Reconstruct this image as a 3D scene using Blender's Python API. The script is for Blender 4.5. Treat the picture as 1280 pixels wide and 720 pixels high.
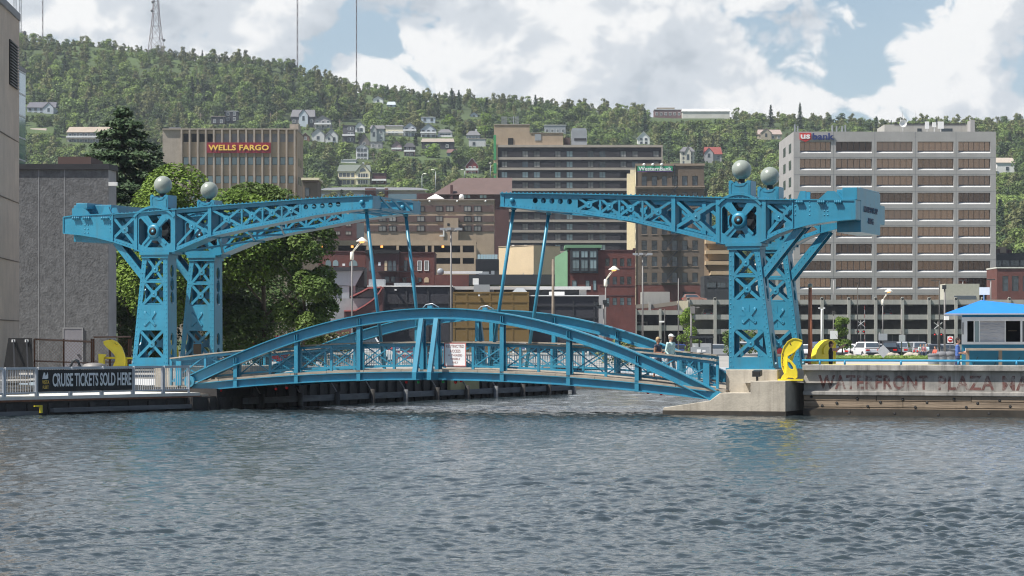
import bpy, bmesh, math, random
import numpy as np
from mathutils import Vector, Matrix, noise
from mathutils.geometry import tessellate_polygon
random.seed(7); R = random.Random(11)
for o in list(bpy.data.objects): bpy.data.objects.remove(o)
S = bpy.context.scene; C = S.collection
rad = math.radians
# ---------------------------------------------------------------- camera
F = 3150.0; YH = 427.0; HC = 3.05          # focal length and horizon in photo pixels (1280 wide), eye height over the water
cam = bpy.data.objects.new('camera', bpy.data.cameras.new('camera')); C.objects.link(cam)
cam.location = (0, 0, HC); cam.rotation_euler = (rad(90), 0, 0)
cam.data.sensor_width = 36; cam.data.lens = 36*F/1280; cam.data.shift_y = (YH-360)/1280
cam.data.clip_start = 1; cam.data.clip_end = 30000
S.camera = cam
# ---------------------------------------------------------------- light
SUN = Vector((-.52, -.22, .83)).normalized()
S.view_settings.view_transform = 'Standard'; S.view_settings.look = 'None'
S.view_settings.exposure = 0.55; S.view_settings.gamma = 1; S.view_settings.use_curve_mapping = False
ld = bpy.data.lights.new('sun', 'SUN'); ld.energy = 5.0; ld.angle = rad(.5); ld.color = (1, .95, .87)
sun = bpy.data.objects.new('sun', ld); C.objects.link(sun)
sun.rotation_euler = SUN.to_track_quat('Z', 'Y').to_euler(); sun.location = (-60, -40, 120)
W = bpy.data.worlds.new('World'); S.world = W; W.use_nodes = True
CLOUD_AT = (5.1, 1.2, .31); CLOUD_T = .152
def world():
    nt = W.node_tree; nt.nodes.clear(); N = nt.nodes.new; L = nt.links.new
    out = N('ShaderNodeOutputWorld')
    sky = N('ShaderNodeTexSky'); sky.sky_type = 'NISHITA'; sky.sun_disc = False
    sky.sun_elevation = math.asin(SUN.z); sky.sun_rotation = math.atan2(SUN.x, SUN.y); sky.air_density = 1.0; sky.dust_density = .6; sky.ozone_density = 1.5
    b1 = N('ShaderNodeBackground'); b1.inputs[1].default_value = .075; L(sky.outputs[0], b1.inputs[0])
    tc = N('ShaderNodeTexCoord')
    mp = N('ShaderNodeMapping'); mp.inputs['Scale'].default_value = (1, 1, 1.35); mp.inputs['Location'].default_value = CLOUD_AT; L(tc.outputs['Generated'], mp.inputs[0])
    def math_(op, a, b, c=None):
        n = N('ShaderNodeMath'); n.operation = op
        for i, v in enumerate((a, b, c)):
            if v is None: continue
            if isinstance(v, (int, float)): n.inputs[i].default_value = v
            else: L(v, n.inputs[i])
        return n.outputs[0]
    def noi(vec, sc, det, ro, dist=0):
        n = N('ShaderNodeTexNoise'); n.inputs['Scale'].default_value = sc; n.inputs['Detail'].default_value = det; n.inputs['Roughness'].default_value = ro; n.inputs['Distortion'].default_value = dist; L(vec, n.inputs[0]); return n
    def vadd(vec, off):
        a = N('ShaderNodeVectorMath'); L(vec, a.inputs[0])
        if isinstance(off, tuple): a.inputs[1].default_value = off
        else: L(off, a.inputs[1])
        return a.outputs[0]
    def dens(vec):
        w = noi(vec, 26, 2, .5); sc = N('ShaderNodeVectorMath'); sc.operation = 'SCALE'; sc.inputs[3].default_value = .030; L(w.outputs['Color'], sc.inputs[0]); v = vadd(vec, sc.outputs[0])
        d = noi(v, 8, 2, .5).outputs[0]
        for s_, k in ((23, -.26), (50, -.15), (105, -.075), (230, -.04)):
            vo = N('ShaderNodeTexVoronoi'); vo.feature = 'F1'; vo.inputs['Scale'].default_value = s_; L(v, vo.inputs[0]); d = math_('MULTIPLY_ADD', vo.outputs['Distance'], k, d)
        return math_('MULTIPLY_ADD', noi(v, 150, 4, .62).outputs[0], .10, d)
    def ramp(src, pts):
        r = N('ShaderNodeValToRGB'); r.color_ramp.interpolation = 'EASE'
        for i, (p, c) in enumerate(pts):
            e = r.color_ramp.elements[i] if i < 2 else r.color_ramp.elements.new(p); e.position = p; e.color = (*c, 1)
        L(src, r.inputs[0]); return r.outputs[0]
    d = dens(mp.outputs[0]); d2 = dens(vadd(mp.outputs[0], (-.011, 0, .021)))
    mask = ramp(d, [(CLOUD_T, (0,)*3), (CLOUD_T+.055, (1,)*3)])
    lit = math_('MULTIPLY_ADD', math_('SUBTRACT', d, d2), 1.75, .50)                    # tops and sunward sides bright
    thick = math_('MULTIPLY_ADD', math_('MINIMUM', math_('SUBTRACT', d, CLOUD_T), .22), -.50, lit)           # thick middles and undersides greyer
    col = ramp(thick, [(.10, (.53, .585, .64)), (.56, (1, 1, .99)), (.36, (.70, .745, .79))])
    b2 = N('ShaderNodeBackground'); b2.inputs[1].default_value = .69; L(col, b2.inputs[0])
    b3 = N('ShaderNodeBackground'); b3.inputs[0].default_value = (.52, .66, .78, 1); b3.inputs[1].default_value = .68
    veil = ramp(noi(mp.outputs[0], 7, 4, .5).outputs[0], [(.3, (.3,)*3), (.7, (.75,)*3)])
    m1 = N('ShaderNodeMixShader'); L(veil, m1.inputs[0]); L(b1.outputs[0], m1.inputs[1]); L(b3.outputs[0], m1.inputs[2])
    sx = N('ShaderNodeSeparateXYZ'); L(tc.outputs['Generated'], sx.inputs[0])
    high = math_('MULTIPLY', ramp(sx.outputs[2], [(.15, (1,)*3), (.5, (.16,)*3)]), ramp(sx.outputs[1], [(.0, (.25,)*3), (.55, (1,)*3)]))                       # low cumulus bank; clouds thinned overhead and behind the camera to cut ambient light
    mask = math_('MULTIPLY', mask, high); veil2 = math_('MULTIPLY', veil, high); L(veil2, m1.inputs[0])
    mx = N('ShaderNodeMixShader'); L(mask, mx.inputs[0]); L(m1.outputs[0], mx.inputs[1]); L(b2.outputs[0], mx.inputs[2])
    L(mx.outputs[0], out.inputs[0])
world()
S.render.engine = 'CYCLES'; S.cycles.use_denoising = True; S.cycles.denoising_prefilter = 'ACCURATE'; S.cycles.filter_width = 1.15; S.cycles.max_bounces = 6; S.cycles.transparent_max_bounces = 8
S.cycles.volume_bounces = 0
# ---------------------------------------------------------------- helpers
def P(px, py, D): return Vector(((px-640)/F*D, D, HC+(YH-py)/F*D))      # where a line of sight meets the depth D
def tag(o, label=None, cat=None, group=None, kind=None):
    if label: o['label'] = label
    if cat: o['category'] = cat
    if group: o['group'] = group
    if kind: o['kind'] = kind
    return o
def empty(name, loc=(0, 0, 0), rz=0, label=None, cat=None, group=None, parent=None):
    o = bpy.data.objects.new(name, None); C.objects.link(o); o.location = loc; o.rotation_euler = (0, 0, rz); o.empty_display_size = .3
    if parent: o.parent = parent
    return tag(o, label, cat, group)
class MB:
    def __init__(s): s.v = []; s.f = []; s.m = []; s.k = 0; s.sm = []
    def mat(s, k): s.k = k; return s
    def face(s, idx, smooth=False): s.f.append(idx); s.m.append(s.k); s.sm.append(smooth)
    def box(s, x0, x1, y0, y1, z0, z1):
        n = len(s.v); s.v += [(x0,y0,z0),(x1,y0,z0),(x1,y1,z0),(x0,y1,z0),(x0,y0,z1),(x1,y0,z1),(x1,y1,z1),(x0,y1,z1)]
        for q in ((0,3,2,1),(4,5,6,7),(0,1,5,4),(1,2,6,5),(2,3,7,6),(3,0,4,7)): s.face([n+i for i in q])
        return s
    def hexa(s, b, t):        # bottom four and top four points
        n = len(s.v); s.v += [tuple(p) for p in b]+[tuple(p) for p in t]
        for q in ((0,3,2,1),(4,5,6,7),(0,1,5,4),(1,2,6,5),(2,3,7,6),(3,0,4,7)): s.face([n+i for i in q])
        return s
    def bar(s, p, q, w, h=None, up=(0, 0, 1)):
        h = h or w; p = Vector(p); q = Vector(q); d = (q-p).normalized(); u = Vector(up)
        if abs(d.dot(u)) > .98: u = Vector((0, 1, 0))
        a = d.cross(u).normalized()*w/2; b = a.cross(d).normalized()*h/2
        return s.hexa([p-a-b, p+a-b, p+a+b, p-a+b], [q-a-b, q+a-b, q+a+b, q-a+b])
    def tube(s, p, q, r0, r1=None, n=8, cap=True, smooth=True):
        r1 = r0 if r1 is None else r1; p = Vector(p); q = Vector(q); d = (q-p).normalized()
        a = d.cross(Vector((0, 0, 1)) if abs(d.z) < .95 else Vector((1, 0, 0))).normalized(); b = d.cross(a); k = len(s.v)
        for c, r in ((p, r0), (q, r1)):
            for i in range(n):
                t = 2*math.pi*i/n; s.v.append(tuple(c+(a*math.cos(t)+b*math.sin(t))*r))
        for i in range(n): j = (i+1) % n; s.face([k+i, k+j, k+n+j, k+n+i], smooth)
        if cap: s.face([k+i for i in range(n)][::-1]); s.face([k+n+i for i in range(n)])
        return s
    def path(s, pts, rs, n=8):
        pts = [Vector(p) for p in pts]; k = len(s.v); m = len(pts)
        for i, p in enumerate(pts):
            d = (pts[min(i+1, m-1)]-pts[max(i-1, 0)]).normalized()
            a = d.cross(Vector((0, 0, 1)) if abs(d.z) < .95 else Vector((0, 1, 0))).normalized(); b = d.cross(a); r = rs[i] if hasattr(rs, '__len__') else rs
            for j in range(n):
                t = 2*math.pi*j/n; s.v.append(tuple(p+(a*math.cos(t)+b*math.sin(t))*r))
        for i in range(m-1):
            for j in range(n):
                l = (j+1) % n; s.face([k+i*n+j, k+i*n+l, k+i*n+n+l, k+i*n+n+j], True)
        s.face([k+j for j in range(n)][::-1]); s.face([k+(m-1)*n+j for j in range(n)])
        return s
    def ball(s, c, r, nu=16, nv=10, sc=(1, 1, 1)):
        k = len(s.v); c = Vector(c)
        for i in range(1, nv):
            t = math.pi*i/nv
            for j in range(nu):
                a = 2*math.pi*j/nu; s.v.append((c.x+r*sc[0]*math.sin(t)*math.cos(a), c.y+r*sc[1]*math.sin(t)*math.sin(a), c.z+r*sc[2]*math.cos(t)))
        tp = len(s.v); s.v += [(c.x, c.y, c.z+r*sc[2]), (c.x, c.y, c.z-r*sc[2])]
        for j in range(nu):
            l = (j+1) % nu; s.face([tp, k+j, k+l], True); e = k+(nv-2)*nu; s.face([tp+1, e+l, e+j], True)
            for i in range(nv-2): s.face([k+i*nu+j, k+i*nu+nu+j, k+i*nu+nu+l, k+i*nu+l], True)
        return s
    def dome(s, c, r, d, h):        # a rivet head on a plane whose normal is d
        d = Vector(d).normalized(); c = Vector(c)
        a = d.cross(Vector((0, 0, 1)) if abs(d.z) < .9 else Vector((1, 0, 0))).normalized(); b = d.cross(a); k = len(s.v)
        for i in range(6):
            t = math.pi/3*i; s.v.append(tuple(c+(a*math.cos(t)+b*math.sin(t))*r))
        for i in range(6):
            t = math.pi/3*i; s.v.append(tuple(c+(a*math.cos(t)+b*math.sin(t))*r*.6+d*h))
        for i in range(6): j = (i+1) % 6; s.face([k+i, k+j, k+6+j, k+6+i], True)
        s.face([k+6+i for i in range(6)], True); return s
    def plate(s, outer, holes, v0, v1, ax='uz', to3=None):   # flat plate with holes; outline in (u, z), thickness from v0 to v1
        to3 = to3 or (lambda p, v: (p[0], v, p[1]))
        loops = [outer]+list(holes)
        tri = tessellate_polygon([[Vector((p[0], p[1], 0)) for p in l] for l in loops])
        fl = [p for l in loops for p in l]; n = len(fl); k = len(s.v)
        s.v += [to3(p, v0) for p in fl]+[to3(p, v1) for p in fl]
        for t in tri:
            a, b, c = (fl[i] for i in t)
            if (b[0]-a[0])*(c[1]-a[1])-(b[1]-a[1])*(c[0]-a[0]) < 0: t = t[::-1]
            s.face([k+i for i in t]); s.face([k+n+i for i in t][::-1])
        o = 0
        for li, l in enumerate(loops):
            m = len(l); ar = sum(l[i][0]*l[(i+1) % m][1]-l[(i+1) % m][0]*l[i][1] for i in range(m))
            for i in range(m):
                j = (i+1) % m; q = [k+o+i, k+n+o+i, k+n+o+j, k+o+j]
                if (ar < 0) == (li == 0): q = q[::-1]
                s.face(q[::-1] if False else q)
            o += m
        return s
    def rev(s, prof, c=(0, 0, 0), n=20, axis='z'):      # lathe of (r, h)
        k = len(s.v); m = len(prof)
        for r, h in prof:
            for j in range(n):
                a = 2*math.pi*j/n; x, y = r*math.cos(a), r*math.sin(a)
                s.v.append((c[0]+x, c[1]+y, c[2]+h) if axis == 'z' else (c[0]+x, c[1]+h, c[2]+y))
        for i in range(m-1):
            for j in range(n):
                l = (j+1) % n; s.face([k+i*n+j, k+i*n+l, k+i*n+n+l, k+i*n+n+j], True)
        s.face([k+j for j in range(n)][::-1]); s.face([k+(m-1)*n+j for j in range(n)]); return s
    def mesh(s, name):
        me = bpy.data.meshes.new(name); me.from_pydata(s.v, [], s.f)
        me.polygons.foreach_set('material_index', s.m); me.polygons.foreach_set('use_smooth', s.sm); me.update(); return me
    def build(s, name, mats, parent=None, loc=None, fix=True, bevel=0):
        me = s.mesh(name)
        if fix:
            bm = bmesh.new(); bm.from_mesh(me); bmesh.ops.recalc_face_normals(bm, faces=bm.faces); bm.to_mesh(me); bm.free()
        for m in (mats if isinstance(mats, (list, tuple)) else [mats]): me.materials.append(m)
        return put(name, me, parent, loc, bevel)
def put(name, me, parent=None, loc=None, bevel=0):
    o = bpy.data.objects.new(name, me); C.objects.link(o)
    if parent: o.parent = parent
    if loc is not None: o.location = loc
    if bevel:
        b = o.modifiers.new('bevel', 'BEVEL'); b.width = bevel; b.segments = 2; b.limit_method = 'ANGLE'
    return o
def dup(o, parent=None, loc=None):                    # a copy of a part or thing with everything below it
    c = o.copy(); C.objects.link(c)
    if parent: c.parent = parent
    if loc is not None: c.location = loc
    for ch in [x for x in o.children]: dup(ch, c)
    return c
def circ(cx, cz, r, n=14): return [(cx+r*math.cos(2*math.pi*i/n), cz+r*math.sin(2*math.pi*i/n)) for i in range(n)]
_txt = {}
def text_mesh(txt, width, height, depth, material, bold=0.0, spacing=1.0):   # lettering in the xz plane, facing -y, lower left at the origin
    cu = bpy.data.curves.new('lettering', 'FONT'); cu.body = txt; cu.extrude = .01; cu.offset = bold; cu.space_character = spacing; cu.resolution_u = 3
    o = bpy.data.objects.new('lettering', cu); C.objects.link(o); dg = bpy.context.evaluated_depsgraph_get(); dg.update()
    me = bpy.data.meshes.new_from_object(o.evaluated_get(dg)); bpy.data.objects.remove(o)
    n = len(me.vertices); a = np.empty(n*3, np.float32); me.vertices.foreach_get('co', a); a = a.reshape(-1, 3)
    lo, hi = a.min(0), a.max(0); b = np.empty_like(a)
    b[:, 0] = (a[:, 0]-lo[0])/(hi[0]-lo[0])*width; b[:, 2] = (a[:, 1]-lo[1])/(hi[1]-lo[1])*height; b[:, 1] = -(a[:, 2]-lo[2])/max(1e-6, hi[2]-lo[2])*depth
    me.vertices.foreach_set('co', b.ravel()); me.materials.clear(); me.materials.append(material); me.update(); return me
# ---------------------------------------------------------------- materials
def mat(name, col, rough=.6, metal=0, var=.12, scale=2.0, bump=0, bscale=None, streak=0, spec=None, dark=None, stretch=(1, 1, 1), trans=0, attr=None, rnd=0, coat=0):
    m = bpy.data.materials.new(name); m.use_nodes = True; nt = m.node_tree; N = nt.nodes.new; L = nt.links.new
    b = nt.nodes['Principled BSDF']; b.inputs['Roughness'].default_value = rough; b.inputs['Metallic'].default_value = metal
    if spec is not None: b.inputs['Specular IOR Level'].default_value = spec
    if coat: b.inputs['Coat Weight'].default_value = coat; b.inputs['Coat Roughness'].default_value = .15
    b.inputs['Base Color'].default_value = (*col, 1)
    geo = N('ShaderNodeNewGeometry'); vec = geo.outputs['Position']
    if stretch != (1, 1, 1):
        mp = N('ShaderNodeMapping'); mp.inputs['Scale'].default_value = stretch; L(vec, mp.inputs[0]); vec = mp.outputs[0]
    src = None
    def mixer(fac, a, bcol, kind='MIX'):
        x = N('ShaderNodeMix'); x.data_type = 'RGBA'; x.blend_type = kind
        if isinstance(fac, float): x.inputs[0].default_value = fac
        else: L(fac, x.inputs[0])
        for i, c in ((6, a), (7, bcol)):
            if isinstance(c, tuple): x.inputs[i].default_value = (*c, 1)
            else: L(c, x.inputs[i])
        return x.outputs[2]
    base = col
    if attr:
        at = N('ShaderNodeAttribute'); at.attribute_name = attr; base = mixer(at.outputs['Fac'], col, dark)
    if rnd:
        oi = N('ShaderNodeObjectInfo'); hs = N('ShaderNodeHueSaturation')
        mr = N('ShaderNodeMapRange'); mr.inputs[3].default_value = 1-rnd; mr.inputs[4].default_value = 1+rnd; L(oi.outputs['Random'], mr.inputs[0]); L(mr.outputs[0], hs.inputs['Value'])
        if isinstance(base, tuple): hs.inputs['Color'].default_value = (*base, 1)
        else: L(base, hs.inputs['Color'])
        base = hs.outputs[0]
    if var:
        n = N('ShaderNodeTexNoise'); n.inputs['Scale'].default_value = scale; n.inputs['Detail'].default_value = 6; n.inputs['Roughness'].default_value = .62; L(vec, n.inputs[0])
        mr = N('ShaderNodeMapRange'); mr.inputs[1].default_value = .3; mr.inputs[2].default_value = .7; mr.inputs[3].default_value = 1-var; mr.inputs[4].default_value = 1+var; L(n.outputs[0], mr.inputs[0])
        hs = N('ShaderNodeHueSaturation'); L(mr.outputs[0], hs.inputs['Value'])
        if isinstance(base, tuple): hs.inputs['Color'].default_value = (*base, 1)
        else: L(base, hs.inputs['Color'])
        base = hs.outputs[0]
        r2 = N('ShaderNodeMapRange'); r2.inputs[3].default_value = max(0, rough-.08); r2.inputs[4].default_value = min(1, rough+.1); L(n.outputs[0], r2.inputs[0]); L(r2.outputs[0], b.inputs['Roughness'])
    if streak:
        mp = N('ShaderNodeMapping'); mp.inputs['Scale'].default_value = (1.6, 1.6, .12); L(geo.outputs['Position'], mp.inputs[0])
        n = N('ShaderNodeTexNoise'); n.inputs['Scale'].default_value = 1.6; n.inputs['Detail'].default_value = 7; n.inputs['Roughness'].default_value = .7; L(mp.outputs[0], n.inputs[0])
        mr = N('ShaderNodeMapRange'); mr.inputs[1].default_value = .5; mr.inputs[2].default_value = .75; mr.inputs[4].default_value = streak; L(n.outputs[0], mr.inputs[0])
        dk = dark if dark and not attr else tuple(c*.3 for c in col)
        base = mixer(mr.outputs[0], base, dk)
    if not isinstance(base, tuple): L(base, b.inputs['Base Color'])
    if bump:
        n = N('ShaderNodeTexNoise'); n.inputs['Scale'].default_value = bscale or scale*4; n.inputs['Detail'].default_value = 5; L(vec, n.inputs[0])
        bp = N('ShaderNodeBump'); bp.inputs['Strength'].default_value = 1; bp.inputs['Distance'].default_value = bump; L(n.outputs[0], bp.inputs['Height']); L(bp.outputs[0], b.inputs['Normal'])
    if trans:
        t = N('ShaderNodeBsdfTranslucent'); mx = N('ShaderNodeMixShader'); mx.inputs[0].default_value = trans
        if isinstance(base, tuple): t.inputs[0].default_value = (*base, 1)
        else: L(base, t.inputs[0])
        o = nt.nodes['Material Output']; L(b.outputs[0], mx.inputs[1]); L(t.outputs[0], mx.inputs[2]); L(mx.outputs[0], o.inputs[0])
    return m
def glass(name, col, rough=.06, metal=0.0, spec=.9, rnd=.2, wav=.0):
    return mat(name, col, rough, metal, var=0, rnd=rnd, spec=spec, bump=wav, bscale=.35)
M = {}
def mk(k, *a, **kw): M[k] = mat(k, *a, **kw)
mk('blue_steel', (.030, .222, .342), .36, 0, .10, 1.3, spec=.5, streak=.5, dark=(.07, .125, .14))
mk('blue_rail', (.03, .24, .42), .42, 0, .08)
mk('sphere_grey', (.27, .30, .265), .28, 0, .06, 1.0, spec=.6)
mk('dark_steel', (.02, .025, .03), .5)
mk('old_wood', (.30, .26, .21), .85, 0, .3, 3, stretch=(.6, .6, 3))
mk('black_wood', (.035, .032, .03), .8, 0, .5, 2.0, bump=.02)
mk('fender_wood', (.13, .135, .14), .85, 0, .35, 2.5, stretch=(.3, .3, 2))
mk('yellow_paint', (.80, .64, .035), .42, 0, .08, 1.6, spec=.5, streak=.12, dark=(.45, .3, .05))
mk('pier_concrete', (.43, .385, .315), .85, 0, .2, 1.2, bump=.01, bscale=14, streak=.55, dark=(.16, .13, .10))
mk('wall_concrete', (.30, .285, .262), .88, 0, .35, 1.0, bump=.012, bscale=10, streak=1.0, dark=(.07, .065, .06))
mk('timber_wall', (.225, .17, .12), .85, 0, .45, 1.6, bump=.015, stretch=(.25, .25, 2.5), streak=.4, dark=(.10, .075, .05))
mk('wet_band', (.035, .028, .02), .55, 0, .4, 2)
mk('rough_concrete', (.135, .138, .143), .95, 0, .32, 4.5, bump=.03, bscale=9.0, stretch=(1, 1, .8))
mk('smooth_concrete', (.27, .272, .28), .9, 0, .12, 1.0, streak=.2)
mk('tan_concrete', (.33, .285, .24), .9, 0, .12, .8, streak=.25, bump=.01)
mk('galvanised', (.50, .52, .55), .45, .15, .1)
mk('white_paint', (.78, .78, .76), .5, 0, .05)
mk('cream', (.70, .62, .44), .75, 0, .06)
mk('pale_deck', (.62, .61, .56), .85, 0, .12)
mk('rust', (.17, .075, .04), .85, 0, .3, 5)
mk('rust_pole', (.52, .19, .11), .7, 0, .15)
mk('asphalt', (.055, .056, .058), .9, 0, .2, .5)
mk('paving', (.30, .29, .27), .9, 0, .15, .4)
mk('grass', (.10, .16, .03), .9, 0, .3, .6)
mk('soil', (.16, .14, .10), .95, 0, .3, .1)
mk('ramp_concrete', (.36, .352, .325), .9, 0, .12, .25, streak=.35, dark=(.17, .16, .13))
mk('bank_concrete', (.345, .335, .328), .85, 0, .08, .3, streak=.12)
mk('bank_ledge', (.5, .5, .5), .85, 0, .08, .3)
mk('tan_brick', (.385, .298, .215), .9, 0, .12, .35, streak=.15)
mk('tan_stucco', (.56, .44, .29), .9, 0, .07, .3)
mk('brown_brick', (.14, .108, .082), .9, 0, .15, .4, streak=.2)
mk('red_brick', (.135, .048, .04), .9, 0, .22, .5, streak=.35, dark=(.06, .035, .035))
mk('dark_brick', (.085, .04, .04), .9, 0, .25, .5)
mk('charcoal', (.028, .030, .036), .7, 0, .15, .3)
mk('charcoal_panel', (.033, .033, .042), .75, 0, .1, .4)
mk('ochre', (.18, .115, .036), .8, 0, .08, .4)
mk('hotel_dark', (.028, .026, .032), .75, 0, .15, .4)
mk('hotel_band', (.36, .32, .275), .85, 0, .1, .4)
mk('grey_roof', (.17, .175, .19), .9, 0, .1, .3)
mk('brown_roof', (.12, .08, .072), .9, 0, .12, .5)
mk('grey_metal', (.33, .35, .37), .5, .3, .08, .5)
mk('green_cladding', (.14, .27, .16), .7, 0, .08, .5)
mk('dark_frame', (.03, .033, .036), .5)
mk('black', (.008, .008, .009), .7, 0, 0)
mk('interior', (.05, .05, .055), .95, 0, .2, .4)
mk('red_sign', (.23, .014, .03), .5, 0, .04)
mk('gold', (.85, .55, .10), .5, 0, 0)
mk('white_sign', (.80, .80, .80), .5, 0, .03)
mk('red_paint', (.55, .03, .03), .5)
mk('navy', (.02, .035, .16), .5, 0, 0)
mk('green_sign', (.02, .28, .14), .5, 0, 0)
mk('purple', (.17, .05, .28), .5, 0, 0)
mk('booth_blue', (.015, .16, .26), .6, 0, .12, 2)
mk('tarp_blue', (.016, .21, .68), .55, 0, .04, 3)
mk('tyre', (.015, .015, .015), .8, 0, 0)
mk('chrome', (.6, .6, .62), .25, .9, 0)
mk('lamp_white', (.75, .72, .62), .5, 0, .05)
mk('lens_red', (.65, .015, .01), .2, 0, 0)
mk('lens_green', (.01, .35, .07), .2, 0, 0)
mk('pole_grey', (.20, .19, .185), .6, .3, .1)
mk('pole_dark', (.06, .058, .055), .6, .3, .1)
mk('wood_pole', (.22, .18, .14), .9, 0, .2)
mk('faded_red', (.20, .085, .075), .9, 0, .3, 2)
mk('banner_black', (.022, .021, .021), .7, 0, .1, 2)
mk('aluminium', (.55, .56, .58), .35, .6, .06)
mk('mulch', (.10, .07, .05), .95, 0, .3)
M['bronze_glass'] = glass('bronze_glass', (.30, .19, .135), .09, .75, .6, .3, .006)
M['bronze_pale'] = glass('bronze_pale', (.30, .20, .15), .14, .6, .6, .2, .008)
M['bronze_deep'] = glass('bronze_deep', (.13, .085, .065), .07, .75, .6, .3, .006)
M['bronze_dark'] = glass('bronze_dark', (.02, .02, .03), .07, .3, .5, .3, .004)
M['window_glass'] = glass('window_glass', (.045, .06, .075), .07, 0, .8, .6, .004)
M['pale_glass'] = glass('pale_glass', (.20, .27, .29), .1, .2, .8, .3)
M['blue_glass'] = glass('blue_glass', (.22, .33, .40), .06, .5, .8, .15)
M['curtain'] = mat('curtain', (.20, .20, .19), .8, 0, 0, rnd=.5)
def emit(name, col, st):
    m = bpy.data.materials.new(name); m.use_nodes = True; b = m.node_tree.nodes['Principled BSDF']
    b.inputs['Base Color'].default_value = (*col, 1); b.inputs['Emission Color'].default_value = (*col, 1); b.inputs['Emission Strength'].default_value = st; return m
M['lamp_glow'] = emit('lamp_glow', (1, .42, .10), 1.2)
# ================================================================ THE GROUND, WATER, HILL
GZ = 1.35
SKYL = [(-400,48),(0,52),(60,57),(140,64),(200,70),(240,79),(300,78),(345,82),(375,92),(420,106),(450,116),(500,122),(540,127),(600,130),(650,132),(700,137),(760,142),(850,147),(900,147),(950,154),(1100,161),(1200,160),(1280,158),(1700,152)]
RIDGE = 1480
TD = [430, 480, 560, 640, 760, 900, 1040, 1130]
TT = [(GZ-HC)/430, -.003, .004, .012, .027, .044, .0575, .0640]
def hill_z(x, y):
    x = np.asarray(x, float); y = np.asarray(y, float)
    px = 640+x/np.maximum(y, 1)*F
    tr = (YH-np.interp(px, [a for a, b in SKYL], [b for a, b in SKYL]))/F
    t = np.interp(y, TD, TT); k = np.clip((y-1130)/(RIDGE-1130), 0, 1)
    t = np.where(y > 1130, .0640+(tr-.0640)*k, t)
    z = HC+y*t
    zr = HC+RIDGE*tr
    z = np.where(y > RIDGE, zr-(y-RIDGE)*.02-((y-RIDGE)/900)**2*8, z)
    return np.where(y <= 430, GZ, z)
def hz(x, y): return float(hill_z([x], [y])[0])
def grid_mesh(name, X, Y, Z, material, smooth=True):
    ny, nx = X.shape; co = np.stack([X, Y, Z], -1).reshape(-1, 3)
    i = np.arange(ny*nx).reshape(ny, nx); q = np.stack([i[:-1, :-1], i[:-1, 1:], i[1:, 1:], i[1:, :-1]], -1).reshape(-1, 4)
    me = bpy.data.meshes.new(name); me.vertices.add(len(co)); me.vertices.foreach_set('co', co.astype(np.float32).ravel())
    me.loops.add(q.size); me.loops.foreach_set('vertex_index', q.astype(np.int32).ravel())
    me.polygons.add(len(q)); me.polygons.foreach_set('loop_start', (np.arange(len(q))*4).astype(np.int32))
    me.polygons.foreach_set('use_smooth', np.full(len(q), smooth)); me.update(calc_edges=True); me.materials.append(material)
    return put(name, me)
def water():
    m = bpy.data.materials.new('water'); m.use_nodes = True; nt = m.node_tree; N = nt.nodes.new; L = nt.links.new; b = nt.nodes['Principled BSDF']
    b.inputs['Base Color'].default_value = (.028, .040, .045, 1); b.inputs['Roughness'].default_value = .055; b.inputs['IOR'].default_value = 1.33
    geo = N('ShaderNodeNewGeometry'); prev = None
    for sc, det, dist, st in (((2.2, 5.0, 1), 4, .020, 1), ((9, 16, 1), 3, .006, 1)):
        mp = N('ShaderNodeMapping'); mp.inputs['Scale'].default_value = sc; mp.inputs['Rotation'].default_value = (0, 0, .25); L(geo.outputs['Position'], mp.inputs[0])
        n = N('ShaderNodeTexNoise'); n.inputs['Scale'].default_value = 1; n.inputs['Detail'].default_value = det; n.inputs['Roughness'].default_value = .55; L(mp.outputs[0], n.inputs[0])
        bp = N('ShaderNodeBump'); bp.inputs['Strength'].default_value = st; bp.inputs['Distance'].default_value = dist; L(n.outputs[0], bp.inputs['Height'])
        if prev: L(prev, bp.inputs['Normal'])
        prev = bp.outputs[0]
    L(prev, b.inputs['Normal'])
    ys = [-600, -300, -150, -40, -5, 8, 15, 20]; y = 24.0
    while y < 175: ys.append(y); y += min(.12 if y < 118 else .3, max(.055, y*y/9607*.38))
    ys = np.array(ys); t = np.concatenate([[-1, -.62], np.linspace(-.5, .5, 640), [.62, 1]])
    wid = np.maximum(np.abs(ys), 24)*.56+4
    X = t[None, :]*wid[:, None]; X[:, 0] = -1300; X[:, -1] = 1300; X[:, 1] *= 1.6; X[:, -2] *= 1.6
    Y = np.repeat(ys[:, None], len(t), 1); Z = np.zeros_like(X)
    rg = np.random.default_rng(5); step = np.gradient(ys)
    patch = .92+.34*np.sin(X*.09+Y*.05+1)*np.sin(Y*.11-X*.04)+.22*np.sin(X*.23-Y*.19+2)*np.sin(Y*.31+X*.12)
    for i in range(96):
        lam = .15*(12**(rg.random()**1.3)); k = 2*math.pi/lam; a = rg.normal(-1.25, .62); amp = .0056*lam**.70*(.5+rg.random())*(.46 if lam > .8 else 1)
        fade = np.clip((lam/(2.2*step)-1)*1.5, 0, 1)
        ph = k*(X*math.cos(a)+Y*math.sin(a))+rg.random()*6.28+1.3*np.sin(X*.31+Y*.17+i)
        w = np.sin(ph); Z += (amp*fade)[:, None]*(w+.28*np.abs(w)**3)*patch
    Z[:7] = 0; Z[:, :2] = 0; Z[:, -2:] = 0
    o = grid_mesh('water', X, Y, Z, m); tag(o, kind='structure')
water()
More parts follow.
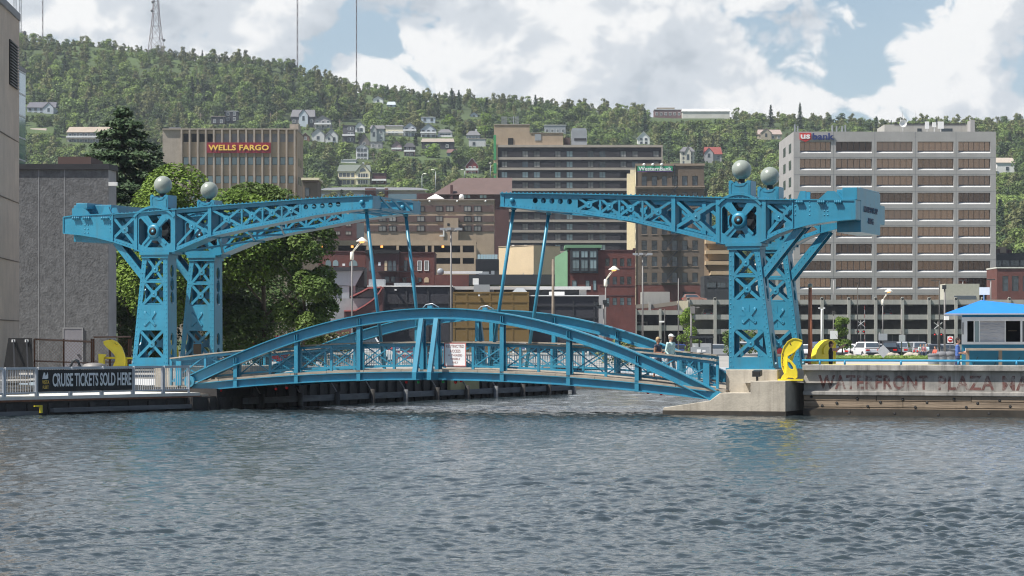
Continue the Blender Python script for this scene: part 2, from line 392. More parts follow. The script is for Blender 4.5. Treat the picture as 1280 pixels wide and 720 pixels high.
def flat(name, pts, z, m, z0=None):
    b = MB()
    if z0 is None:
        n = len(pts); b.v = [(x, y, z) for x, y in pts]
        for t in tessellate_polygon([[Vector((x, y, 0)) for x, y in pts]]): b.face(list(t))
    else: b.plate(pts, [], z0, z, to3=lambda p, v: (p[0], p[1], v))
    o = b.build(name, m)
    if z0 is None and o.data.polygons[0].normal.z < 0: o.data.flip_normals()
    return tag(o, kind='structure')
SLL = lambda D: -13.6+.463*(D-111.5)          # the slip's left wall
SLR = lambda D: 9.4+.463*(D-104)
shore = [(-600, 60), (-51, 74), (-24.8, 105.2), (-17.6, 114.6), (SLL(118.)-.2, 118), (SLL(148.), 148), (SLL(148.)-2, 166), (SLR(170.), 170), (9.4, 104.0), (12.2, 103.6), (60, 99), (600, 99), (600, 432), (-600, 432)]
flat('ground', shore, GZ, M['paving'])
# hill sheet, from the back of the waterfront out past the ridge
ys = np.concatenate([np.arange(430, 700, 15), np.arange(700, 1120, 20), np.arange(1120, 1580, 10), np.arange(1580, 2560, 90)])
t = np.linspace(-1, 1, 110); X = t[None, :]*(ys*.36+260)[:, None]; Y = np.repeat(ys[:, None], len(t), 1); Z = hill_z(X, Y)
Z = Z+np.where(Y > 700, 1.5*np.sin(X*.021+Y*.013)*np.sin(Y*.017-X*.008), 0)
M['hill'] = mat('hill', (.055, .085, .025), .95, 0, .35, .02)
tag(grid_mesh('hillside', X, Y, Z, M['hill']), kind='structure')
# ---- foliage
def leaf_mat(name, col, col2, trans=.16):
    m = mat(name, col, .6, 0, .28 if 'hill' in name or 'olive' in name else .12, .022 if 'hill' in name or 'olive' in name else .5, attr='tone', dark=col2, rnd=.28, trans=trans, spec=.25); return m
M['leaf_mid'] = leaf_mat('leaf_mid', (.065, .115, .026), (.14, .205, .048))
M['leaf_light'] = leaf_mat('leaf_light', (.085, .15, .025), (.19, .28, .045))
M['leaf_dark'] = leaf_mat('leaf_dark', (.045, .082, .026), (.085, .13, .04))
M['leaf_olive'] = leaf_mat('leaf_olive', (.13, .15, .06), (.20, .21, .085))
M['hill_mid'] = leaf_mat('hill_mid', (.088, .138, .038), (.165, .23, .065))
M['hill_light'] = leaf_mat('hill_light', (.115, .17, .044), (.21, .275, .075))
M['hill_dark'] = leaf_mat('hill_dark', (.05, .088, .03), (.095, .14, .048))
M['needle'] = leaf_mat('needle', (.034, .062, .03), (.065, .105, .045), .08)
M['bark'] = mat('bark', (.11, .085, .06), .95, 0, .3, 3, bump=.02)
def leaves(name, pts, nrm, size, tone, material, rg, asp=1.0):
    n = len(pts); nrm = nrm+rg.normal(0, .42, (n, 3)); nrm /= np.linalg.norm(nrm, axis=1)[:, None]+1e-9
    a = np.cross(nrm, rg.normal(0, 1, (n, 3))); a /= np.linalg.norm(a, axis=1)[:, None]+1e-9; b = np.cross(nrm, a)
    s = (size*(.6+.8*rg.random(n)))[:, None] if np.isscalar(size) else size[:, None]
    fold = nrm*s*.18
    co = np.stack([pts-a*s, pts-b*s*.6*asp-fold, pts+a*s, pts+b*s*.6*asp-fold], 1).reshape(-1, 3)
    me = bpy.data.meshes.new(name); me.vertices.add(n*4); me.vertices.foreach_set('co', co.astype(np.float32).ravel())
    me.loops.add(n*4); me.loops.foreach_set('vertex_index', np.arange(n*4, dtype=np.int32))
    me.polygons.add(n); me.polygons.foreach_set('loop_start', (np.arange(n)*4).astype(np.int32)); me.update(calc_edges=True)
    at = me.attributes.new('tone', 'FLOAT', 'POINT'); at.data.foreach_set('value', np.repeat(np.clip(tone, 0, 1), 4).astype(np.float32))
    me.materials.append(material); return me
def crown(name, h, r, n, size, seed, material, base=.25, lobes=16, shape=1.0, up=.75):
    """deciduous crown of many leaf clumps: uneven lobes around a domed envelope"""
    rg = np.random.default_rng(seed); c = []; rr = []
    for i in range(lobes):
        u = rg.random(); z = h*(base+(1-base)*(.08+.84*u)); e = math.sin(math.pi*min(1, .12+.86*(u**shape)))**.7
        a = rg.random()*6.28; d = r*e*(.25+.55*rg.random()**.6); q = r*(.30+.24*rg.random())*(.75+.35*e)
        c.append((d*math.cos(a), d*math.sin(a), min(z, h-q*.7))); rr.append(q)
    c.append((0, 0, h*(base+(1-base)*.55))); rr.append(r*.55)
    c = np.array(c); rr = np.array(rr); k = rg.choice(len(rr), n, p=rr**2/np.sum(rr**2))
    d = rg.normal(0, 1, (n, 3)); d /= np.linalg.norm(d, axis=1)[:, None]; d[:, 2] = np.where(d[:, 2] < -.55, -d[:, 2], d[:, 2])
    f = 1-.42*rg.random(n)**1.6
    sub = rg.normal(0, 1, (len(rr), 7, 3)); sub /= np.linalg.norm(sub, axis=2)[..., None]        # clumps in every lobe
    s = sub[k, rg.integers(0, 7, n)]; d = d*.62+s*.5; d /= np.linalg.norm(d, axis=1)[:, None]
    p = c[k]+d*(rr[k]*f)[:, None]*np.array([1, 1, .85]); p[:, 2] = np.maximum(p[:, 2], h*base*.7)
    tone = .25+.5*rg.random(len(rr))[k]+rg.normal(0, .16, n)
    return leaves(name, p, d*(1.3-up)+np.array([0, 0, up]), size, tone, material, rg)
def conifer(name, h, r, n, size, seed, material, base=.08, pw=.85):
    rg = np.random.default_rng(seed); u = rg.random(n)**.75; z = h*(1-u*(1-base)); tiers = max(8, int(h/.8)); br = 9
    ti = np.floor(u*tiers); off = rg.random((tiers+1, br))*.5; bi = rg.integers(0, br, n)
    ang = (bi+off[ti.astype(int), bi])*(2*math.pi/br)+ti*2.4+rg.normal(0, .12, n); L = r*(u**pw)*(.72+.4*rg.random((tiers+1, br)))[ti.astype(int), bi]
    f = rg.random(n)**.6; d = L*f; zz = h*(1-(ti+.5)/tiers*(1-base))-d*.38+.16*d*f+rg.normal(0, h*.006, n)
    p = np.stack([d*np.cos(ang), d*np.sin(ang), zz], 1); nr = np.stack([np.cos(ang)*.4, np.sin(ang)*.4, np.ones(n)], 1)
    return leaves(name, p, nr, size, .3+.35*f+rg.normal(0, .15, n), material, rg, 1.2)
def trunk_mb(h, r, seed, limbs=6, lean=.02, first=.3):
    g = random.Random(seed); b = MB(); pts = [(0, 0, -.3)]
    for i in range(1, 7): pts.append((g.gauss(0, h*lean)*i/6, g.gauss(0, h*lean)*i/6, h*i/6))
    b.path(pts, [r*(1.25-.19*i) for i in range(7)], 8)
    for i in range(limbs):
        t = first+(1-first)*.8*i/limbs; q = Vector(pts[int(t*6)]).lerp(Vector(pts[min(6, int(t*6)+1)]), t*6 % 1); a = g.random()*6.28; l = h*(.42-.2*t)
        m = q+Vector((math.cos(a)*l*.5, math.sin(a)*l*.5, l*.45)); e = q+Vector((math.cos(a)*l, math.sin(a)*l, l*1.0)); b.path([q, m, e], [r*.5*(1-t*.5), r*.3, r*.08], 6)
    return b
_tc = {}
def tree(name, label, px, D, h, r, crown_m, seed, n=900, size=.35, base=.25, con=False, group=None, z=None, lobes=16, th=None, cat='tree', x=None, pw=.85):
    x = (px-640)/F*D if x is None else x; z = hz(x, D) if z is None else z
    o = empty(name, (x, D, z), R.random()*6, label, cat, group)
    cm = conifer('crown', h, r, n, size, seed, crown_m, base, pw) if con else crown('crown', h, r, n, size, seed, crown_m, base, lobes)
    put('crown', cm, o); trunk_mb(th or h*(.92 if con else .72), max(.06, h*.018), seed, 0 if con else 6).build('trunk', M['bark'], o)
    return o
# ================================================================ THE DRAWBRIDGE (built in its own frame: u along the span, v away from the viewer, z up)
TH = rad(21); cT, sT = math.cos(TH), math.sin(TH); OX, OY = 287/F*105, 105.0; BW = 4.5
def UZ(px, py, v=0.0):
    k = (px-640)/F; u = (k*(OY+v*cT)-OX-v*sT)/(cT+k*sT); return u, HC+(YH-py)/F*(OY-u*sT+v*cT)
def L2W(u, v, z=0): return Vector((OX+u*cT+v*sT, OY-u*sT+v*cT, z))
def poly(pts, v=0.0): return [UZ(a, b, v) for a, b in pts]
bridge = empty('bascule_bridge', (OX, OY, 0), -TH, 'bright blue riveted steel drawbridge with four lattice towers, overhead arms and bowstring arch span', 'bridge')
BL = M['blue_steel']; TD_ = .85                      # tower and arm depth
def barv(b, p, q, w, v0, v1):                       # flat bar lying in the u-z plane
    p = Vector((p[0], p[1])); q = Vector((q[0], q[1])); d = (q-p).normalized(); n = Vector((-d.y, d.x))*w/2
    a = [p-n, q-n, q+n, p+n]; b.hexa([(x.x, v0, x.y) for x in a], [(x.x, v1, x.y) for x in a])
def rivets(b, p, q, v, step=.17, r=.024, h=.018):
    p = Vector(p); q = Vector(q); n = max(1, int((q-p).length/step))
    for i in range(n+1): c = p.lerp(q, i/n); b.dome((c.x, v, c.y), r, (0, -1, 0), h)
def interp(pts, x):
    for (a, b), (c, d) in zip(pts, pts[1:]):
        if a <= x <= c: return b+(d-b)*(x-a)/(c-a)
    return pts[0][1] if x < pts[0][0] else pts[-1][1]
def make_arm(side):
    if side < 0:
        top = [(141,267.5),(170,265.5),(217,261.5),(262,257.5),(395,247.5),(466,244.5)]; bot = [(141,302),(170,312),(178,316),(217,315),(262,296),(302,287.2),(345,279),(395,269),(440,262.5),(466,260.5)]
        tipx, solid, panels, hx, hy = 466, 375, [(218,262),(264,302),(302,328),(328,352),(352,375)], [382,392.5,402.7,412.7,422.5], [258.6,258.1,257.2,256.3,255.3]
        hub = (193.3, 289.3); sc = 1.0; piv = (170, 217.5); cw = (141, 170); stiff = [262.5, 170, 217.5]
        web = [(79.5,271.5),(90,269.8),(141,267.2),(141,302),(120,296.5),(99,293.2),(79.5,291.5)]
        lugs = [[(90,270),(90,260.5),(104,259.6),(110,265.5),(113,270)], [(127,268.5),(130.5,258.5),(135.5,258.5),(139,267.6)]]; low = [(99,292),(99,302.5),(118,303),(140,304),(141,300)]
        boss = (452.5, 252.8)
    else:
        top = [(625.5,241),(720,242.3),(842,245),(897.5,246.8),(955,249),(992,249.3)]; bot = [(625.5,258),(640,259),(665,261.8),(720,266),(790,276.5),(842,289.5),(897.5,303),(904,305),(945,305),(955,301.5),(972,292.5),(992,285.5)]
        tipx, solid, panels, hx, hy = 625.5, 722, [(722,750),(750,774),(774,803),(803,842),(843,897)], [668.9,679.2,689.7,700.3,711.7], [250.6,250.9,251.2,251.6,252]
        hub = (924.5, 275.5); sc = 1.085; piv = (897.5, 955); cw = (955, 992); stiff = [842, 897.5, 955]
        web = [(991,249.3),(1069,250.2),(1069,273.6),(1040,276),(1012,280.3),(991,286)]
        lugs = [[(996,250),(1000,238.8),(1007,238.8),(1007,250)], [(1022,250),(1034,238.8),(1043,238.8),(1053,250)]]; low = None
        boss = (640, 250.3)
    arm = MB(); v0, v1 = 0.0, TD_
    def chord(pts, w, a, b_):
        q = poly(pts)
        for p0, p1 in zip(q, q[1:]): barv(arm, p0, p1, w, a, b_)
    inn = lambda pts, d: [(x, y+d) for x, y in pts]
    for a, b_ in ((v0, v0+.06), (v1-.06, v1)):
        chord(inn(top, 2.6), .19, a, b_); chord(inn(bot, -2.4), .18, a-.001, b_+.001)
    for pts, d in ((top, .4), (bot, -.2)):                       # flange plates running across, proud of the webs
        q = poly(inn(pts, d))
        for p0, p1 in zip(q, q[1:]): barv(arm, p0, p1, .035, v0-.09, v1+.09)
    q = poly(bot)
    for p0, p1 in zip(q, q[1:]): rivets(arm, (p0[0], p0[1]+.09), (p1[0], p1[1]+.09), v0-.001)
    q = poly(inn(top, -.6))
    for p0, p1 in zip(q, q[1:]):                                  # bolt heads standing on the top flange
        n = int((Vector(p1)-Vector(p0)).length/.19)
        for i in range(n):
            c = Vector(p0).lerp(Vector(p1), (i+.5)/n); arm.box(c.x-.022, c.x+.022, v0-.05, v0, c.y-.03, c.y+.028); arm.box(c.x-.022, c.x+.022, v1, v1+.05, c.y-.03, c.y+.028)
    for s in stiff:
        t = UZ(s, interp(top, s)-.8); b_ = UZ(s, interp(bot, s)+2.2); barv(arm, t, b_, .17, v0-.05, v0); barv(arm, t, b_, .17, v1, v1+.05); barv(arm, t, b_, .05, v0, v1)
    # solid tip with its round holes
    xs = sorted([tipx, solid]); tp = [p for p in top if xs[0] < p[0] < xs[1]]; bp = [p for p in bot if xs[0] < p[0] < xs[1]]
    outl = [(xs[0], interp(top, xs[0])+.3)]+[(a, b_+.3) for a, b_ in tp]+[(xs[1], interp(top, xs[1])+.3), (xs[1], interp(bot, xs[1])-.3)]+[(a, b_-.3) for a, b_ in bp[::-1]]+[(xs[0], interp(bot, xs[0])-.3)]
    holes = [circ(*UZ(a, b_), .115) for a, b_ in zip(hx, hy)]
    arm.plate(poly(outl), holes, v0+.015, v0+.045); arm.plate(poly(outl), holes, v1-.045, v1-.015)
    t = UZ(tipx, interp(top, tipx)); b_ = UZ(tipx, interp(bot, tipx)); e = .09 if side > 0 else -.09
    barv(arm, (t[0]+e, t[1]), (b_[0]+e, b_[1]), .17, v0-.02, v0+.06); barv(arm, (t[0]+e, t[1]), (b_[0]+e, b_[1]), .17, v1-.06, v1+.02); barv(arm, (t[0]+e*.2, t[1]), (b_[0]+e*.2, b_[1]), .03, v0, v1)
    bu = UZ(*boss); arm.rev([(.11, 0), (.11, -.05), (.08, -.09), (0.01, -.1)], (bu[0], v0, bu[1]), 14, 'y')
    o = arm.build('lifting_arm', BL, bridge)
    # lattice panels
    def xpanel(a, b_, w, lat, va, vb, front):
        q = [UZ(a, interp(top, a)+4.5), UZ(b_, interp(top, b_)+4.5), UZ(b_, interp(bot, b_)-4.5), UZ(a, interp(bot, a)-4.5)]
        c = ((q[0][0]+q[1][0]+q[2][0]+q[3][0])/4, (q[0][1]+q[1][1]+q[2][1]+q[3][1])/4)
        barv(lat, q[0], q[2], w, va, vb); barv(lat, q[1], q[3], w, va+.004, vb-.006)
        lat.plate([(c[0]+w*1.5*math.cos(k*math.pi/4+.39), c[1]+w*1.5*math.sin(k*math.pi/4+.39)) for k in range(8)], [], va-.014, vb-.002)
        barv(lat, (q[1][0], q[1][1]+.12), (q[2][0], q[2][1]-.12), .085, va-.006, vb)
        if front:
            lat.dome((c[0], v0-.004, c[1]), w*.4, (0, -1, 0), .03)
            lat.bar((q[0][0], v0+.05, q[0][1]), (q[1][0], v1-.05, q[1][1]), .05); lat.bar((q[3][0], v0+.05, q[3][1]), (q[2][0], v1-.05, q[2][1]), .05)
    for front, va, vb in ((1, v0+.012, v0+.05), (0, v1-.05, v1-.012)):
        lat = MB()
        for a, b_ in panels: xpanel(a, b_, .11 if b_-a < 45 else .14, lat, va, vb, front)
        lat.build('lattice', BL, o); lat = MB(); xpanel(cw[0]+.5, cw[1]-.5, .13, lat, va, vb, front); lat.build('lattice', BL, o)
    # pivot wheel plate and hub
    pv = MB(); f = lambda pts: poly([(hub[0]+x*sc, hub[1]+y*sc) for x, y in pts])
    ox = [(-23.3,-23.6),(-15,-25),(-10,-28.6),(-4,-30.6),(1,-31),(6,-30.6),(12,-28.4),(17,-25.4),(23.7,-27.5),(23.7,25.8),(-15,26.6),(-23.3,22.6)]
    hh = [[(-8.5,-20),(-5.5,-23),(6,-23),(9,-20),(2.6,-10.5),(-2.4,-10.5)], [(-19.5,-15),(-17,-16.5),(-8.5,-6),(-8.5,6.5),(-17,18),(-19.5,15)], [(-3,11.5),(3.5,11.5),(10.5,20),(-9,20)], [(8.6,-6.5),(18,-16.5),(20.2,-13.5),(20.2,14),(18,15.5),(8.6,6.5)]]
    if side > 0: hh = [[(-x, y) for x, y in l][::-1] for l in hh]; ox = [(-23.7 if x < -20 else x, y) for x, y in ox]; ox = [(x if x < 20 else 28.3, y) for x, y in ox]; ox = [(-24.6, -25.2)]+ox[1:9]+[(28, 24), (19, 27), (-19, 27), (-24.6, 25)]
    for va, vb in ((v0-.012, v0+.03), (v1-.03, v1+.012)): pv.plate(f(ox), [f(l) for l in hh], va, vb)
    for a in range(4):
        an = math.pi/4+a*math.pi/2; h = UZ(*hub); barv(pv, (h[0]+.25*math.cos(an), h[1]+.25*math.sin(an)), (h[0]+.82*math.cos(an), h[1]+.82*math.sin(an)), .11, v0-.045, v0-.013)
    arc = [(hub[0]+30.5*sc*math.cos(t), hub[1]-1-29.6*sc*math.sin(t)) for t in [rad(35+11*i) for i in range(11)]]; q = poly(arc)
    for p0, p1 in zip(q, q[1:]): barv(pv, p0, p1, .10, v0-.08, v1+.08)
    pv.build('pivot_plate', BL, o)
    h = UZ(*hub); hb = MB(); hb.rev([(.33, .0), (.33, -.08), (.27, -.16), (.19, -.17), (.07, -.17), (.06, -.20), (.0, -.205)], (h[0], v0-.012, h[1]), 22, 'y'); hb.build('hub', BL, o)
    hd = MB(); hd.rev([(.19, -.172), (.07, -.174)], (h[0], v0-.012, h[1]), 18, 'y'); hd.build('hub_shade_ring', M['black'], o)  # flat black ring, recess shade painted onto the hub face
    gear = MB()
    for va in (.3, .5): gear.rev([(.55, va), (.55, va+.1), (.2, va+.12), (.0, va+.12)], (h[0], 0, h[1]), 20, 'y')
    gear.build('drive_wheel', M['dark_steel'], o)
    # counterweight end of the arm
    cwm = MB(); cwm.plate(poly(web), [], v0, v0+.06); cwm.plate(poly(web), [], v1-.06, v1)
    q = poly(web); ends = 0 if side < 0 else 1
    for i in range(len(q)):
        p0, p1 = q[i], q[(i+1) % len(q)]; barv(cwm, p0, p1, .05, v0-.04, v1+.04)
    for lg in lugs: cwm.plate(poly(lg), [], v0+.01, v0+.12); cwm.plate(poly(lg), [], v1-.12, v1-.01)
    if low: cwm.plate(poly(low), [], v0+.25, v1-.02)
    for sx in ((1012, 1030.5, 1034.5, 994) if side > 0 else (106, 110, 138)):
        y0 = interp(sorted([(a, b_) for a, b_ in web if (b_ < 272)]), sx)+3; y1 = y0+(16 if side > 0 else 19); rivets(cwm, UZ(sx, y0), UZ(sx, y1), v0-.001, .16, .035)
    for sx in ((1000, 1027, 1048) if side > 0 else (96, 109, 132)):
        for k in range(4): c = UZ(sx-3.5+k*2.3, 253.5 if side > 0 else 273.5); cwm.tube((c[0], v0-.10, c[1]-.05), (c[0], v0-.10, c[1]+.09), .03, n=6); cwm.box(c[0]-.04, c[0]+.04, v0-.13, v0, c[1]+.02, c[1]+.05)
    cwm.build('counterweight_web', BL, o)
    return o
arms = [make_arm(-1), make_arm(1)]
for a in list(arms): dup(a, bridge, (0, BW, 0))
# ---- counterweight boxes and tip bracing between the two arms of a side
def counterweights():
    for side in (-1, 1):
        b = MB()
        if side < 0:
            a = UZ(92, 257, .85); c = UZ(139, 301.5, .85); b.box(a[0], c[0], .86, BW-.01, c[1], a[1]); e = UZ(104, 256.5, .85); g = UZ(118, 262, .85); b.box(e[0], g[0], .2, BW, g[1], e[1]+.06)
        else:
            a = UZ(1046, 237, .85); c = UZ(1076, 290, .85); b.box(a[0], c[0], .86, BW-.02, c[1], a[1]); e = UZ(1053, 234.6, .1); g = UZ(1071.5, 249.5, .1); b.box(e[0], g[0], .08, .9, g[1], e[1]); b.box(a[0]+.3, c[0]-.02, .92, BW-.1, a[1], a[1]+.07)
        o = b.build('counterweight', BL, bridge, bevel=.015)
        if side > 0:
            for t, w, z in (('MINNESOTA SLIP', 2.55, -.92), ('-BRIDGE-', 1.15, -1.38)):
                me = text_mesh(t, w, .25, .02, mat('worn_navy', (.03, .07, .13), .6), .008); l = put('lettering', me, o, (c[0]+.004, .86+(3.6-w)/2, a[1]+z)); l.rotation_euler = (0, 0, rad(90))
            k = MB(); k.rev([(.07, 0), (.07, .02)], (0, 0, 0), 8, 'y'); q = k.build('lifting_eye', M['black'], o, (c[0], 2.6, a[1]-.55)); q.rotation_euler = (0, 0, rad(90))
    for xs, yt, yb in (((466, 452, 438, 424), (246, 246.5, 248, 249), (259.5, 261, 262, 264)), ((627, 642, 656, 670), (242.5, 242.5, 242.5, 243), (257, 258, 260, 261))):
        br = MB()
        for i in range(3):
            t0, t1 = UZ(xs[i], yt[i]), UZ(xs[i+1], yt[i+1]); b0, b1 = UZ(xs[i], yb[i]), UZ(xs[i+1], yb[i+1]); vs = [TD_+(BW-TD_)*k/3 for k in range(4)]
            if i == 0:
                for k in range(3):
                    br.bar((t0[0], vs[k], t0[1]), (b0[0], vs[k+1], b0[1]), .09, .09)
                br.bar((t0[0], TD_, t0[1]), (t0[0], BW, t0[1]), .09); br.bar((b0[0], TD_, b0[1]), (b0[0], BW, b0[1]), .09)
            br.bar((b0[0], TD_, b0[1]), (b1[0], BW, b1[1]), .09); br.bar((b0[0], BW, b0[1]), (b1[0], TD_, b1[1]), .085)
        br.build('lateral_bracing', BL, bridge)
    br = MB()
    for xs in ((300, 340), (262, 300), (222, 262)):
        p, q = UZ(xs[0], interp([(217,315),(262,296),(345,279)], xs[0])), UZ(xs[1], interp([(217,315),(262,296),(345,279)], xs[1])); br.bar((p[0], TD_, p[1]), (q[0], BW, q[1]), .09); br.bar((p[0], BW, p[1]), (q[0], TD_, q[1]), .085)
    br.build('lateral_bracing', BL, bridge); br = MB()
    for xs in ((722, 774), (774, 842), (842, 897)):
        g = [(720,266),(790,276.5),(842,289.5),(897.5,303)]; p, q = UZ(xs[0], interp(g, xs[0])), UZ(xs[1], interp(g, xs[1])); br.bar((p[0], TD_, p[1]), (q[0], BW, q[1]), .09); br.bar((p[0], BW, p[1]), (q[0], TD_, q[1]), .085)
    br.build('lateral_bracing', BL, bridge)
counterweights()
# ---- towers
def make_tower(side):
    if side < 0: tl, bl, tr, br_ = (178.5, 316), (165, 456), (209.3, 316), (209.8, 456); ys = [(322, 351, 1), (353.5, 381, 1), (413, 447, 1)]; star = (187.5, 398.5); knee = ((143, 303), (178.5, 348))
    else: tl, bl, tr, br_ = (911, 305), (911, 461), (948.5, 305), (967, 461); ys = [(313, 343.5, 1), (346.5, 375, 1), (412, 446.5, 1)]; star = (936.5, 394.5); knee = ((1000, 283), (951, 345))
    L_ = lambda y: UZ(tl[0]+(bl[0]-tl[0])*(y-tl[1])/(bl[1]-tl[1]), y); R_ = lambda y: UZ(tr[0]+(br_[0]-tr[0])*(y-tr[1])/(br_[1]-tr[1]), y)
    out = [L_(tl[1]), R_(tr[1]), R_(br_[1]), L_(bl[1])]; lg = .23; holes = []; braces = []
    for a, b_, k in ys:
        la, ra, lb, rb = L_(a), R_(a), L_(b_), R_(b_); c = .1
        q = [(la[0]+lg, la[1]), (ra[0]-lg, ra[1]), (rb[0]-lg, rb[1]), (lb[0]+lg, lb[1])]
        holes.append([(q[0][0]+c, q[0][1]), (q[1][0]-c, q[1][1]), (q[1][0], q[1][1]-c), (q[2][0], q[2][1]+c), (q[2][0]-c, q[2][1]), (q[3][0]+c, q[3][1]), (q[3][0], q[3][1]+c), (q[0][0], q[0][1]-c)])
        ce = ((q[0][0]+q[2][0])/2, (q[0][1]+q[2][1])/2)
        w = .13
        for va, vb in ((.012, .06), (TD_-.06, TD_-.012)):
            xx = MB(); braces.append(xx); barv(xx, q[0], q[2], w, va, vb); barv(xx, q[1], q[3], w, va+.005, vb-.005)
            xx.plate([(ce[0]+.17*math.cos(i*math.pi/4+.39), ce[1]+.17*math.sin(i*math.pi/4+.39)) for i in range(8)], [], va-.02, vb-.002)
        braces[-2].dome((ce[0], -.008, ce[1]), .05, (0, -1, 0), .03)
    t = MB()
    for va, vb in ((0, .05), (TD_-.05, TD_)): t.plate(out, holes, va, vb)
    for fn in (L_, R_):                                          # side plates with slots
        p, q = fn(tl[1]), fn(bl[1]); zl = p[1]-q[1]
        pl = [(.0, q[1]), (TD_, q[1]), (TD_, p[1]), (.0, p[1])]; hs = []
        for z in (.09, .23, .60, .72, .84): zz = q[1]+zl*z; hs.append([(TD_/2+.2*math.cos(k*.524), zz+.30*math.sin(k*.524)) for k in range(12)])
        e = .025 if fn is L_ else -.025
        for d in (0, 1):
            pass
        t.plate(pl, hs, 0, 1, to3=lambda P_, v, p=p, q=q, e=e: (q[0]+(p[0]-q[0])*(P_[1]-q[1])/(p[1]-q[1])+e*(v*2)-e*.3, .051+P_[0]*(TD_-.102)/TD_, P_[1]))
        rivets(t, (q[0]+e*3, q[1]+.1), (p[0]+e*3, p[1]-.1), -.001, .2, .03)
        rivets(t, (q[0]+e*7.5, q[1]+.1), (p[0]+e*7.5, p[1]-.1), -.001, .4, .022)
    for y in (ys[2][0], ys[1][1], ys[0][1]):
        p, q = L_(y-1), R_(y-1); t.box(p[0]+.05, q[0]-.05, .052, TD_-.052, p[1]-.03, p[1]+.03)
    p, q = L_(tl[1]), R_(tl[1]); t.box(p[0]-.12, q[0]+.14, -.1, TD_+.1, p[1]-.10, p[1]+.03); t.box(p[0]-.05, q[0]+.06, -.05, TD_+.05, p[1]-.24, p[1]-.105)
    p, q = L_(bl[1]), R_(bl[1]); t.box(p[0]-.1, q[0]+.1, -.12, TD_+.12, p[1]-.07, p[1]+.03)
    o = t.build('tower', BL, bridge); [xb.build('cross_brace', BL, o) for xb in braces]
    c = UZ(*star); st = MB(); pts = []
    for i in range(8):
        an = math.pi/4*i+math.pi/4; r = (.36, .11)[i % 2]; ww = .05
        if i % 2 == 0: pts += [(c[0]+r*math.cos(an)*.92-ww*math.sin(an)*-1*0+.05*math.cos(an+1.57)*-1, c[1]+r*math.sin(an)-.05*math.sin(an+1.57)), (c[0]+r*math.cos(an)*.92+.05*math.cos(an+1.57), c[1]+r*math.sin(an)+.05*math.sin(an+1.57))]
        else: pts.append((c[0]+r*math.cos(an), c[1]+r*math.sin(an)))
    st.plate(pts, [], -.04, .001)
    for i in range(4):
        an = math.pi/4+i*math.pi/2; st.rev([(.075, 0), (.075, -.024), (.05, -.03), (0, -.03)], (c[0]+.38*math.cos(an)*.92, 0, c[1]+.38*math.sin(an)), 10, 'y')
        an = i*math.pi/2; barv(st, (c[0]+.16*math.cos(an), c[1]+.16*math.sin(an)), (c[0]+.46*math.cos(an), c[1]+.46*math.sin(an)), .014, -.01, .001)
    st.build('star_ornament', BL, o)
    kb = MB(); p, q = UZ(*knee[0]), UZ(*knee[1])
    for va, vb in ((.08, .13), (TD_-.13, TD_-.08)): barv(kb, p, q, .30, va, vb)
    barv(kb, p, q, .05, .131, TD_-.131); n = (Vector(q)-Vector(p)).length; rivets(kb, (p[0]+.1*side*-1, p[1]-.05), (q[0]+.1*side*-1, q[1]-.05), .079, .2)
    kb.build('knee_brace', BL, o)
    return o
towers = [make_tower(-1), make_tower(1)]
for t in list(towers): d = dup(t, bridge, (0, BW, 0))
def plaque():
    b = MB(); a = UZ(243, 430, BW); c = UZ(253, 442.5, BW); b.box(a[0], c[0], BW-.12, BW-.05, c[1], a[1]); b.build('plaque', mat('plaque_bronze', (.10, .075, .05), .5, .5), bridge, bevel=.02)
    b = MB(); b.box(a[0]-.04, c[0]+.04, BW-.1, BW-.04, c[1]-.05, a[1]+.05); b.build('plaque_frame', BL, bridge)
plaque()
# ---- pedestals with grey balls
def make_finial(side):
    p = [(188, 260.5), (187.5, 246), (189, 243.2), (191, 243.5), (193, 246), (198.5, 247.2), (204, 246), (206, 243.5), (208, 243.2), (209.5, 246), (209.5, 261)] if side < 0 else [(911, 247), (911, 228), (912.5, 225.3), (914.5, 225.5), (917, 228.5), (924, 229.5), (931, 228.5), (934, 225.5), (936.5, 225.3), (938, 228), (938, 247)]
    b = MB(); q = poly(p); b.plate(q, [], .0, .06); b.plate(q, [], .79, .85)
    u0, u1 = q[0][0], q[-1][0]; zt = q[5][1]; zb = q[0][1]
    b.box(u0+.02, u1-.02, .061, .789, zb, zt-.02)
    for u in (u0-.012, u1-.03): b.hexa([(u, .02, zb), (u+.042, .02, zb), (u+.042, .83, zb), (u, .83, zb)], [(u, .02, zt+.12), (u+.042, .02, zt+.12), (u+.042, .83, zt+.12), (u, .83, zt+.12)])
    for i in range(len(q)-1):
        c = lambda t: (u0+u1)/2+(t-(u0+u1)/2)*.82
        barv(b, (c(q[i][0]), q[i][1]-.1 if i else q[i][1]+.1), (c(q[i+1][0]), q[i+1][1]-.1 if i+1 < len(q)-1 else q[i+1][1]+.1), .03, -.02, .001)
    o = b.build('pedestal', BL, bridge)
    cu, cz = (u0+u1)/2+(.03 if side < 0 else 0), UZ(0, 231.2, .4)[1]
    cx = (203.75, 231.2) if side < 0 else (927, 212.3); c = UZ(cx[0], cx[1], .425); s = MB(); s.ball((0, 0, 0), .415, 32, 20); s.build('sphere', M['sphere_grey'], o, (c[0], .425, c[1]))
    n = MB(); n.rev([(.2, zt-.03), (.16, zt+.02), (.13, c[1]-.36)], (c[0], .425, 0), 14); n.build('neck', M['dark_steel'], o)
    return o
for f in [make_finial(-1), make_finial(1)]: dup(f, bridge, (0, BW, 0))
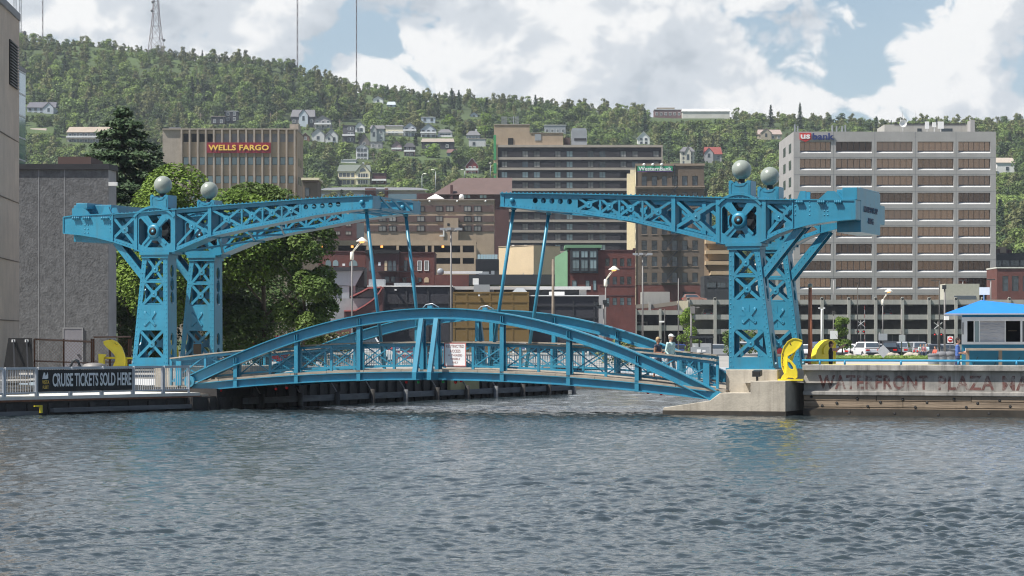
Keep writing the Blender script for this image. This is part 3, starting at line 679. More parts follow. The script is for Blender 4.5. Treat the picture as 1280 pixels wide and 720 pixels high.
# ---- hanger rods
def rods():
    for top, bot, foot in (((457.6, 261), (472, 388), 455), ((642.5, 258), (623.3, 391), 455)):
        p = UZ(*top, .425); q = UZ(*bot, .425); d = (Vector(q)-Vector(p)); t = (1.9-p[1])/d.y; e = Vector(p)+d*t
        b = MB(); b.tube((p[0], .425, p[1]), (e.x, .425, e.y), .078, n=12); b.tube((p[0]+d.x*.001, .425, p[1]+.05), (p[0]+d.x*.02, .425, p[1]-.16), .12, n=12); b.tube((p[0], .2, p[1]+.02), (p[0], .65, p[1]+.02), .06, n=8)
        for dd in (0, BW-.1): b.build('hanger_rod', BL, bridge, (0, dd, 0))
rods()
# ---- bowstring arches, tie beams, deck
VN, VF = -1.0, 5.45
at = poly([(238,470),(295,442.5),(371,416),(450,393.6),(517,386.3),(539,385.6),(625,391.3),(712,410),(750,424),(795,440),(840,461),(893,487)], VN)
ap = np.polyfit([a for a, b in at], [b for a, b in at], 4); AU0, AU1 = UZ(238, 470, VN)[0], UZ(899, 490, VN)[0]
bt = poly([(240,478.5),(295,476),(370,471.5),(450,466.3),(525,463.8),(625,466.3),(710,471.3),(797,478),(850,484.5),(885,490)], VN); bp_ = np.polyfit([a for a, b in bt], [b for a, b in bt], 2)
Az = lambda u: float(np.polyval(ap, u)); Bz = lambda u: float(np.polyval(bp_, u)); Dz = lambda u: Bz(u)+.13
HU = [UZ(x, 420, VN)[0] for x in (295.5, 371.5, 449.5, 628.5, 711.5, 797)]; CU = [UZ(x, 420, VN)[0] for x in (528.5, 547)]
def arches():
    for v in (VN, VF):
        b = MB(); n = 44; us = [AU0+(AU1-AU0)*i/n for i in range(n+1)]; dp = .44
        for i in range(n):
            q = []
            for u in (us[i], us[i+1]):
                s = float(np.polyval(np.polyder(ap), u)); nn = Vector((s, -1)).normalized(); q.append(((u, Az(u)), (u+nn.x*dp*.5, Az(u)+nn.y*dp*.5), (u+nn.x*dp, Az(u)+nn.y*dp)))
            (t0, m0, l0), (t1, m1, l1) = q
            barv(b, m0, m1, dp-.04, v-.03, v+.03); barv(b, t0, t1, .045, v-.2, v+.2); barv(b, l0, l1, .045, v-.2, v+.2)
        e = UZ(899, 491, VN)
        for u0, s in ((AU0, -1), (AU1, 1)): c = (u0-.05*s, Az(u0)-.25); b.rev([(.26, -.24), (.26, .24)], (c[0], v, c[1]), 16, 'y'); b.rev([(.1, -.28), (.1, .28)], (c[0], v, c[1]), 12, 'y')
        for u in [UZ(x, 420, VN)[0] for x in (517, 558)]:
            for k in range(10): b.dome((u-.35+k*.075, v-.031, Az(u)-.12), .02, (0, -1, 0), .016); b.dome((u-.35+k*.075, v-.031, Az(u)-.30), .02, (0, -1, 0), .016)
        for u in HU:
            for d in (-.05, .05): b.box(u+d-.012, u+d+.012, v-.15, v-.03, Az(u)-.38, Az(u)-.12)
        cu = UZ(538, 420, VN)[0]; b.box(cu-.1, cu+.1, v-.1, v+.1, Az(cu)+.02, Az(cu)+.12)
        o = b.build('arch', BL, bridge)
        lm = MB(); lm.path([(cu-.35, v, Az(cu)+.03), (cu-.2, v, Az(cu)+.17), (cu+.1, v, Az(cu)+.2), (cu+.4, v, Az(cu)+.05)], .022, 6); lm.build('conduit', M['aluminium'], o)
        b = MB(); us = np.linspace(AU0+.1, UZ(884, 490, VN)[0], 40)
        for a, c in zip(us, us[1:]):
            barv(b, (a, Bz(a)-.165), (c, Bz(c)-.165), .30, v-.025, v+.025); barv(b, (a, Bz(a)), (c, Bz(c)), .035, v-.15, v+.15); barv(b, (a, Bz(a)-.33), (c, Bz(c)-.33), .035, v-.15, v+.15)
        b.build('tie_beam', BL, bridge)
        for u in HU:
            b = MB(); zt, zb = Az(u)-.42, Bz(u)-.36
            b.box(u-.09, u+.09, v-.14, v-.115, zb, zt); b.box(u-.09, u+.09, v+.115, v+.14, zb, zt); b.box(u-.012, u+.012, v-.114, v+.114, zb, zt); b.build('hanger_post', BL, bridge)
        sg = -1 if v < 0 else 1
        for u in CU:
            b = MB(); zt, zb = Az(u)-.42, Bz(u)+.02
            b.box(u-.09, u+.09, v-.14, v-.11, zb, zt); b.box(u-.09, u+.09, v+.11, v+.14, zb, zt); b.box(u-.015, u+.015, v-.109, v+.109, zb, zt); p = b.build('hanger_post', BL, bridge)
            b = MB(); b.hexa([(u-.1, v+sg*.75, zb-.02), (u+.1, v+sg*.75, zb-.02), (u+.1, v+sg*.95, zb-.02), (u-.1, v+sg*.95, zb-.02)], [(u-.1, v+sg*.02, zt), (u+.1, v+sg*.02, zt), (u+.1, v+sg*.2, zt), (u-.1, v+sg*.2, zt)])
            b.box(u-.1, u+.1, v+sg*.16, v+sg*.97, zb-.34, zb-.03); b.build('raking_strut', BL, p)
arches()
def deck():
    u0, u1 = UZ(226, 480, VN)[0], UZ(906, 486, VN)[0]; b = MB(); n = 52; us = np.linspace(u0, u1, n+1)
    for a, c in zip(us, us[1:]):
        za, zc = Dz(a), Dz(c); b.hexa([(a, VN+.16, za-.11), (c-.006, VN+.16, zc-.11), (c-.006, VF-.16, zc-.11), (a, VF-.16, za-.11)], [(a, VN+.16, za), (c-.006, VN+.16, zc), (c-.006, VF-.16, zc), (a, VF-.16, za)])
    o = b.build('deck', M['old_wood'], bridge)
    b = MB(); us = np.linspace(u0+.2, u1-.3, 15)
    for a, c in zip(us, us[1:]):
        g = .012*R.random(); b.hexa([(a, VN-.14, Bz(a)+.02), (c-.02, VN-.14, Bz(c)+.02), (c-.02, VN+.15, Bz(c)+.02), (a, VN+.15, Bz(a)+.02)], [(a, VN-.14, Dz(a)-.02+g), (c-.02, VN-.14, Dz(c)-.02+g), (c-.02, VN+.15, Dz(c)-.02+g), (a, VN+.15, Dz(a)-.02+g)])
    b.build('edge_board', M['old_wood'], o)
    fl = MB()
    for u in np.linspace(u0+.8, u1-1.5, 14): fl.box(u-.08, u+.08, VN+.16, VF-.16, Bz(u)-.3, Bz(u)+.015)
    fl.build('floor_beam', BL, o)
deck()
def railing(v):
    rz = 1.17; b = MB(); hr = MB(); wire = MB()
    left, right = UZ(214, 445, v)[0], UZ(897, 447, v)[0]
    allp = sorted(HU+CU); stops = [left]; pts = [left, (left+allp[0])/2]+allp+[(allp[-1]+right)/2, right]; st = []
    for a, c in zip(pts, pts[1:]):
        k = max(1, round((c-a)/1.4)); st += [a+(c-a)*i/k for i in range(k)]
    st.append(right)
    for u in st: b.box(u-.055, u+.055, v-.05, v+.05, Dz(u)-.05, Dz(u)+rz-.04)
    for a, c in zip(st, st[1:]):
        if c-a < .7: barv(b, (a, Dz(a)+.14), (c, Dz(c)+.14), .08, v-.035, v+.035); barv(b, (a, Dz(a)+rz-.1), (c, Dz(c)+rz-.1), .10, v-.035, v+.035); continue
        al, cl = a+.055, c-.055; q = [(al, Dz(al)+.14), (cl, Dz(cl)+.14), (cl, Dz(cl)+rz-.1), (al, Dz(al)+rz-.1)]
        barv(b, q[0], q[1], .09, v-.036, v+.036); barv(b, q[3], q[2], .11, v-.036, v+.036); barv(b, q[0], q[2], .05, v-.034, v-.004); barv(b, q[1], q[3], .05, v+.004, v+.034)
        n = int((cl-al)/.11)
        for i in range(1, n): u = al+(cl-al)*i/n; wire.bar((u, v, Dz(u)+.17), (u, v, Dz(u)+rz-.14), .007)
        for i in range(1, 9): z = .15+(rz-.28)*i/9; wire.bar((al, v, Dz(al)+z), (cl, v, Dz(cl)+z), .007)
    for a, c in zip(st, st[1:]):
        barv(hr, (a-.01, Dz(a)+rz), (c-.012, Dz(c)+rz), .055, v-.13, v+.13)
    o = b.build('railing', BL, bridge); hr.build('handrail', M['old_wood'], o); wire.build('wire_mesh', BL, o)
for v in (VN+.35, VF-.35): railing(v)
def end_posts():
    for v in (VN+.35, VF-.35):
        for x in (884, 225):
            u = UZ(x, 460, v)[0]; b = MB(); b.box(u-.13, u+.13, v-.16, v-.06, Dz(u)-.1, Dz(u)+1.0); b.box(u-.16, u+.16, v-.2, v-.06, Dz(u)-.1, Dz(u)+.08); b.build('end_post', BL, bridge)
end_posts()
def nav_lights():
    for x, y, k in ((262,488.5,'r'),(276,487.5,'r'),(345,485.5,'r'),(358.5,484.3,'r'),(508,477,'r'),(523,477,'g'),(554,476.5,'g'),(569.5,477.3,'r'),(576.5,475.5,'r'),(810,490,'r'),(826.5,491.5,'r')):
        u, z = UZ(x, y, VN+.1); b = MB(); b.tube((0, 0, .06), (0, 0, .2), .035, n=8); b.rev([(.02, .10), (.075, .07), (.075, .03), (.05, .03)], n=10); b.tube((0, 0, .18), (0, 0, Bz(u)-.34-z), .02, n=6)
        o = b.build('navigation_light', M['dark_steel'], bridge, (u, VN+.1, z)); l = MB(); l.rev([(.055, .03), (.07, -.02), (.05, -.07), (.01, -.085)], n=12); l.build('lens', M['lens_red' if k == 'r' else 'lens_green'], o)
nav_lights()
def restricted_sign():
    v = VN+.12; a, c = UZ(555.3, 428.5, v), UZ(582.5, 458, v); w, h = c[0]-a[0], a[1]-c[1]; p = L2W(a[0], v, c[1])
    o = empty('restricted_access_sign', p, -TH, 'white board with red border and faded RESTRICTED ACCESS lettering on the bridge railing', 'sign')
    b = MB(); b.box(0, w, 0, .02, 0, h); b.build('board', M['white_sign'], o)
    b = MB(); t = .035
    for q in ((0, w, 0, t), (0, w, h-t, h), (0, t, t, h-t), (w-t, w, t, h-t)): b.box(q[0], q[1], -.006, 0, q[2], q[3])
    b.build('border', mat('faded_sign_red', (.55, .16, .13), .6), o); fr = M['faded_sign'] = mat('faded_lettering', (.42, .24, .22), .7)
    for t, ww, hh, z in (('RESTRICTED', .74, .12, .78), ('ACCESS', .44, .12, .58), ('AUTHORIZED', .58, .085, .42), ('VESSELS', .40, .085, .27), ('ONLY', .24, .085, .12)):
        put('lettering', text_mesh(t, w*ww/.9, hh*h/.98, .004, fr, .012), o, ((w-w*ww/.9)/2, -.003, z*h/.98))
restricted_sign()
# ================================================================ QUAYS AND THINGS NEAR THE WATER
def at_line(px, A, B):       # where the line of sight through column px crosses the plan line A-B
    k = (px-640)/F; dx, dy = B[0]-A[0], B[1]-A[1]; t = (k*A[1]-A[0])/(dx-k*dy); return A[0]+dx*t, A[1]+dy*t
PD = MB
def pier():
    o = empty('bridge_pier', L2W(0, 0, 0), -TH, 'stepped weathered concrete pier under the right towers of the blue bridge', 'pier')
    v = -1.55; b = MB(); q = lambda pts, vv: [UZ(x, y, vv) for x, y in pts]
    ra = UZ(982, 476, v)[0]; zA = UZ(982, 476, v)[1]; l = q([(829,509.5),(887,500.8),(900,491),(938,491),(938,476.3)], v)
    out = [(l[0][0], -1.5)]+l+[(ra, zA), (ra, -1.5)]; b.plate(out, [], v, 1.6); main = b.build('footing', M['pier_concrete'], o, bevel=.03)
    b = MB(); a, c = UZ(907.5, 461.5, -.35), UZ(972, 461.5, -.35); b.box(a[0], c[0], -.35, 6.2, UZ(940, 491.5, -.35)[1]-.6, a[1]-.01); b.build('tower_block', M['pier_concrete'], o, bevel=.03)
    b = MB(); b.plate([(l[0][0]-.02, -1), (ra+.02, -1), (ra+.02, .20), (l[0][0]-.02, .20)], [], v-.02, 1.62); b.build('wet_band', M['wet_band'], o)
pier()
QV = -.05; QU0 = UZ(1004.5, 500, QV)[0]
def quay_wall():
    o = empty('quay_wall', L2W(QU0, QV, 0), -TH, 'long stained concrete quay wall with timber planking and faded red lettering', 'wall')
    zt = 2.1; L = 60; zc = UZ(1100, 463.5, QV)[1]; zl = UZ(1100, 489, QV)[1]; zl2 = UZ(1100, 494.5, QV)[1]
    b = MB(); b.box(0, L, -.22, 1.0, zc, zt); b.build('coping', M['wall_concrete'], o, bevel=.03)
    b = MB(); x = 0
    while x < L: b.box(x+.012, x+5.98, 0, .9, zl, zc-.002); x += 6
    b.box(0, L, .03, .9, zl+.01, zc-.01); b.build('face', M['wall_concrete'], o)
    b = MB(); b.box(0, L, -.16, .9, zl2, zl-.002); b.build('ledge', M['wall_concrete'], o, bevel=.03)
    b = MB(); z = zl2-.003; g = random.Random(4)
    for i, h in enumerate((.24, .26, .27, .3)):
        x = -g.random()*3
        while x < L: w = 3.5+g.random()*2.5; b.box(max(0, x)+.02, min(L, x+w), -.06-.02*g.random(), .6, z-h+.025, z); x += w
        z -= h
    t = b.build('planking', M['timber_wall'], o, bevel=.008)
    h = MB()
    for i in range(110): x = .4+i*.48+g.uniform(-.1, .1); zz = zl2-(.12, .43, .30, .72)[i % 4]+g.uniform(-.05, .05); h.rev([(.062, -.085), (.04, -.09), (0, -.09)], (x, 0, zz), 8, 'y')
    h.build('bolt_hole', M['black'], t)
    b = MB(); b.box(0, L, -.085, .3, -1.2, .30); b.build('wet_band', M['wet_band'], o)
    # faded painted lettering, worn away in places
    m = M['faded_red']; nt = m.node_tree; N = nt.nodes.new; Lk = nt.links.new; pb = nt.nodes['Principled BSDF']; tr = N('ShaderNodeBsdfTransparent'); mx = N('ShaderNodeMixShader'); n = N('ShaderNodeTexNoise'); n.inputs['Scale'].default_value = 2.6; n.inputs['Detail'].default_value = 7; n.inputs['Roughness'].default_value = .7
    geo = N('ShaderNodeNewGeometry'); Lk(geo.outputs['Position'], n.inputs[0]); r = N('ShaderNodeMapRange'); r.inputs[1].default_value = .43; r.inputs[2].default_value = .60; r.inputs[3].default_value = .06; r.inputs[4].default_value = .66; Lk(n.outputs[0], r.inputs[0])
    Lk(r.outputs[0], mx.inputs[0]); Lk(tr.outputs[0], mx.inputs[1]); Lk(pb.outputs[0], mx.inputs[2]); Lk(mx.outputs[0], nt.nodes['Material Output'].inputs[0])
    lx = lambda x: UZ(x, 480, QV)[0]-QU0
    for t, x0, x1 in (('WATERFRONT', 1023, 1160.5), ('PLAZA', 1172.5, 1243), ('MARINA', 1253, 1345)):
        a, c = lx(x0), lx(x1); put('painted_lettering', text_mesh(t, c-a, UZ(1100, 469, QV)[1]-UZ(1100, 487, QV)[1], .003, m, .028, 1.12), o, (a, -.004, UZ(1100, 487, QV)[1]))
quay_wall()
def quay_rail():
    o = empty('quay_rail', L2W(QU0, .5, 2.1), -TH, 'low light blue pipe rail running along the top of the quay wall', 'railing')
    b = MB(); b.tube((-.2, 0, .17), (58, 0, .17), .045, n=8); b.build('rail_pipe', M['blue_rail'], o); x = .55
    pm = MB(); pm.tube((0, 0, -.02), (0, 0, .17), .045, n=8); me = None
    for i in range(20):
        if me is None: q = pm.build('post', M['blue_rail'], o, (x, 0, 0)); me = q
        else: dup(me, o, (x, 0, 0))
        x += 2.35 if i % 4 else 1.05
    o = empty('yellow_barrier_rail', L2W(QU0+.3, 1.9, 1.9), -TH, 'low yellow pipe barrier just behind the blue rail on the quay', 'barrier')
    b = MB(); b.tube((0, 0, .16), (5.0, 0, .16), .04, n=8); b.build('rail_pipe', M['yellow_paint'], o)
    for x in (.6, 2.6, 4.6): b = MB(); b.tube((x, 0, -.6), (x, 0, .16), .04, n=8); b.build('post', M['yellow_paint'], o)
quay_rail()
# ---- yellow steel barrier fins
def fin(name, label, px_pts, D, thick, holes=(), rot=0, sx=1):
    pts = [P(x, y, D) for x, y in px_pts]; x0 = sum(p.x for p in pts)/len(pts); zb = min(p.z for p in pts)
    o = empty(name, (x0, D, zb), rot, label, 'barrier gate', 'yellow steel fins by the bridge'); o.scale.x = sx; cv = lambda l: [(P(x, y, D).x-x0, P(x, y, D).z-zb) for x, y in l]
    b = MB(); b.plate(cv(px_pts), [cv(h) for h in holes], -thick/2, thick/2); b.build('fin_plate', M['yellow_paint'], o, bevel=.012)
    b = MB(); q = cv(px_pts)
    for i in range(len(q)-1): barv(b, q[i], q[i+1], .035, -thick/2-.03, thick/2+.03)
    b.build('edge_flange', M['yellow_paint'], o)
    return o, cv
z8 = lambda ox, oy, l: [(ox+x/8, oy+y/8) for x, y in l]
def fins():
    o, cv = fin('yellow_barrier_fin', 'yellow curved steel fin with a pointed tip beside the rusty fence on the left quay', z8(100, 390, [(235,300),(270,285),(320,279),(370,300),(415,350),(442,420),(455,480),(450,545),(335,545),(358,490),(362,455),(345,420),(310,385),(270,350),(240,315)]), 119, .16)
    b = MB(); c = cv([(143.5, 430)])[0]; b.ball((c[0], -.09, c[1]), .07, 10, 6); b.ball((c[0]+.12, -.09, c[1]-.05), .05, 10, 6); b.build('bolt', M['yellow_paint'], o)
    b = MB(); b.plate(cv(z8(100, 390, [(185,418),(265,425),(243,455),(234,490),(242,530),(250,545),(190,545)])), [], -.07, .07); b.build('horn', M['yellow_paint'], o)
    b = MB(); p, q = cv(z8(100, 390, [(235,458),(560,462)])); b.tube((p[0], .15, p[1]), (q[0], .15, q[1]), .05); b.build('rail_pipe', M['yellow_paint'], o)
    for x in (460, 235): b = MB(); p, q = cv(z8(100, 390, [(x,458),(x,560)])); b.tube((p[0], .15, p[1]), (q[0], .15, q[1]), .045); b.build('post', M['yellow_paint'], o)
    o, cv = fin('yellow_barrier_fin', 'narrow yellow steel fin seen edge on between the two left bridge towers', z8(100, 390, [(945,330),(958,350),(970,400),(972,440),(975,560),(950,560),(950,420)]), 121, .3, rot=.5)
    b = MB(); b.plate(cv(z8(100, 390, [(872,290),(888,288),(890,345),(906,345),(906,285),(925,285),(925,372),(912,385),(914,560),(884,560),(886,410),(878,395),(884,372),(873,350)])), [], -.1, .1); b.build('latch_arm', M['yellow_paint'], o)
    g = lambda l: z8(940, 400, l); D = 103.9
    o, cv = fin('yellow_barrier_fin', 'tall bright yellow S-shaped steel fin bolted to the pier beside the right bridge tower', g([(502,207),(462,190),(410,186),(360,215),(320,270),(300,335),(295,420),(304,480),(328,535),(352,505),(350,450),(351,400),(358,358),(420,322),(475,270),(500,228)]), D, .22, rot=-.18)
    b = MB(); b.plate(cv(g([(356,378),(402,410),(440,455),(461,520),(460,572),(436,590),(410,578),(372,574),(330,598),(292,598),(306,560),(345,520),(350,450)])), [cv(g([(363,418),(385,425),(412,465),(419,488),(400,494),(376,475),(362,442)]))], -.33, -.13); b.build('lower_leaf', M['yellow_paint'], o, bevel=.015)
    b = MB(); b.plate(cv(g([(400,345),(440,310),(430,330),(416,372),(405,410),(370,420),(372,380)])), [], .02, .2); b.build('inner_web', M['yellow_paint'], o)
    q = cv(g([(265,600), (515,600)])); b = MB(); b.box(q[0][0], q[1][0], -.4, .5, q[0][1]-.03, q[0][1]+.045); b.build('base_plate', M['yellow_paint'], o)
    b = MB()
    for x, y in ((385,238),(310,345),(303,385),(302,425),(311,465)): c = cv(g([(x, y)]))[0]; b.dome((c[0], -.112, c[1]), .035, (0, -1, 0), .025)
    b.build('bolt', M['rust'], o)
    h = lambda l: z8(990, 400, l)
    o, cv = fin('yellow_barrier_fin', 'large yellow quarter-disc steel fin with an added sunlit-patch plate behind the woman raising her arms', h([(200,440),(200,360),(215,300),(255,250),(300,215),(350,200),(400,205),(435,230),(432,440)]), 108.5, .2, [], rot=.75, sx=1.3)
    b = MB(); b.plate(cv(h([(285,345),(283,290),(308,252),(360,232),(395,240),(385,290),(350,330)])), [], -.16, -.101); b.build('sunlit_patch_plate', M['yellow_paint'], o)  # plate added in the outline of the sunlit oval on the disc
fins()
# ---- left: slip wall of dark timber, and the ticket dock in front of it
DA, DB = (-20.8, 102.2), (-13.9, 111.35)
def left_side():
    o = empty('slip_wall', (SLL(111.5), 111.5, 0), 0, 'dark timber-faced slip wall with fender posts under the bridge', 'wall')
    A, B = Vector((SLL(111.5), 111.5)), Vector((SLL(148.), 148.)); d = (B-A).normalized(); n = Vector((d.y, -d.x)); L = (B-A).length
    W3 = lambda t, s, z: (d.x*t+n.x*s, d.y*t+n.y*s, z)
    def bx(b, t0, t1, s0, s1, z0, z1): b.hexa([W3(t0, s0, z0), W3(t1, s0, z0), W3(t1, s1, z0), W3(t0, s1, z0)], [W3(t0, s0, z1), W3(t1, s0, z1), W3(t1, s1, z1), W3(t0, s1, z1)])
    b = MB(); bx(b, 4.2, L, -.6, 0, -1.5, GZ+.02); bx(b, -1, 4.19, -.6, 0, -1.5, .62); b.build('sheet_piling', M['black_wood'], o)
    b = MB()
    for i in range(int(L/1.0)): bx(b, .2+i*1.0, .62+i*1.0, -.01, .14, -1.5, GZ-.1 if i > 4 else .55)
    b.build('pile_ribs', M['black_wood'], o)
    b = MB(); bx(b, 3, L, .15, .42, .22, .50); b.build('fender_beam', M['fender_wood'], o)
    b = MB(); bx(b, 8, L, -.4, .1, GZ+.03, GZ+.2); b.build('cap_beam', M['rust'], o)
    pm = None; g = random.Random(9)
    for i, t in enumerate(np.linspace(4, L-.4, 11)):
        b = MB(); b.path([(0, 0, -1.2), (0, 0, .62+.1*g.random())], [.14, .13], 10); q = b.build('fender_post', M['fender_wood'] if i % 3 == 1 else M['black_wood'], o, W3(t, .55, 0))
        b = MB(); b.bar((0, 0, 0), (-n.x*.5, -n.y*.5, .75), .05); b.build('chain', M['pole_grey'], q, (0, 0, .55))
    b = MB(); bx(b, 24, 27.5, .1, .3, .35, 1.2); b.build('repair_panel', mat('pale_timber', (.30, .27, .14), .85, 0, .15, 2), o)
    ab = empty('bridge_abutment', L2W(-25.6, 2, 0), -TH, 'low concrete abutment under the left bridge towers behind the ticket dock', 'abutment'); b = MB(); b.box(-2, 1.75, -3.3, 4.2, -1.5, .95); b.build('footing', M['black_wood'], ab); b = MB(); b.box(-1.9, 1.3, -2.4, 3.9, .96, 1.93); b.build('tower_block', M['pier_concrete'], ab, bevel=.03)  # concrete footing coloured black for the shadow under the bridge
    # end wall of the slip, with a pale capping
    o2 = empty('slip_end_wall', (SLL(166.), 166, 0), 0, 'low concrete wall closing the far end of the slip, seen under the bridge', 'wall')
    b = MB(); b.hexa([(-8, 0, -1.5), (40, 4, -1.5), (40, 5, -1.5), (-8, 1, -1.5)], [(-8, 0, .55), (40, 4, .55), (40, 5, .55), (-8, 1, .55)]); b.build('face', M['timber_wall'], o2)
    b = MB(); b.hexa([(-8, -.05, .56), (9.5, 1.4, .56), (9.5, 2, .56), (-8, 1, .56)], [(-8, -.05, .76), (9.5, 1.4, .70), (9.5, 2, .70), (-8, 1, .76)]); b.build('capping', M['pale_deck'], o2)
    o3 = empty('slip_side_wall', L2W(-.2, .2, 0), 0, 'concrete wall on the far side of the slip behind the right bridge towers', 'wall')
    e = Vector((SLR(170.), 170, 0))-o3.location; b = MB(); b.hexa([(0, 0, -1.5), (e.x, e.y, -1.5), (e.x+.8, e.y, -1.5), (.8, 0, -1.5)], [(0, 0, GZ+.02), (e.x, e.y, GZ+.02), (e.x+.8, e.y, GZ+.02), (.8, 0, GZ+.02)]); b.build('face', M['wall_concrete'], o3)
    # ticket dock
    dk = empty('ticket_dock', (DB[0], DB[1], 0), 0, 'dark timber dock with a pale concrete deck carrying the ticket fence', 'dock')
    A = Vector(DA); B = Vector(DB); d = (B-A).normalized(); n = Vector((d.y, -d.x)); C0 = A-d*22
    R2 = lambda t, s, z: (d.x*t+n.x*s, d.y*t+n.y*s, z)       # t back along the edge (negative), s towards the water
    def bq(b, t0, t1, s0, s1, z0, z1): b.hexa([R2(t0, s0, z0), R2(t1, s0, z0), R2(t1, s1, z0), R2(t0, s1, z0)], [R2(t0, s0, z1), R2(t1, s0, z1), R2(t1, s1, z1), R2(t0, s1, z1)])
    b = MB(); bq(b, -34, 0, -5, .0, -1.5, .58); b.build('timber_face', M['black_wood'], dk)
    b = MB(); t = -33
    while t < -.5: bq(b, t, t+.35, 0, .1, -1.5, .5); t += 1.15
    b.build('face_ribs', M['black_wood'], dk)
    b = MB(); bq(b, -34, .15, -5, .12, .583, .66); b.build('edge_plank', M['rust'], dk)
    b = MB(); bq(b, -34, .1, -5, .06, .663, .80); b.build('concrete_deck', M['pale_deck'], dk)
    b = MB(); bq(b, -8.8, -.6, .1, .32, .12, .30); bq(b, -34, -9.6, .1, .32, .0, .2); b.build('fender_beam', M['fender_wood'], dk)
    b = MB(); bq(b, -9.6, -9.48, .33, .4, .12, .42); bq(b, -9.9, -9.48, .33, .4, .38, .43); b.build('ladder_hook', M['yellow_paint'], dk)
    b = MB(); bq(b, .0, .9, -3, -.2, -1.5, .72); b.build('end_block', M['pier_concrete'], dk)
    # fence panels
    fo = empty('dock_fence', (A.x, A.y, .80), 0, 'low grey metal fence of thin upright bars along the dock edge', 'fence')
    px = [-60, -28, 5, 46, 88, 127, 166, 204, 237]; zt, zb = 1.18, .14
    pt = [Vector(at_line(x, DA, DB))-A for x in px]; s = .05
    for i in range(len(px)-1):
        p, q = pt[i], pt[i+1]; dv = (q-p).normalized(); p = p+dv*.06; q = q-dv*.06; b = MB()
        for e in (p, q): b.bar((e.x, e.y, -.02), (e.x, e.y, zt), .09, .09)
        b.bar((p.x, p.y, zt-.03), (q.x, q.y, zt-.03), .075, .10); b.bar((p.x, p.y, zb), (q.x, q.y, zb), .06, .07)
        m = int((q-p).length/.13)
        for k in range(1, m): e = p.lerp(q, k/m); b.bar((e.x, e.y, zb), (e.x, e.y, zt-.06), .022, .022)
        b.build('fence_panel', M['galvanised'], fo)
        if i in (2, 3): pass
    # banner tied to the fence
    p, q = Vector(at_line(46.5, DA, DB)), Vector(at_line(163.5, DA, DB)); w = (q-p).length; an = math.atan2(q.y-p.y, q.x-p.x)
    bo = empty('ticket_banner', (p.x+n.x*.07, p.y+n.y*.07, .98), an, 'black banner on the dock fence reading CRUISE TICKETS SOLD HERE beside a gold emblem', 'banner')
    b = MB(); K = 40; H = .90
    for i in range(K):
        f = lambda x: -.012*math.sin(x*5.1)-.01*math.sin(x*13)
        x0, x1 = w*i/K, w*(i+1)/K; b.hexa([(x0, f(x0), 0), (x1, f(x1), 0), (x1, f(x1)+.01, 0), (x0, f(x0)+.01, 0)], [(x0, f(x0), H), (x1, f(x1), H), (x1, f(x1)+.01, H), (x0, f(x0)+.01, H)])
    b.build('cloth', M['banner_black'], bo)
    put('lettering', text_mesh('CRUISE TICKETS SOLD HERE', w*.845, .56, .006, M['white_sign'], .022, .98), bo, (w*.142, -.026, .2))
    put('emblem_lettering', text_mesh('VISTA', w*.072, .16, .006, M['gold'], .012), bo, (w*.035, -.026, .31)); put('emblem_lettering', text_mesh('FLEET', w*.06, .13, .006, M['gold'], .012), bo, (w*.041, -.026, .12))
    b = MB(); b.plate([(w*.035+x*.32, .52+z*.3) for x, z in ((0,0),(.3,.05),(.7,0),(1,.1),(1,.6),(.9,.95),(.75,.6),(.55,.45),(.5,.8),(.3,.95),(.15,.6))], [], -.034, -.026); b.build('emblem_bird', M['white_sign'], bo)
    # step treads stacked behind the first fence panel
    c = Vector(at_line(22, DA, DB))-n*.8; so = empty('wooden_pallet_stack', (c.x, c.y, .80), math.atan2(d.y, d.x), 'stack of weathered planks behind the left end of the dock fence', 'planks')
    for i in range(5): b = MB(); b.box(-1.0+.05*(i % 2), 1.1, -.3, .3, .06+i*.16, .06+i*.16+.09); b.build('plank', M['old_wood'], so)
left_side()
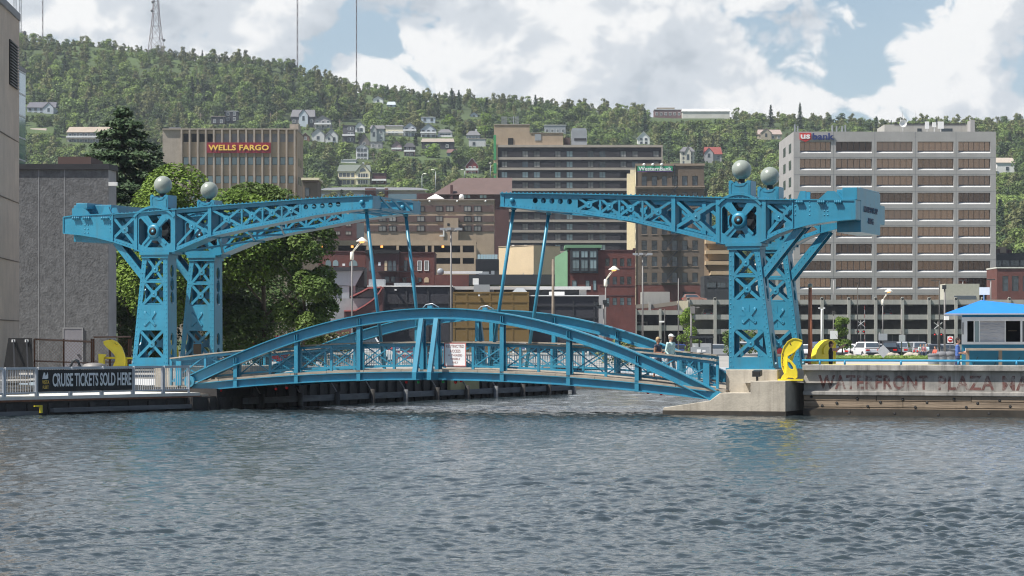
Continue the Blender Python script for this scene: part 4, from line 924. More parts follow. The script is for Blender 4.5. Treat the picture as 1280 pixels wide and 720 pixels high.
def left_buildings():
    # tan concrete hall: its wall runs away from us
    x0, x1 = P(-400, 0, 118).x, P(0, 0, 117.5).x; o = empty('concrete_hall', (x1, 117.5, GZ), 0, 'tall tan concrete hall with a louvred vent at the left edge of the picture', 'building')
    zt = P(0, 3, 117.5).z-GZ; y1 = 124.4-117.5; e = P(24, 0, 124.4).x-x1
    b = MB(); b.hexa([(-22, -1, -.5), (-.02, -1, -.5), (e, y1, -.5), (-22, y1, -.5)], [(-22, -1, zt), (-.02, -1, zt), (e, y1, zt), (-22, y1, zt)]); w = b.build('wall', mat('hall_concrete', (.50, .41, .335), .9, 0, .12, .8, streak=.3, dark=(.25, .2, .165), bump=.01), o)
    b = MB(); f = lambda t: (e*t, y1*t)
    for z in (2.7, 5.6, 8.5, 11.5): p, q = f(-.1), f(1); b.hexa([(p[0]-.03, p[1], z), (p[0]+.008, p[1], z), (q[0]+.008, q[1], z), (q[0]-.03, q[1], z)], [(p[0]-.03, p[1], z+.04), (p[0]+.008, p[1], z+.04), (q[0]+.008, q[1], z+.04), (q[0]-.03, q[1], z+.04)])
    b.build('panel_joint', M['brown_brick'], w)
    b = MB(); p, q = f(-.2), f(1.0); b.hexa([(p[0]-.6, p[1], zt), (p[0]+.06, p[1], zt), (q[0]+.06, q[1]+.05, zt), (q[0]-.6, q[1]+.05, zt)], [(p[0]-.6, p[1], zt+.35), (p[0]+.06, p[1], zt+.35), (q[0]+.06, q[1]+.05, zt+.35), (q[0]-.6, q[1]+.05, zt+.35)]); b.build('roof_edge', M['smooth_concrete'], o)
    vb = MB(); z0 = P(16, 108, 122).z-GZ; z1 = P(16, 52, 122).z-GZ; a, c = f(.50), f(.90); vb.hexa([(a[0]-.2, a[1], z0), (a[0]+.012, a[1], z0), (c[0]+.012, c[1], z0), (c[0]-.2, c[1], z0)], [(a[0]-.2, a[1], z1), (a[0]+.012, a[1], z1), (c[0]+.012, c[1], z1), (c[0]-.2, c[1], z1)]); v = vb.build('vent', M['black'], o)
    s = MB()
    for i in range(15): z = z0+(z1-z0)*(i+.3)/15; s.hexa([(a[0]+.02, a[1], z), (a[0]+.12, a[1], z-.05), (c[0]+.12, c[1], z-.05), (c[0]+.02, c[1], z)], [(a[0]+.02, a[1], z+.04), (a[0]+.12, a[1], z-.01), (c[0]+.12, c[1], z-.01), (c[0]+.02, c[1], z+.04)])
    s.build('louvre_slats', M['smooth_concrete'], v)
    # glazed block behind it
    D = 150; o = empty('glass_stair_block', P(0, 427, D)*1.0, 0, 'blue glazed stair block just behind the tan concrete hall', 'building'); o.location.z = GZ
    X0, X1 = -3.0, P(32, 0, D+6).x-P(0, 0, D).x; zt = P(0, 78, D).z-GZ; b = MB(); b.box(X0, X1, 0.05, 6, 0, zt); b.build('wall', M['blue_glass'], o); b = MB(); z = 2
    while z < zt: b.box(X0, X1+.03, -.02, 6, z, z+.09); z += 1.35
    b.box(X1-.12, X1+.03, -.03, .1, 0, zt); b.box(X1-.72, X1-.66, -.02, .1, 0, zt); b.build('mullions', M['galvanised'], o); b = MB(); b.box(X0, X1+.05, -.05, 6, zt, zt+.25); b.build('roof', M['smooth_concrete'], o)
    # rough grey block
    D = 137; a, c, e = P(18, 0, D).x, P(135.5, 0, D).x, P(145, 0, D+1.6).x; o = empty('grey_concrete_block', (a, D, GZ), 0, 'windowless rough grey concrete block with a dark roof edge and a plain door', 'building'); zt = P(0, 212, D).z-GZ
    X, E, EB = c-a, e-a, P(145.5, 0, D+9).x-a; b = MB(); b.plate([(0, 0), (X, 0), (EB-.61, 9), (0, 9)], [], -.5, zt, to3=lambda p, v: (p[0], p[1], v)); w = b.build('wall', M['rough_concrete'], o)
    b = MB(); b.plate([(X+.004, 0), (E, 1.6), (EB, 9), (EB-.6, 9)], [], -.5, zt, to3=lambda p, v: (p[0], p[1], v)); b.build('corner_strip', M['smooth_concrete'], o)
    b = MB()
    for x in (26.5, 79.5): xx = P(x+ (22 if x < 50 else 1), 0, D).x-a; b.box(xx-.025, xx+.025, -.012, .02, 0, zt)
    b.box(P(24, 0, D).x-a, P(50, 0, D).x-a, -.05, .02, 0, .01); b.build('panel_joint', M['smooth_concrete'], w)
    b = MB(); b.plate([(-.1, -.12), (X+.05, -.12), (E+.12, 1.5), (EB+.12, 9), (-.1, 9)], [], zt+.002, zt+.30, to3=lambda p, v: (p[0], p[1], v)); b.build('roof_edge', M['charcoal'], o)
    b = MB(); b.box(2, X*.75, 2, 6, zt+.3, zt+.85); b.build('roof_hatch', M['brown_roof'], o)
    d0, d1 = P(80, 0, D).x-a, P(102.5, 0, D).x-a; zd = P(0, 411, D).z-GZ; b = MB(); b.box(d0, d1, -.05, .02, 0, zd); dr = b.build('door', mat('grey_door', (.23, .225, .25), .6, 0, .08), o); b = MB()
    b.box(d0-.07, d0, -.07, .02, 0, zd+.07); b.box(d1, d1+.07, -.07, .02, 0, zd+.07); b.box(d0, d1, -.07, .02, zd, zd+.07); b.build('door_frame', M['smooth_concrete'], dr); b = MB(); b.box(d1-.25, d1-.1, -.12, -.05, .95, 1.0); b.build('handle', M['dark_steel'], dr)
    b = MB(); cx = P(142, 0, D).x-a; cz = P(0, 231, D).z-GZ; b.tube((cx-.35, .3, cz+.1), (cx-.1, -.2, cz+.05), .05); b.box(cx-.2, cx+.25, -.5, -.1, cz-.08, cz+.12); b.build('security_camera', M['white_paint'], o)
    # black tarp screen, rusty fence
    D = 116; g = [P(x, y, D) for x, y in ((4, 463), (41, 463), (40, 422.5), (10.5, 422.5))]; c = g[0]; o = empty('black_screen', (c.x, D, GZ-.4), 0, 'black tarpaulin screen on slanted struts leaning beside the tan hall', 'screen'); b = MB(); q = [(p.x-c.x, p.z-GZ+.4) for p in g]; b.plate(q, [], 0, .06); b.build('tarp', M['black'], o)
    for x in (17, 33.5): p = P(x, 425, D)-c; b = MB(); b.bar((p.x, -.05, p.z+c.z-GZ+.4), (p.x+.22, -.7, 0), .06); s = b.build('strut', M['charcoal'], o); b = MB(); b.box(p.x-.08, p.x+.08, -.06, -.01, p.z+c.z-GZ+.3, p.z+c.z-GZ+.42); b.build('bracket', M['white_paint'], s)
    D = 121.5; x0 = P(43, 0, D).x; o = empty('rusty_chain_fence', (x0, D, GZ-.1), .0, 'rusty pipe and chain-link fence in front of the grey concrete block', 'fence'); zt = P(0, 424, D).z-GZ+.1
    xs = [P(x, 0, D).x-x0 for x in (43, 79.5, 114.5, 117, 137.5, 161, 163.5)]
    for x in xs: b = MB(); b.tube((x, 0, 0), (x, 0, zt+.02), .045, n=8); b.build('post', M['rust'], o)
    b = MB(); b.tube((0, 0, zt), (xs[2], 0, zt-.12), .045); b.tube((0, 0, zt-1.05), (xs[2], 0, zt-1.15), .035); b.tube((xs[3], 0, zt+.1), (xs[6], 0, zt+.12), .04); b.tube((xs[3], 0, zt-1.1), (xs[6], 0, zt-1.1), .03); b.build('rail_pipe', mat('rust_pale', (.36, .22, .16), .8, 0, .2, 4), o)
    b = MB(); W_, H_ = xs[6], zt; k = -H_
    while k < W_:
        for s in (0, 1):
            p0 = Vector((k, 0)); p1 = Vector((k+H_, H_)); t0 = max(0, -k/H_); t1 = min(1, (W_-k)/H_)
            if t1 > t0:
                a_, c_ = p0.lerp(p1, t0), p0.lerp(p1, t1)
                if s: a_.y, c_.y = H_-a_.y, H_-c_.y
                b.bar((a_.x, .02*s, a_.y), (c_.x, .02*s, c_.y), .008)
        k += .16
    b.build('chain_link', M['rust'], o)
    c = P(118, 459, 113); o = empty('grey_bin_lid', (c.x, 113, .8), 0, 'grey plastic waste bin with a domed lid behind the ticket banner', 'bin'); b = MB(); b.rev([(.42, 0), (.46, .95), (.5, 1.0)], n=16); b.build('bin_body', M['grey_metal'], o); b = MB(); b.rev([(.54, 1.005), (.54, 1.12), (.47, 1.24), (.2, 1.3), (0, 1.3)], n=16); b.build('lid', M['pole_grey'], o)
    c = P(94, 459, 114); o = empty('bent_pipe_hoop', (c.x, 114, .8), 0, 'small black bent pipe hoop standing behind the ticket banner', 'bollard'); b = MB(); b.path([(-.2, 0, 0), (-.2, 0, 1.15), (-.12, 0, 1.36), (0, 0, 1.42), (.12, 0, 1.36), (.2, 0, 1.15), (.2, 0, 0)], .07, 8); b.build('hoop', M['dark_steel'], o)
left_buildings()
def booth():
    D = 116.5; x0 = P(1202, 0, D).x; o = empty('ticket_booth', (x0, D, GZ), -.19, 'small ticket booth with bright blue hipped canvas roof, white window frames and blue lower walls', 'booth')
    Wd, Dp = 5.6, 3.4; z = lambda y: P(0, y, D).z-GZ; X = lambda x: P(x, 0, D).x-x0
    zs, zh = z(430.5), z(396.5)
    b = MB(); b.box(.0, Wd, 0, Dp, 0, zs); b.build('lower_wall', M['booth_blue'], o)
    b = MB()
    for x in np.arange(.6, 5.5, .95): b.bar((x-.3, -.012, .2), (x+.15, -.012, 1.0), .012, .02)
    b.build('wall_pattern', M['dark_steel'], o)
    fr = MB(); H = zh
    fr.box(0, X(1209), -.02, .12, zs, H); fr.box(X(1209), Wd, -.02, .12, z(397.5)-.14, H); fr.box(X(1209), Wd, -.02, .12, zs, zs+.12); fr.box(X(1274), X(1276.5), -.02, .12, zs+.12, H-.18); fr.box(Wd-.1, Wd, -.02, .12, zs+.12, H-.18)
    fr.box(0, .1, .12, Dp, zs, H); fr.box(Wd-.1, Wd, .12, Dp, zs, H); fr.box(.1, Wd-.1, Dp-.1, Dp, zs, H); fr.build('wall', M['white_paint'], o)
    fm = MB()
    for x in (1217.5, 1224, 1255.5): fm.box(X(x)-.025, X(x)+.025, .0, .06, zs+.12, H-.15)
    f = fm.build('window_frame', M['white_paint'], o); g = MB(); g.box(X(1224), X(1255.5), .03, .04, zs+.12, H-.15); g.build('sheet_window', mat('crinkled_sheet', (.42, .42, .43), .35, 0, .25, 1.2, bump=.08, bscale=3, stretch=(.6, 1, 2.5)), o); g = MB(); g.box(X(1217.5), X(1224), .03, .04, zs+.12, H-.15); g.build('side_window', M['pale_glass'], o); g = MB(); g.box(X(1276.5), Wd-.1, .03, .04, zs+.12, H-.15); g.build('end_window', M['window_glass'], o)
    b = MB(); b.box(.15, Wd-.15, 1.3, 1.35, zs, H); b.build('interior_partition', M['interior'], o)
    b = MB(); b.box(X(1259), X(1270), .9, .95, z(414), z(412.5)); b.build('shelf', M['wood_pole'], o)
    b = MB(); b.box(X(1203), X(1204.5), -.05, -.02, z(418), z(403)); b.build('handle_bar', M['pole_grey'], o)
    b = MB(); b.box(0.02, Wd-.02, .0, Dp, H, z(393.2)); b.build('header', M['booth_blue'], o)
    ez = z(392.3); ax, az = X(1225), z(375); l, r = X(1180.5), Wd+.95; b = MB(); fy, by = -.95, Dp+.9; rx = X(1228)
    n = len(b.v); b.v += [(l, fy, ez), (r, fy, ez), (r, by, ez), (l, by, ez), (ax, 1.3, az), (rx, 1.3, az), (l, fy, ez-.03), (r, fy, ez-.03), (r, by, ez-.03), (l, by, ez-.03)]
    for q in ((0,1,5,4),(1,2,5),(2,3,4,5),(3,0,4),(9,8,7,6),(0,6,7,1),(1,7,8,2),(2,8,9,3),(3,9,6,0)): b.face([n+i for i in q])
    b.build('roof', M['tarp_blue'], o); b = MB(); b.box(l, r, fy-.012, fy-.004, ez-.05, ez+.01); b.build('roof_trim', M['aluminium'], o)
    b = MB(); b.box(X(1207.5), Wd+1, -1.0, -.45, z(438), z(435.2)); b.build('counter', M['old_wood'], o)
    for x in (1209.5, 1249.5): b = MB(); b.box(X(x)-.08, X(x)+.08, -.85, -.6, 0, z(438)-.002); b.build('counter_leg', M['wood_pole'], o)
    b = MB(); b.tube((X(1229), 1.3, az), (X(1229), 1.3, z(367)), .03); b.box(X(1223.5), X(1236.5), 1.2, 1.28, z(368), z(358.5)); b.build('roof_antenna_panel', M['white_paint'], o)
    for k, x in enumerate((1167.5, 1177.3, 1186.5)):
        p = P(x, 451, 122); t = empty('trash_can', (p.x, 122, GZ), 0, ('leftmost', 'middle', 'rightmost')[k]+' of the three grey metal trash cans standing left of the ticket booth', 'trash can', 'trash cans by the ticket booth')
        t.scale.z = 1.3; b = MB(); b.rev([(.22, 0), (.27, .1), (.29, .74), (.30, .76)], n=14); b.build('can_body', M['grey_metal'], t)
        b = MB(); b.rev([(.31, .762), (.32, .84), (.22, .93 if k else .86), (.0, .95 if k else .87)], n=14); b.build('lid', M['grey_roof'], t)
booth()
# ================================================================ TOWN BUILDINGS
CLEAR = []
class Bld:
    """a building whose front stands at depth D; x(px), z(py) turn photograph columns and rows into its own metres"""
    def __init__(s, name, label, px0, D, rot=0, cat='building', group=None, zg=None):
        s.D = D; s.X0 = P(px0, 0, D).x; s.zg = hz(s.X0, D) if zg is None else zg
        s.o = empty(name, (s.X0, D, s.zg), rot, label, cat, group)
    def x(s, px): return P(px, 0, s.D).x-s.X0
    def z(s, py): return HC+(YH-py)/F*s.D-s.zg
    def box(s, b, x0, x1, y0, y1, za, zb): b.box(s.x(x0), s.x(x1), y0, y1, s.z(zb) if zb is not None else -2, s.z(za)); return b       # za = upper row, zb = lower row
    def part(s, name, m, *bxs, parent=None, bevel=0):
        b = MB()
        for q in bxs: s.box(b, *q)
        return b.build(name, m, parent or s.o, bevel=bevel)
    def facade(s, name, m, x0, x1, y_top, y_bot, cols, rows, rec=.35, y=0.0, core=None, depth=20):
        """front wall with real openings: piers between the window columns, spandrels between the rows, and the body of the building behind"""
        b = MB(); e = x0
        for a, c in list(cols)+[(x1, x1)]:
            if a > e+.01: s.box(b, e, a, y, y+rec, y_top, y_bot)
            e = c
        for a, c in cols:
            t = y_top
            for r0, r1 in list(rows)+[(y_bot, y_bot)]:
                if r0 is None or (r0 > t+.01): s.box(b, a, c, y+.002, y+rec, t, r0)
                t = r1
        w = b.build(name, m, s.o)
        b = MB(); b.box(s.x(x0), s.x(x1), y+rec+.3, y+depth, -2, s.z(y_top)-.003); b.box(s.x(x0), s.x(x0)+.3, y+rec, y+rec+.3, -2, s.z(y_top)-.003); b.box(s.x(x1)-.3, s.x(x1), y+rec, y+rec+.3, -2, s.z(y_top)-.003)
        b.build('side_wall' if core is None else 'core', core or m, s.o); return w
    def windows(s, cols, rows, glassm, frame=None, div=1, y=.35, bar=.07, hbar=0, skip=None, alt=None, name='window', extra=None):
        cache = {}; out = []
        for i, (a, c) in enumerate(cols):
            for j, (r0, r1) in enumerate(rows):
                if skip and skip(i, j): continue
                w, h = s.x(c)-s.x(a), s.z(r0)-s.z(r1); gm = alt(i, j) if alt else glassm; key = (round(w, 1), round(h, 1), gm.name)
                if key not in cache:
                    b = MB(); b.box(0, w, .0, .03, 0, h)
                    if frame:
                        b.mat(1)
                        for k in range(1, div): x = w*k/div; b.box(x-bar/2, x+bar/2, -.04, -.002, 0, h)
                        b.box(0, bar, -.05, -.003, 0, h); b.box(w-bar, w, -.05, -.003, 0, h); b.box(bar, w-bar, -.05, -.003, 0, bar); b.box(bar, w-bar, -.05, -.003, h-bar, h)
                        if hbar: b.box(bar, w-bar, -.045, -.004, h*hbar-bar/2, h*hbar+bar/2)
                    cache[key] = b.build(name, [gm, frame or gm], s.o, (s.x(a), y, s.z(r1))); out.append(cache[key])
                else: out.append(dup(cache[key], s.o, (s.x(a), y, s.z(r1))))
        return out
    def text(s, name, t, x0, x1, ya, yb, m, y=-.1, bold=.02, parent=None, depth=.06, spacing=1.0):
        return put(name, text_mesh(t, s.x(x1)-s.x(x0), s.z(ya)-s.z(yb), depth, m, bold, spacing), parent or s.o, (s.x(x0), y, s.z(yb)))
rep = lambda y0, h, step, n: [(y0+step*k, y0+step*k+h) for k in range(n)]
def wells():
    B = Bld('tan_office_block', 'tan brick office block with vertical piers and a long dark red sign', 203.5, 520)
    cols = [(229+10.09*k, 235.8+10.09*k) for k in range(14)]; rows = [(167, 177.4), (196.2, 206), (219.4, 229.2), (242.5, 252), (265, 275)]
    B.facade('wall', M['tan_brick'], 203.5, 371, 163, None, cols, rows, .5, depth=16)
    b = MB()
    for k in range(15): x = 227.2+10.09*k; B.box(b, x-1.1, x+1.1, -.55, -.002, 162.4, None)
    B.box(b, 203.3, 226.3, -.1, -.002, 162.4, None); B.box(b, 203.3, 371.2, -.56, 15.9, 160.8, 162.3); b.build('piers', M['tan_concrete'], B.o)
    B.windows(cols, rows[1:], M['pale_glass'], M['dark_frame'], 1, .3)
    B.windows(cols, rows[:1], M['interior'], None, name='roof_screen', y=.25, alt=lambda i, j: M['black'] if i < 4 else M['smooth_concrete'])
    B.part('penthouse', M['tan_concrete'], (360.5, 371.5, 3, 9, 153.5, 163)); B.part('roof_unit', M['grey_metal'], (344, 360, 3, 6, 160.2, 163)); B.part('roof_hood', M['grey_roof'], (209.5, 224.5, 2, 6, 158, 163))
    b = MB(); X = B.x(371.3); 
    for r0, r1 in rows[1:]: b.box(X-.02, X+.03, 4, 5.5, B.z(r1), B.z(r0)); b.box(X-.02, X+.03, 9, 10.5, B.z(r1), B.z(r0))
    b.build('side_windows', M['window_glass'], B.o)
    sg = empty('bank_sign', (P(258.2, 0, 519).x, 519.2, P(0, 191, 519).z), 0, 'long dark red sign with gold capitals on the tan office block', 'sign'); k = 519/F
    b = MB(); b.box(0, 80*k, 0, .25, 0, 13*k); b.build('panel', M['red_sign'], sg); me = text_mesh('WELLS FARGO', 75.5*k, 7.0*k, .12, M['gold'], .028, 1.04); put('lettering', me, sg, (2.2*k, -.002, 3.1*k))
    b = MB(); xs = [2.2, 13.2, 24, 30.2, 37]
    b.build if False else None
wells()
def usbank():
    B = Bld('grey_office_tower', 'tall grey concrete office tower with bronze ribbon windows and a dish on its roof', 992, 584)
    cols = [(1000, 1038.8), (1045, 1090), (1095.8, 1140.8), (1147, 1192), (1198, 1238)]; rows = rep(177, 11.6, 21.28, 10)
    B.facade('wall', M['bank_concrete'], 992, 1245, 164.5, None, cols, [(a, c+3.2) for a, c in rows], 1.0, depth=32)
    b = MB()
    for a, c in cols:
        for r0, r1 in rows: x0, x1, zt, zb = B.x(a)+.01, B.x(c)-.01, B.z(r1), B.z(r1+3.2)+.01; b.hexa([(x0, .0, zb), (x1, .0, zb), (x1, .99, zb), (x0, .99, zb)], [(x0, .0, zb+.12), (x1, .0, zb+.12), (x1, .99, zt), (x0, .99, zt)])
    b.build('sloped_sills', M['bank_ledge'], B.o)
    B.windows(cols, rows, M['bronze_glass'], M['dark_frame'], 6, .8, .1, alt=lambda i, j: M[('bronze_glass', 'bronze_glass', 'bronze_pale', 'bronze_deep')[(i*7+j*5+i*j) % 4]])
    b = MB()
    for k in range(10): b.box(-.04, .02, 5, 10, B.z(rows[k][1]), B.z(rows[k][0])); b.box(-.04, .02, 17, 22, B.z(rows[k][1]), B.z(rows[k][0]))
    b.build('side_windows', M['window_glass'], B.o)
    b = MB()
    for x in (1042, 1093.5, 1144, 1195): b.box(B.x(x)-.04, B.x(x)+.04, -.02, -.001, 0, B.z(165))
    for k in range(10): b.box(B.x(992.5), B.x(1244.5), -.018, -.001, B.z(197+21.28*k), B.z(197+21.28*k)+.05)
    b.build('panel_joint', M['grey_roof'], B.o)
    ph = B.part('roof_penthouse', M['ramp_concrete'], (1112, 1222, 8, 20, 152, 165)); B.part('roof_band', M['charcoal'], (1124, 1214, 7.9, 20.2, 150.6, 152), parent=ph); B.part('penthouse_window', M['window_glass'], (1153.5, 1159, 7.9, 8.1, 157, 163.5), (1184, 1198, 7.9, 8.1, 157, 163.5), parent=ph)
    B.part('stair_head', M['bank_concrete'], (1217, 1222.5, 4, 8, 148.2, 165)); c = (B.x(1131.5), 3, B.z(153)); b = MB(); b.rev([(0, .5), (.6, .35), (.9, 0), (.85, 0), (.5, .25), (0, .4)], (0, 0, 0), 16, 'y'); b.tube((0, .4, 0), (0, .6, -2), .08); b.build('satellite_dish', M['white_paint'], B.o, c)
    for x0, x1, ya, yb in ((1160, 1165, 150, 159), (1169, 1174, 151, 157), (1176, 1183.5, 150, 159)): q = MB(); B.box(q, x0, x1, 4, 4.3, ya, yb); q.box(B.x((x0+x1)/2)-.07, B.x((x0+x1)/2)+.07, 4.1, 4.2, B.z(165), B.z(ya)); q.build('antenna_panel', M['white_paint'], B.o)
    for x in (1135.5, 1152.5): q = MB(); q.tube((B.x(x), 9, B.z(152)), (B.x(x), 9, B.z(135)), .05, .03, 5); q.build('whip_aerial', M['pole_grey'], B.o)
    for x, y in ((995.5, 154), (999, 156), (1042.5, 155), (1048, 156), (1055, 156), (1059, 155)): q = MB(); B.box(q, x-.8, x+.8, 3, 3.5, y, 165); q.build('roof_aerial', M['grey_metal'], B.o)
    sg = empty('bank_sign', (P(1000, 0, 583).x, 583.7, P(0, 177, 583).z), 0, 'small bank sign with a red shield and blue letters on the grey tower', 'sign'); k = 583/F
    b = MB(); b.plate([(0, 3.2*k), (7.2*k, 0), (14.4*k, 3.2*k), (14.4*k, 11*k), (0, 11*k)], [], 0, .25); b.build('shield', M['red_paint'], sg); put('lettering', text_mesh('us', 11.8*k, 5.4*k, .1, M['white_sign'], .03), sg, (1.3*k, -.002, 3.8*k)); put('lettering', text_mesh('bank', 27*k, 8.4*k, .2, M['navy'], .03), sg, (16.2*k, .15, 2.6*k))
usbank()
def hotel():
    B = Bld('dark_banded_hotel', 'long dark hotel with pale floor bands, rows of paired windows and a tan roof block', 622, 700)
    cols = [(626.7,634.2),(652.7,660.5),(667,675),(693.5,701.2),(708,716),(734.5,742.2),(749,757),(775.3,783),(790,797.6),(816.2,824)]
    rows = rep(188.6, 7.6, 13.0, 12)
    B.facade('wall', M['hotel_dark'], 622, 828, 183.6, None, cols, rows, .3, depth=18)
    b = MB(); B.box(b, 621, 828.4, -.35, 18.2, 181.2, 184.2)
    for k in range(14): B.box(b, 622.3, 828, -.25, -.002, 196.6+13*k, 199.6+13*k)
    b.build('floor_bands', M['hotel_band'], B.o); B.part('end_pier', M['tan_stucco'], (617.3, 622.2, -.4, 17, 180.5, None)); B.part('right_edge', M['hotel_band'], (826.8, 828.3, -.34, -.003, 184.3, None))
    B.windows(cols, rows, M['curtain'], M['dark_frame'], 2, .2, .10, skip=lambda i, j: (i > 6 and j > 1) or j > 10, alt=lambda i, j: (M['curtain'], M['window_glass'], M['pale_glass'])[(0, 0, 1, 0, 1, 0, 2)[(i*5+j*3+i*j) % 7]])
    ph = B.part('roof_block', M['tan_brick'], (617.6, 662, .6, 12, 155.8, 181)); B.part('roof_block_low', M['tan_brick'], (662.02, 704, .6, 12, 166.3, 181)); B.part('roof_edge', M['hotel_band'], (617.2, 662.4, .4, 12.2, 155, 155.8), (662.42, 704.3, .4, 12.2, 165.6, 166.3)); B.part('roof_opening', M['black'], (635, 641.5, .4, .7, 172.5, 180.8), parent=ph); B.part('roof_louvre', M['grey_metal'], (668.5, 676.5, .45, .7, 167.5, 175.5), parent=ph)
    q = MB(); B.box(q, 714.5, 734, 2, 8, 162, 181); B.box(q, 715.5, 733, 2.4, 7.6, 159.3, 161.9); t = q.build('cooling_tower', M['grey_metal'], B.o); B.part('tower_louvre', M['charcoal'], (718, 733, 1.9, 2.1, 172, 175), parent=t); B.part('roof_plant', M['brown_roof'], (705, 713.5, 3, 8, 171, 181))
    b = MB()
    for x in (627.5, 630, 632.5, 642, 645, 647.5): B.box(b, x-.5, x+.5, 2, 2.6, 144.5, 155.5)
    for y in (146, 150): B.box(b, 627, 648, 2.6, 2.7, y, y+.6)
    b.build('roof_aerials', M['grey_metal'], B.o)
    g = MB(); B.box(g, 617.0, 620.2, -.62, -.41, 169, 200); B.box(g, 617.0, 620.6, -.62, -.41, 204, 217); B.box(g, 617.4, 620.0, -.62, -.41, 219.5, 227); g.build('green_sign_strip', mat('green_lit', (.06, .30, .12), .5), B.o)
hotel()
def western():
    B = Bld('brown_bank_building', 'old brown brick office building with a cream side, fire escape and green sign', 795, 600, rot=rad(-2.5))
    cols = [(802,808.7),(814.6,821.5),(827.2,834),(840,847),(852.5,859.4),(865.2,872.2)]; rows = rep(220, 12.3, 20.15, 7)
    B.facade('wall', M['brown_brick'], 795, 880, 206.5, 356, cols, rows, .5, depth=30, core=M['brown_brick'])
    B.part('base', M['red_brick'], (795.2, 880, .05, 8, 356.1, None)); B.windows(cols, rows, M['window_glass'], M['dark_frame'], 1, .35, .09, hbar=.5)
    b = MB()
    for ya, yb, p in ((205.2, 207.4, .25), (232.8, 234.4, .7), (234.5, 236.5, .4)): B.box(b, 794.2, 881, -p, -.003, ya, yb)
    B.box(b, 794.2, 881, -.25, 30, 204.6, 205.15)
    for a, c in cols:
        for r0, r1 in rows: B.box(b, a-.5, c+.5, -.12, -.003, r1+.1, r1+.9)
    b.build('cornice', mat('brown_trim', (.27, .21, .16), .9), B.o)
    b = MB(); b.box(-.03, -.004, -.2, 30, 0, B.z(206.5)); b.build('cream_side', M['cream'], B.o)
    b = MB(); b.box(-2.1, -.05, 30.2, 50, 0, B.z(217)+2); b.box(-1.2, 4.5, 51, 60, 0, B.z(199)+1); r = b.build('rear_block', M['cream'], B.o)
    b = MB()
    for k in range(9): z = B.z(228+15*k); b.box(-.07, -.031, 6, 8, z-2, z); b.box(-.07, -.031, 16, 18, z-2, z)
    b.build('side_windows', M['dark_frame'], B.o)
    fe = MB(); xa, xb = B.x(826), B.x(851)
    for k in range(6):
        z = B.z(253.5+20.15*k); fe.box(xa, xb, -1.2, -.02, z, z+.08); fe.bar((xa, -1.2, z+.9), (xb, -1.2, z+.9), .06); fe.bar((xa, -1.2, z), (xa, -1.2, z+.9), .06); fe.bar((xb, -1.2, z), (xb, -1.2, z+.9), .06); z2 = B.z(253.5+20.15*(k-1)); fe.bar((xa+.6, -.8, z), (xb-.8, -.8, z2), .1, .3); fe.bar((xa+.6, -1.15, z+.8), (xb-.8, -1.15, z2+.8), .07)
    fe.build('fire_escape', M['dark_steel'], B.o)
    b = MB(); B.box(b, 842.5, 844, -.3, -.05, 206, 250); b.build('downpipe', M['dark_steel'], B.o); B.part('base_opening', M['black'], (853.5, 869, -.02, .06, 365, 374)); b = MB(); 
    for x in (805, 816, 827): b.ball((B.x(x), -.5, B.z(206)), .35, 8, 6)
    b.build('sign_lamps', M['white_paint'], B.o)
    sg = empty('bank_sign', (P(797, 0, 599).x, 599.3, P(0, 214.8, 599).z), 0, 'green and purple sign with white letters on the brown brick building', 'sign'); k = 599/F
    b = MB(); b.box(0, 44*k, 0, .2, 1.0*k, 7.2*k); b.build('panel', M['green_sign'], sg); b = MB(); b.box(0, 44*k, 0, .2, 0, .98*k); b.build('purple_band', M['purple'], sg); put('lettering', text_mesh('WesternBank', 41.5*k, 5.0*k, .1, M['white_sign'], .022), sg, (1.2*k, -.002, 1.5*k))
western()
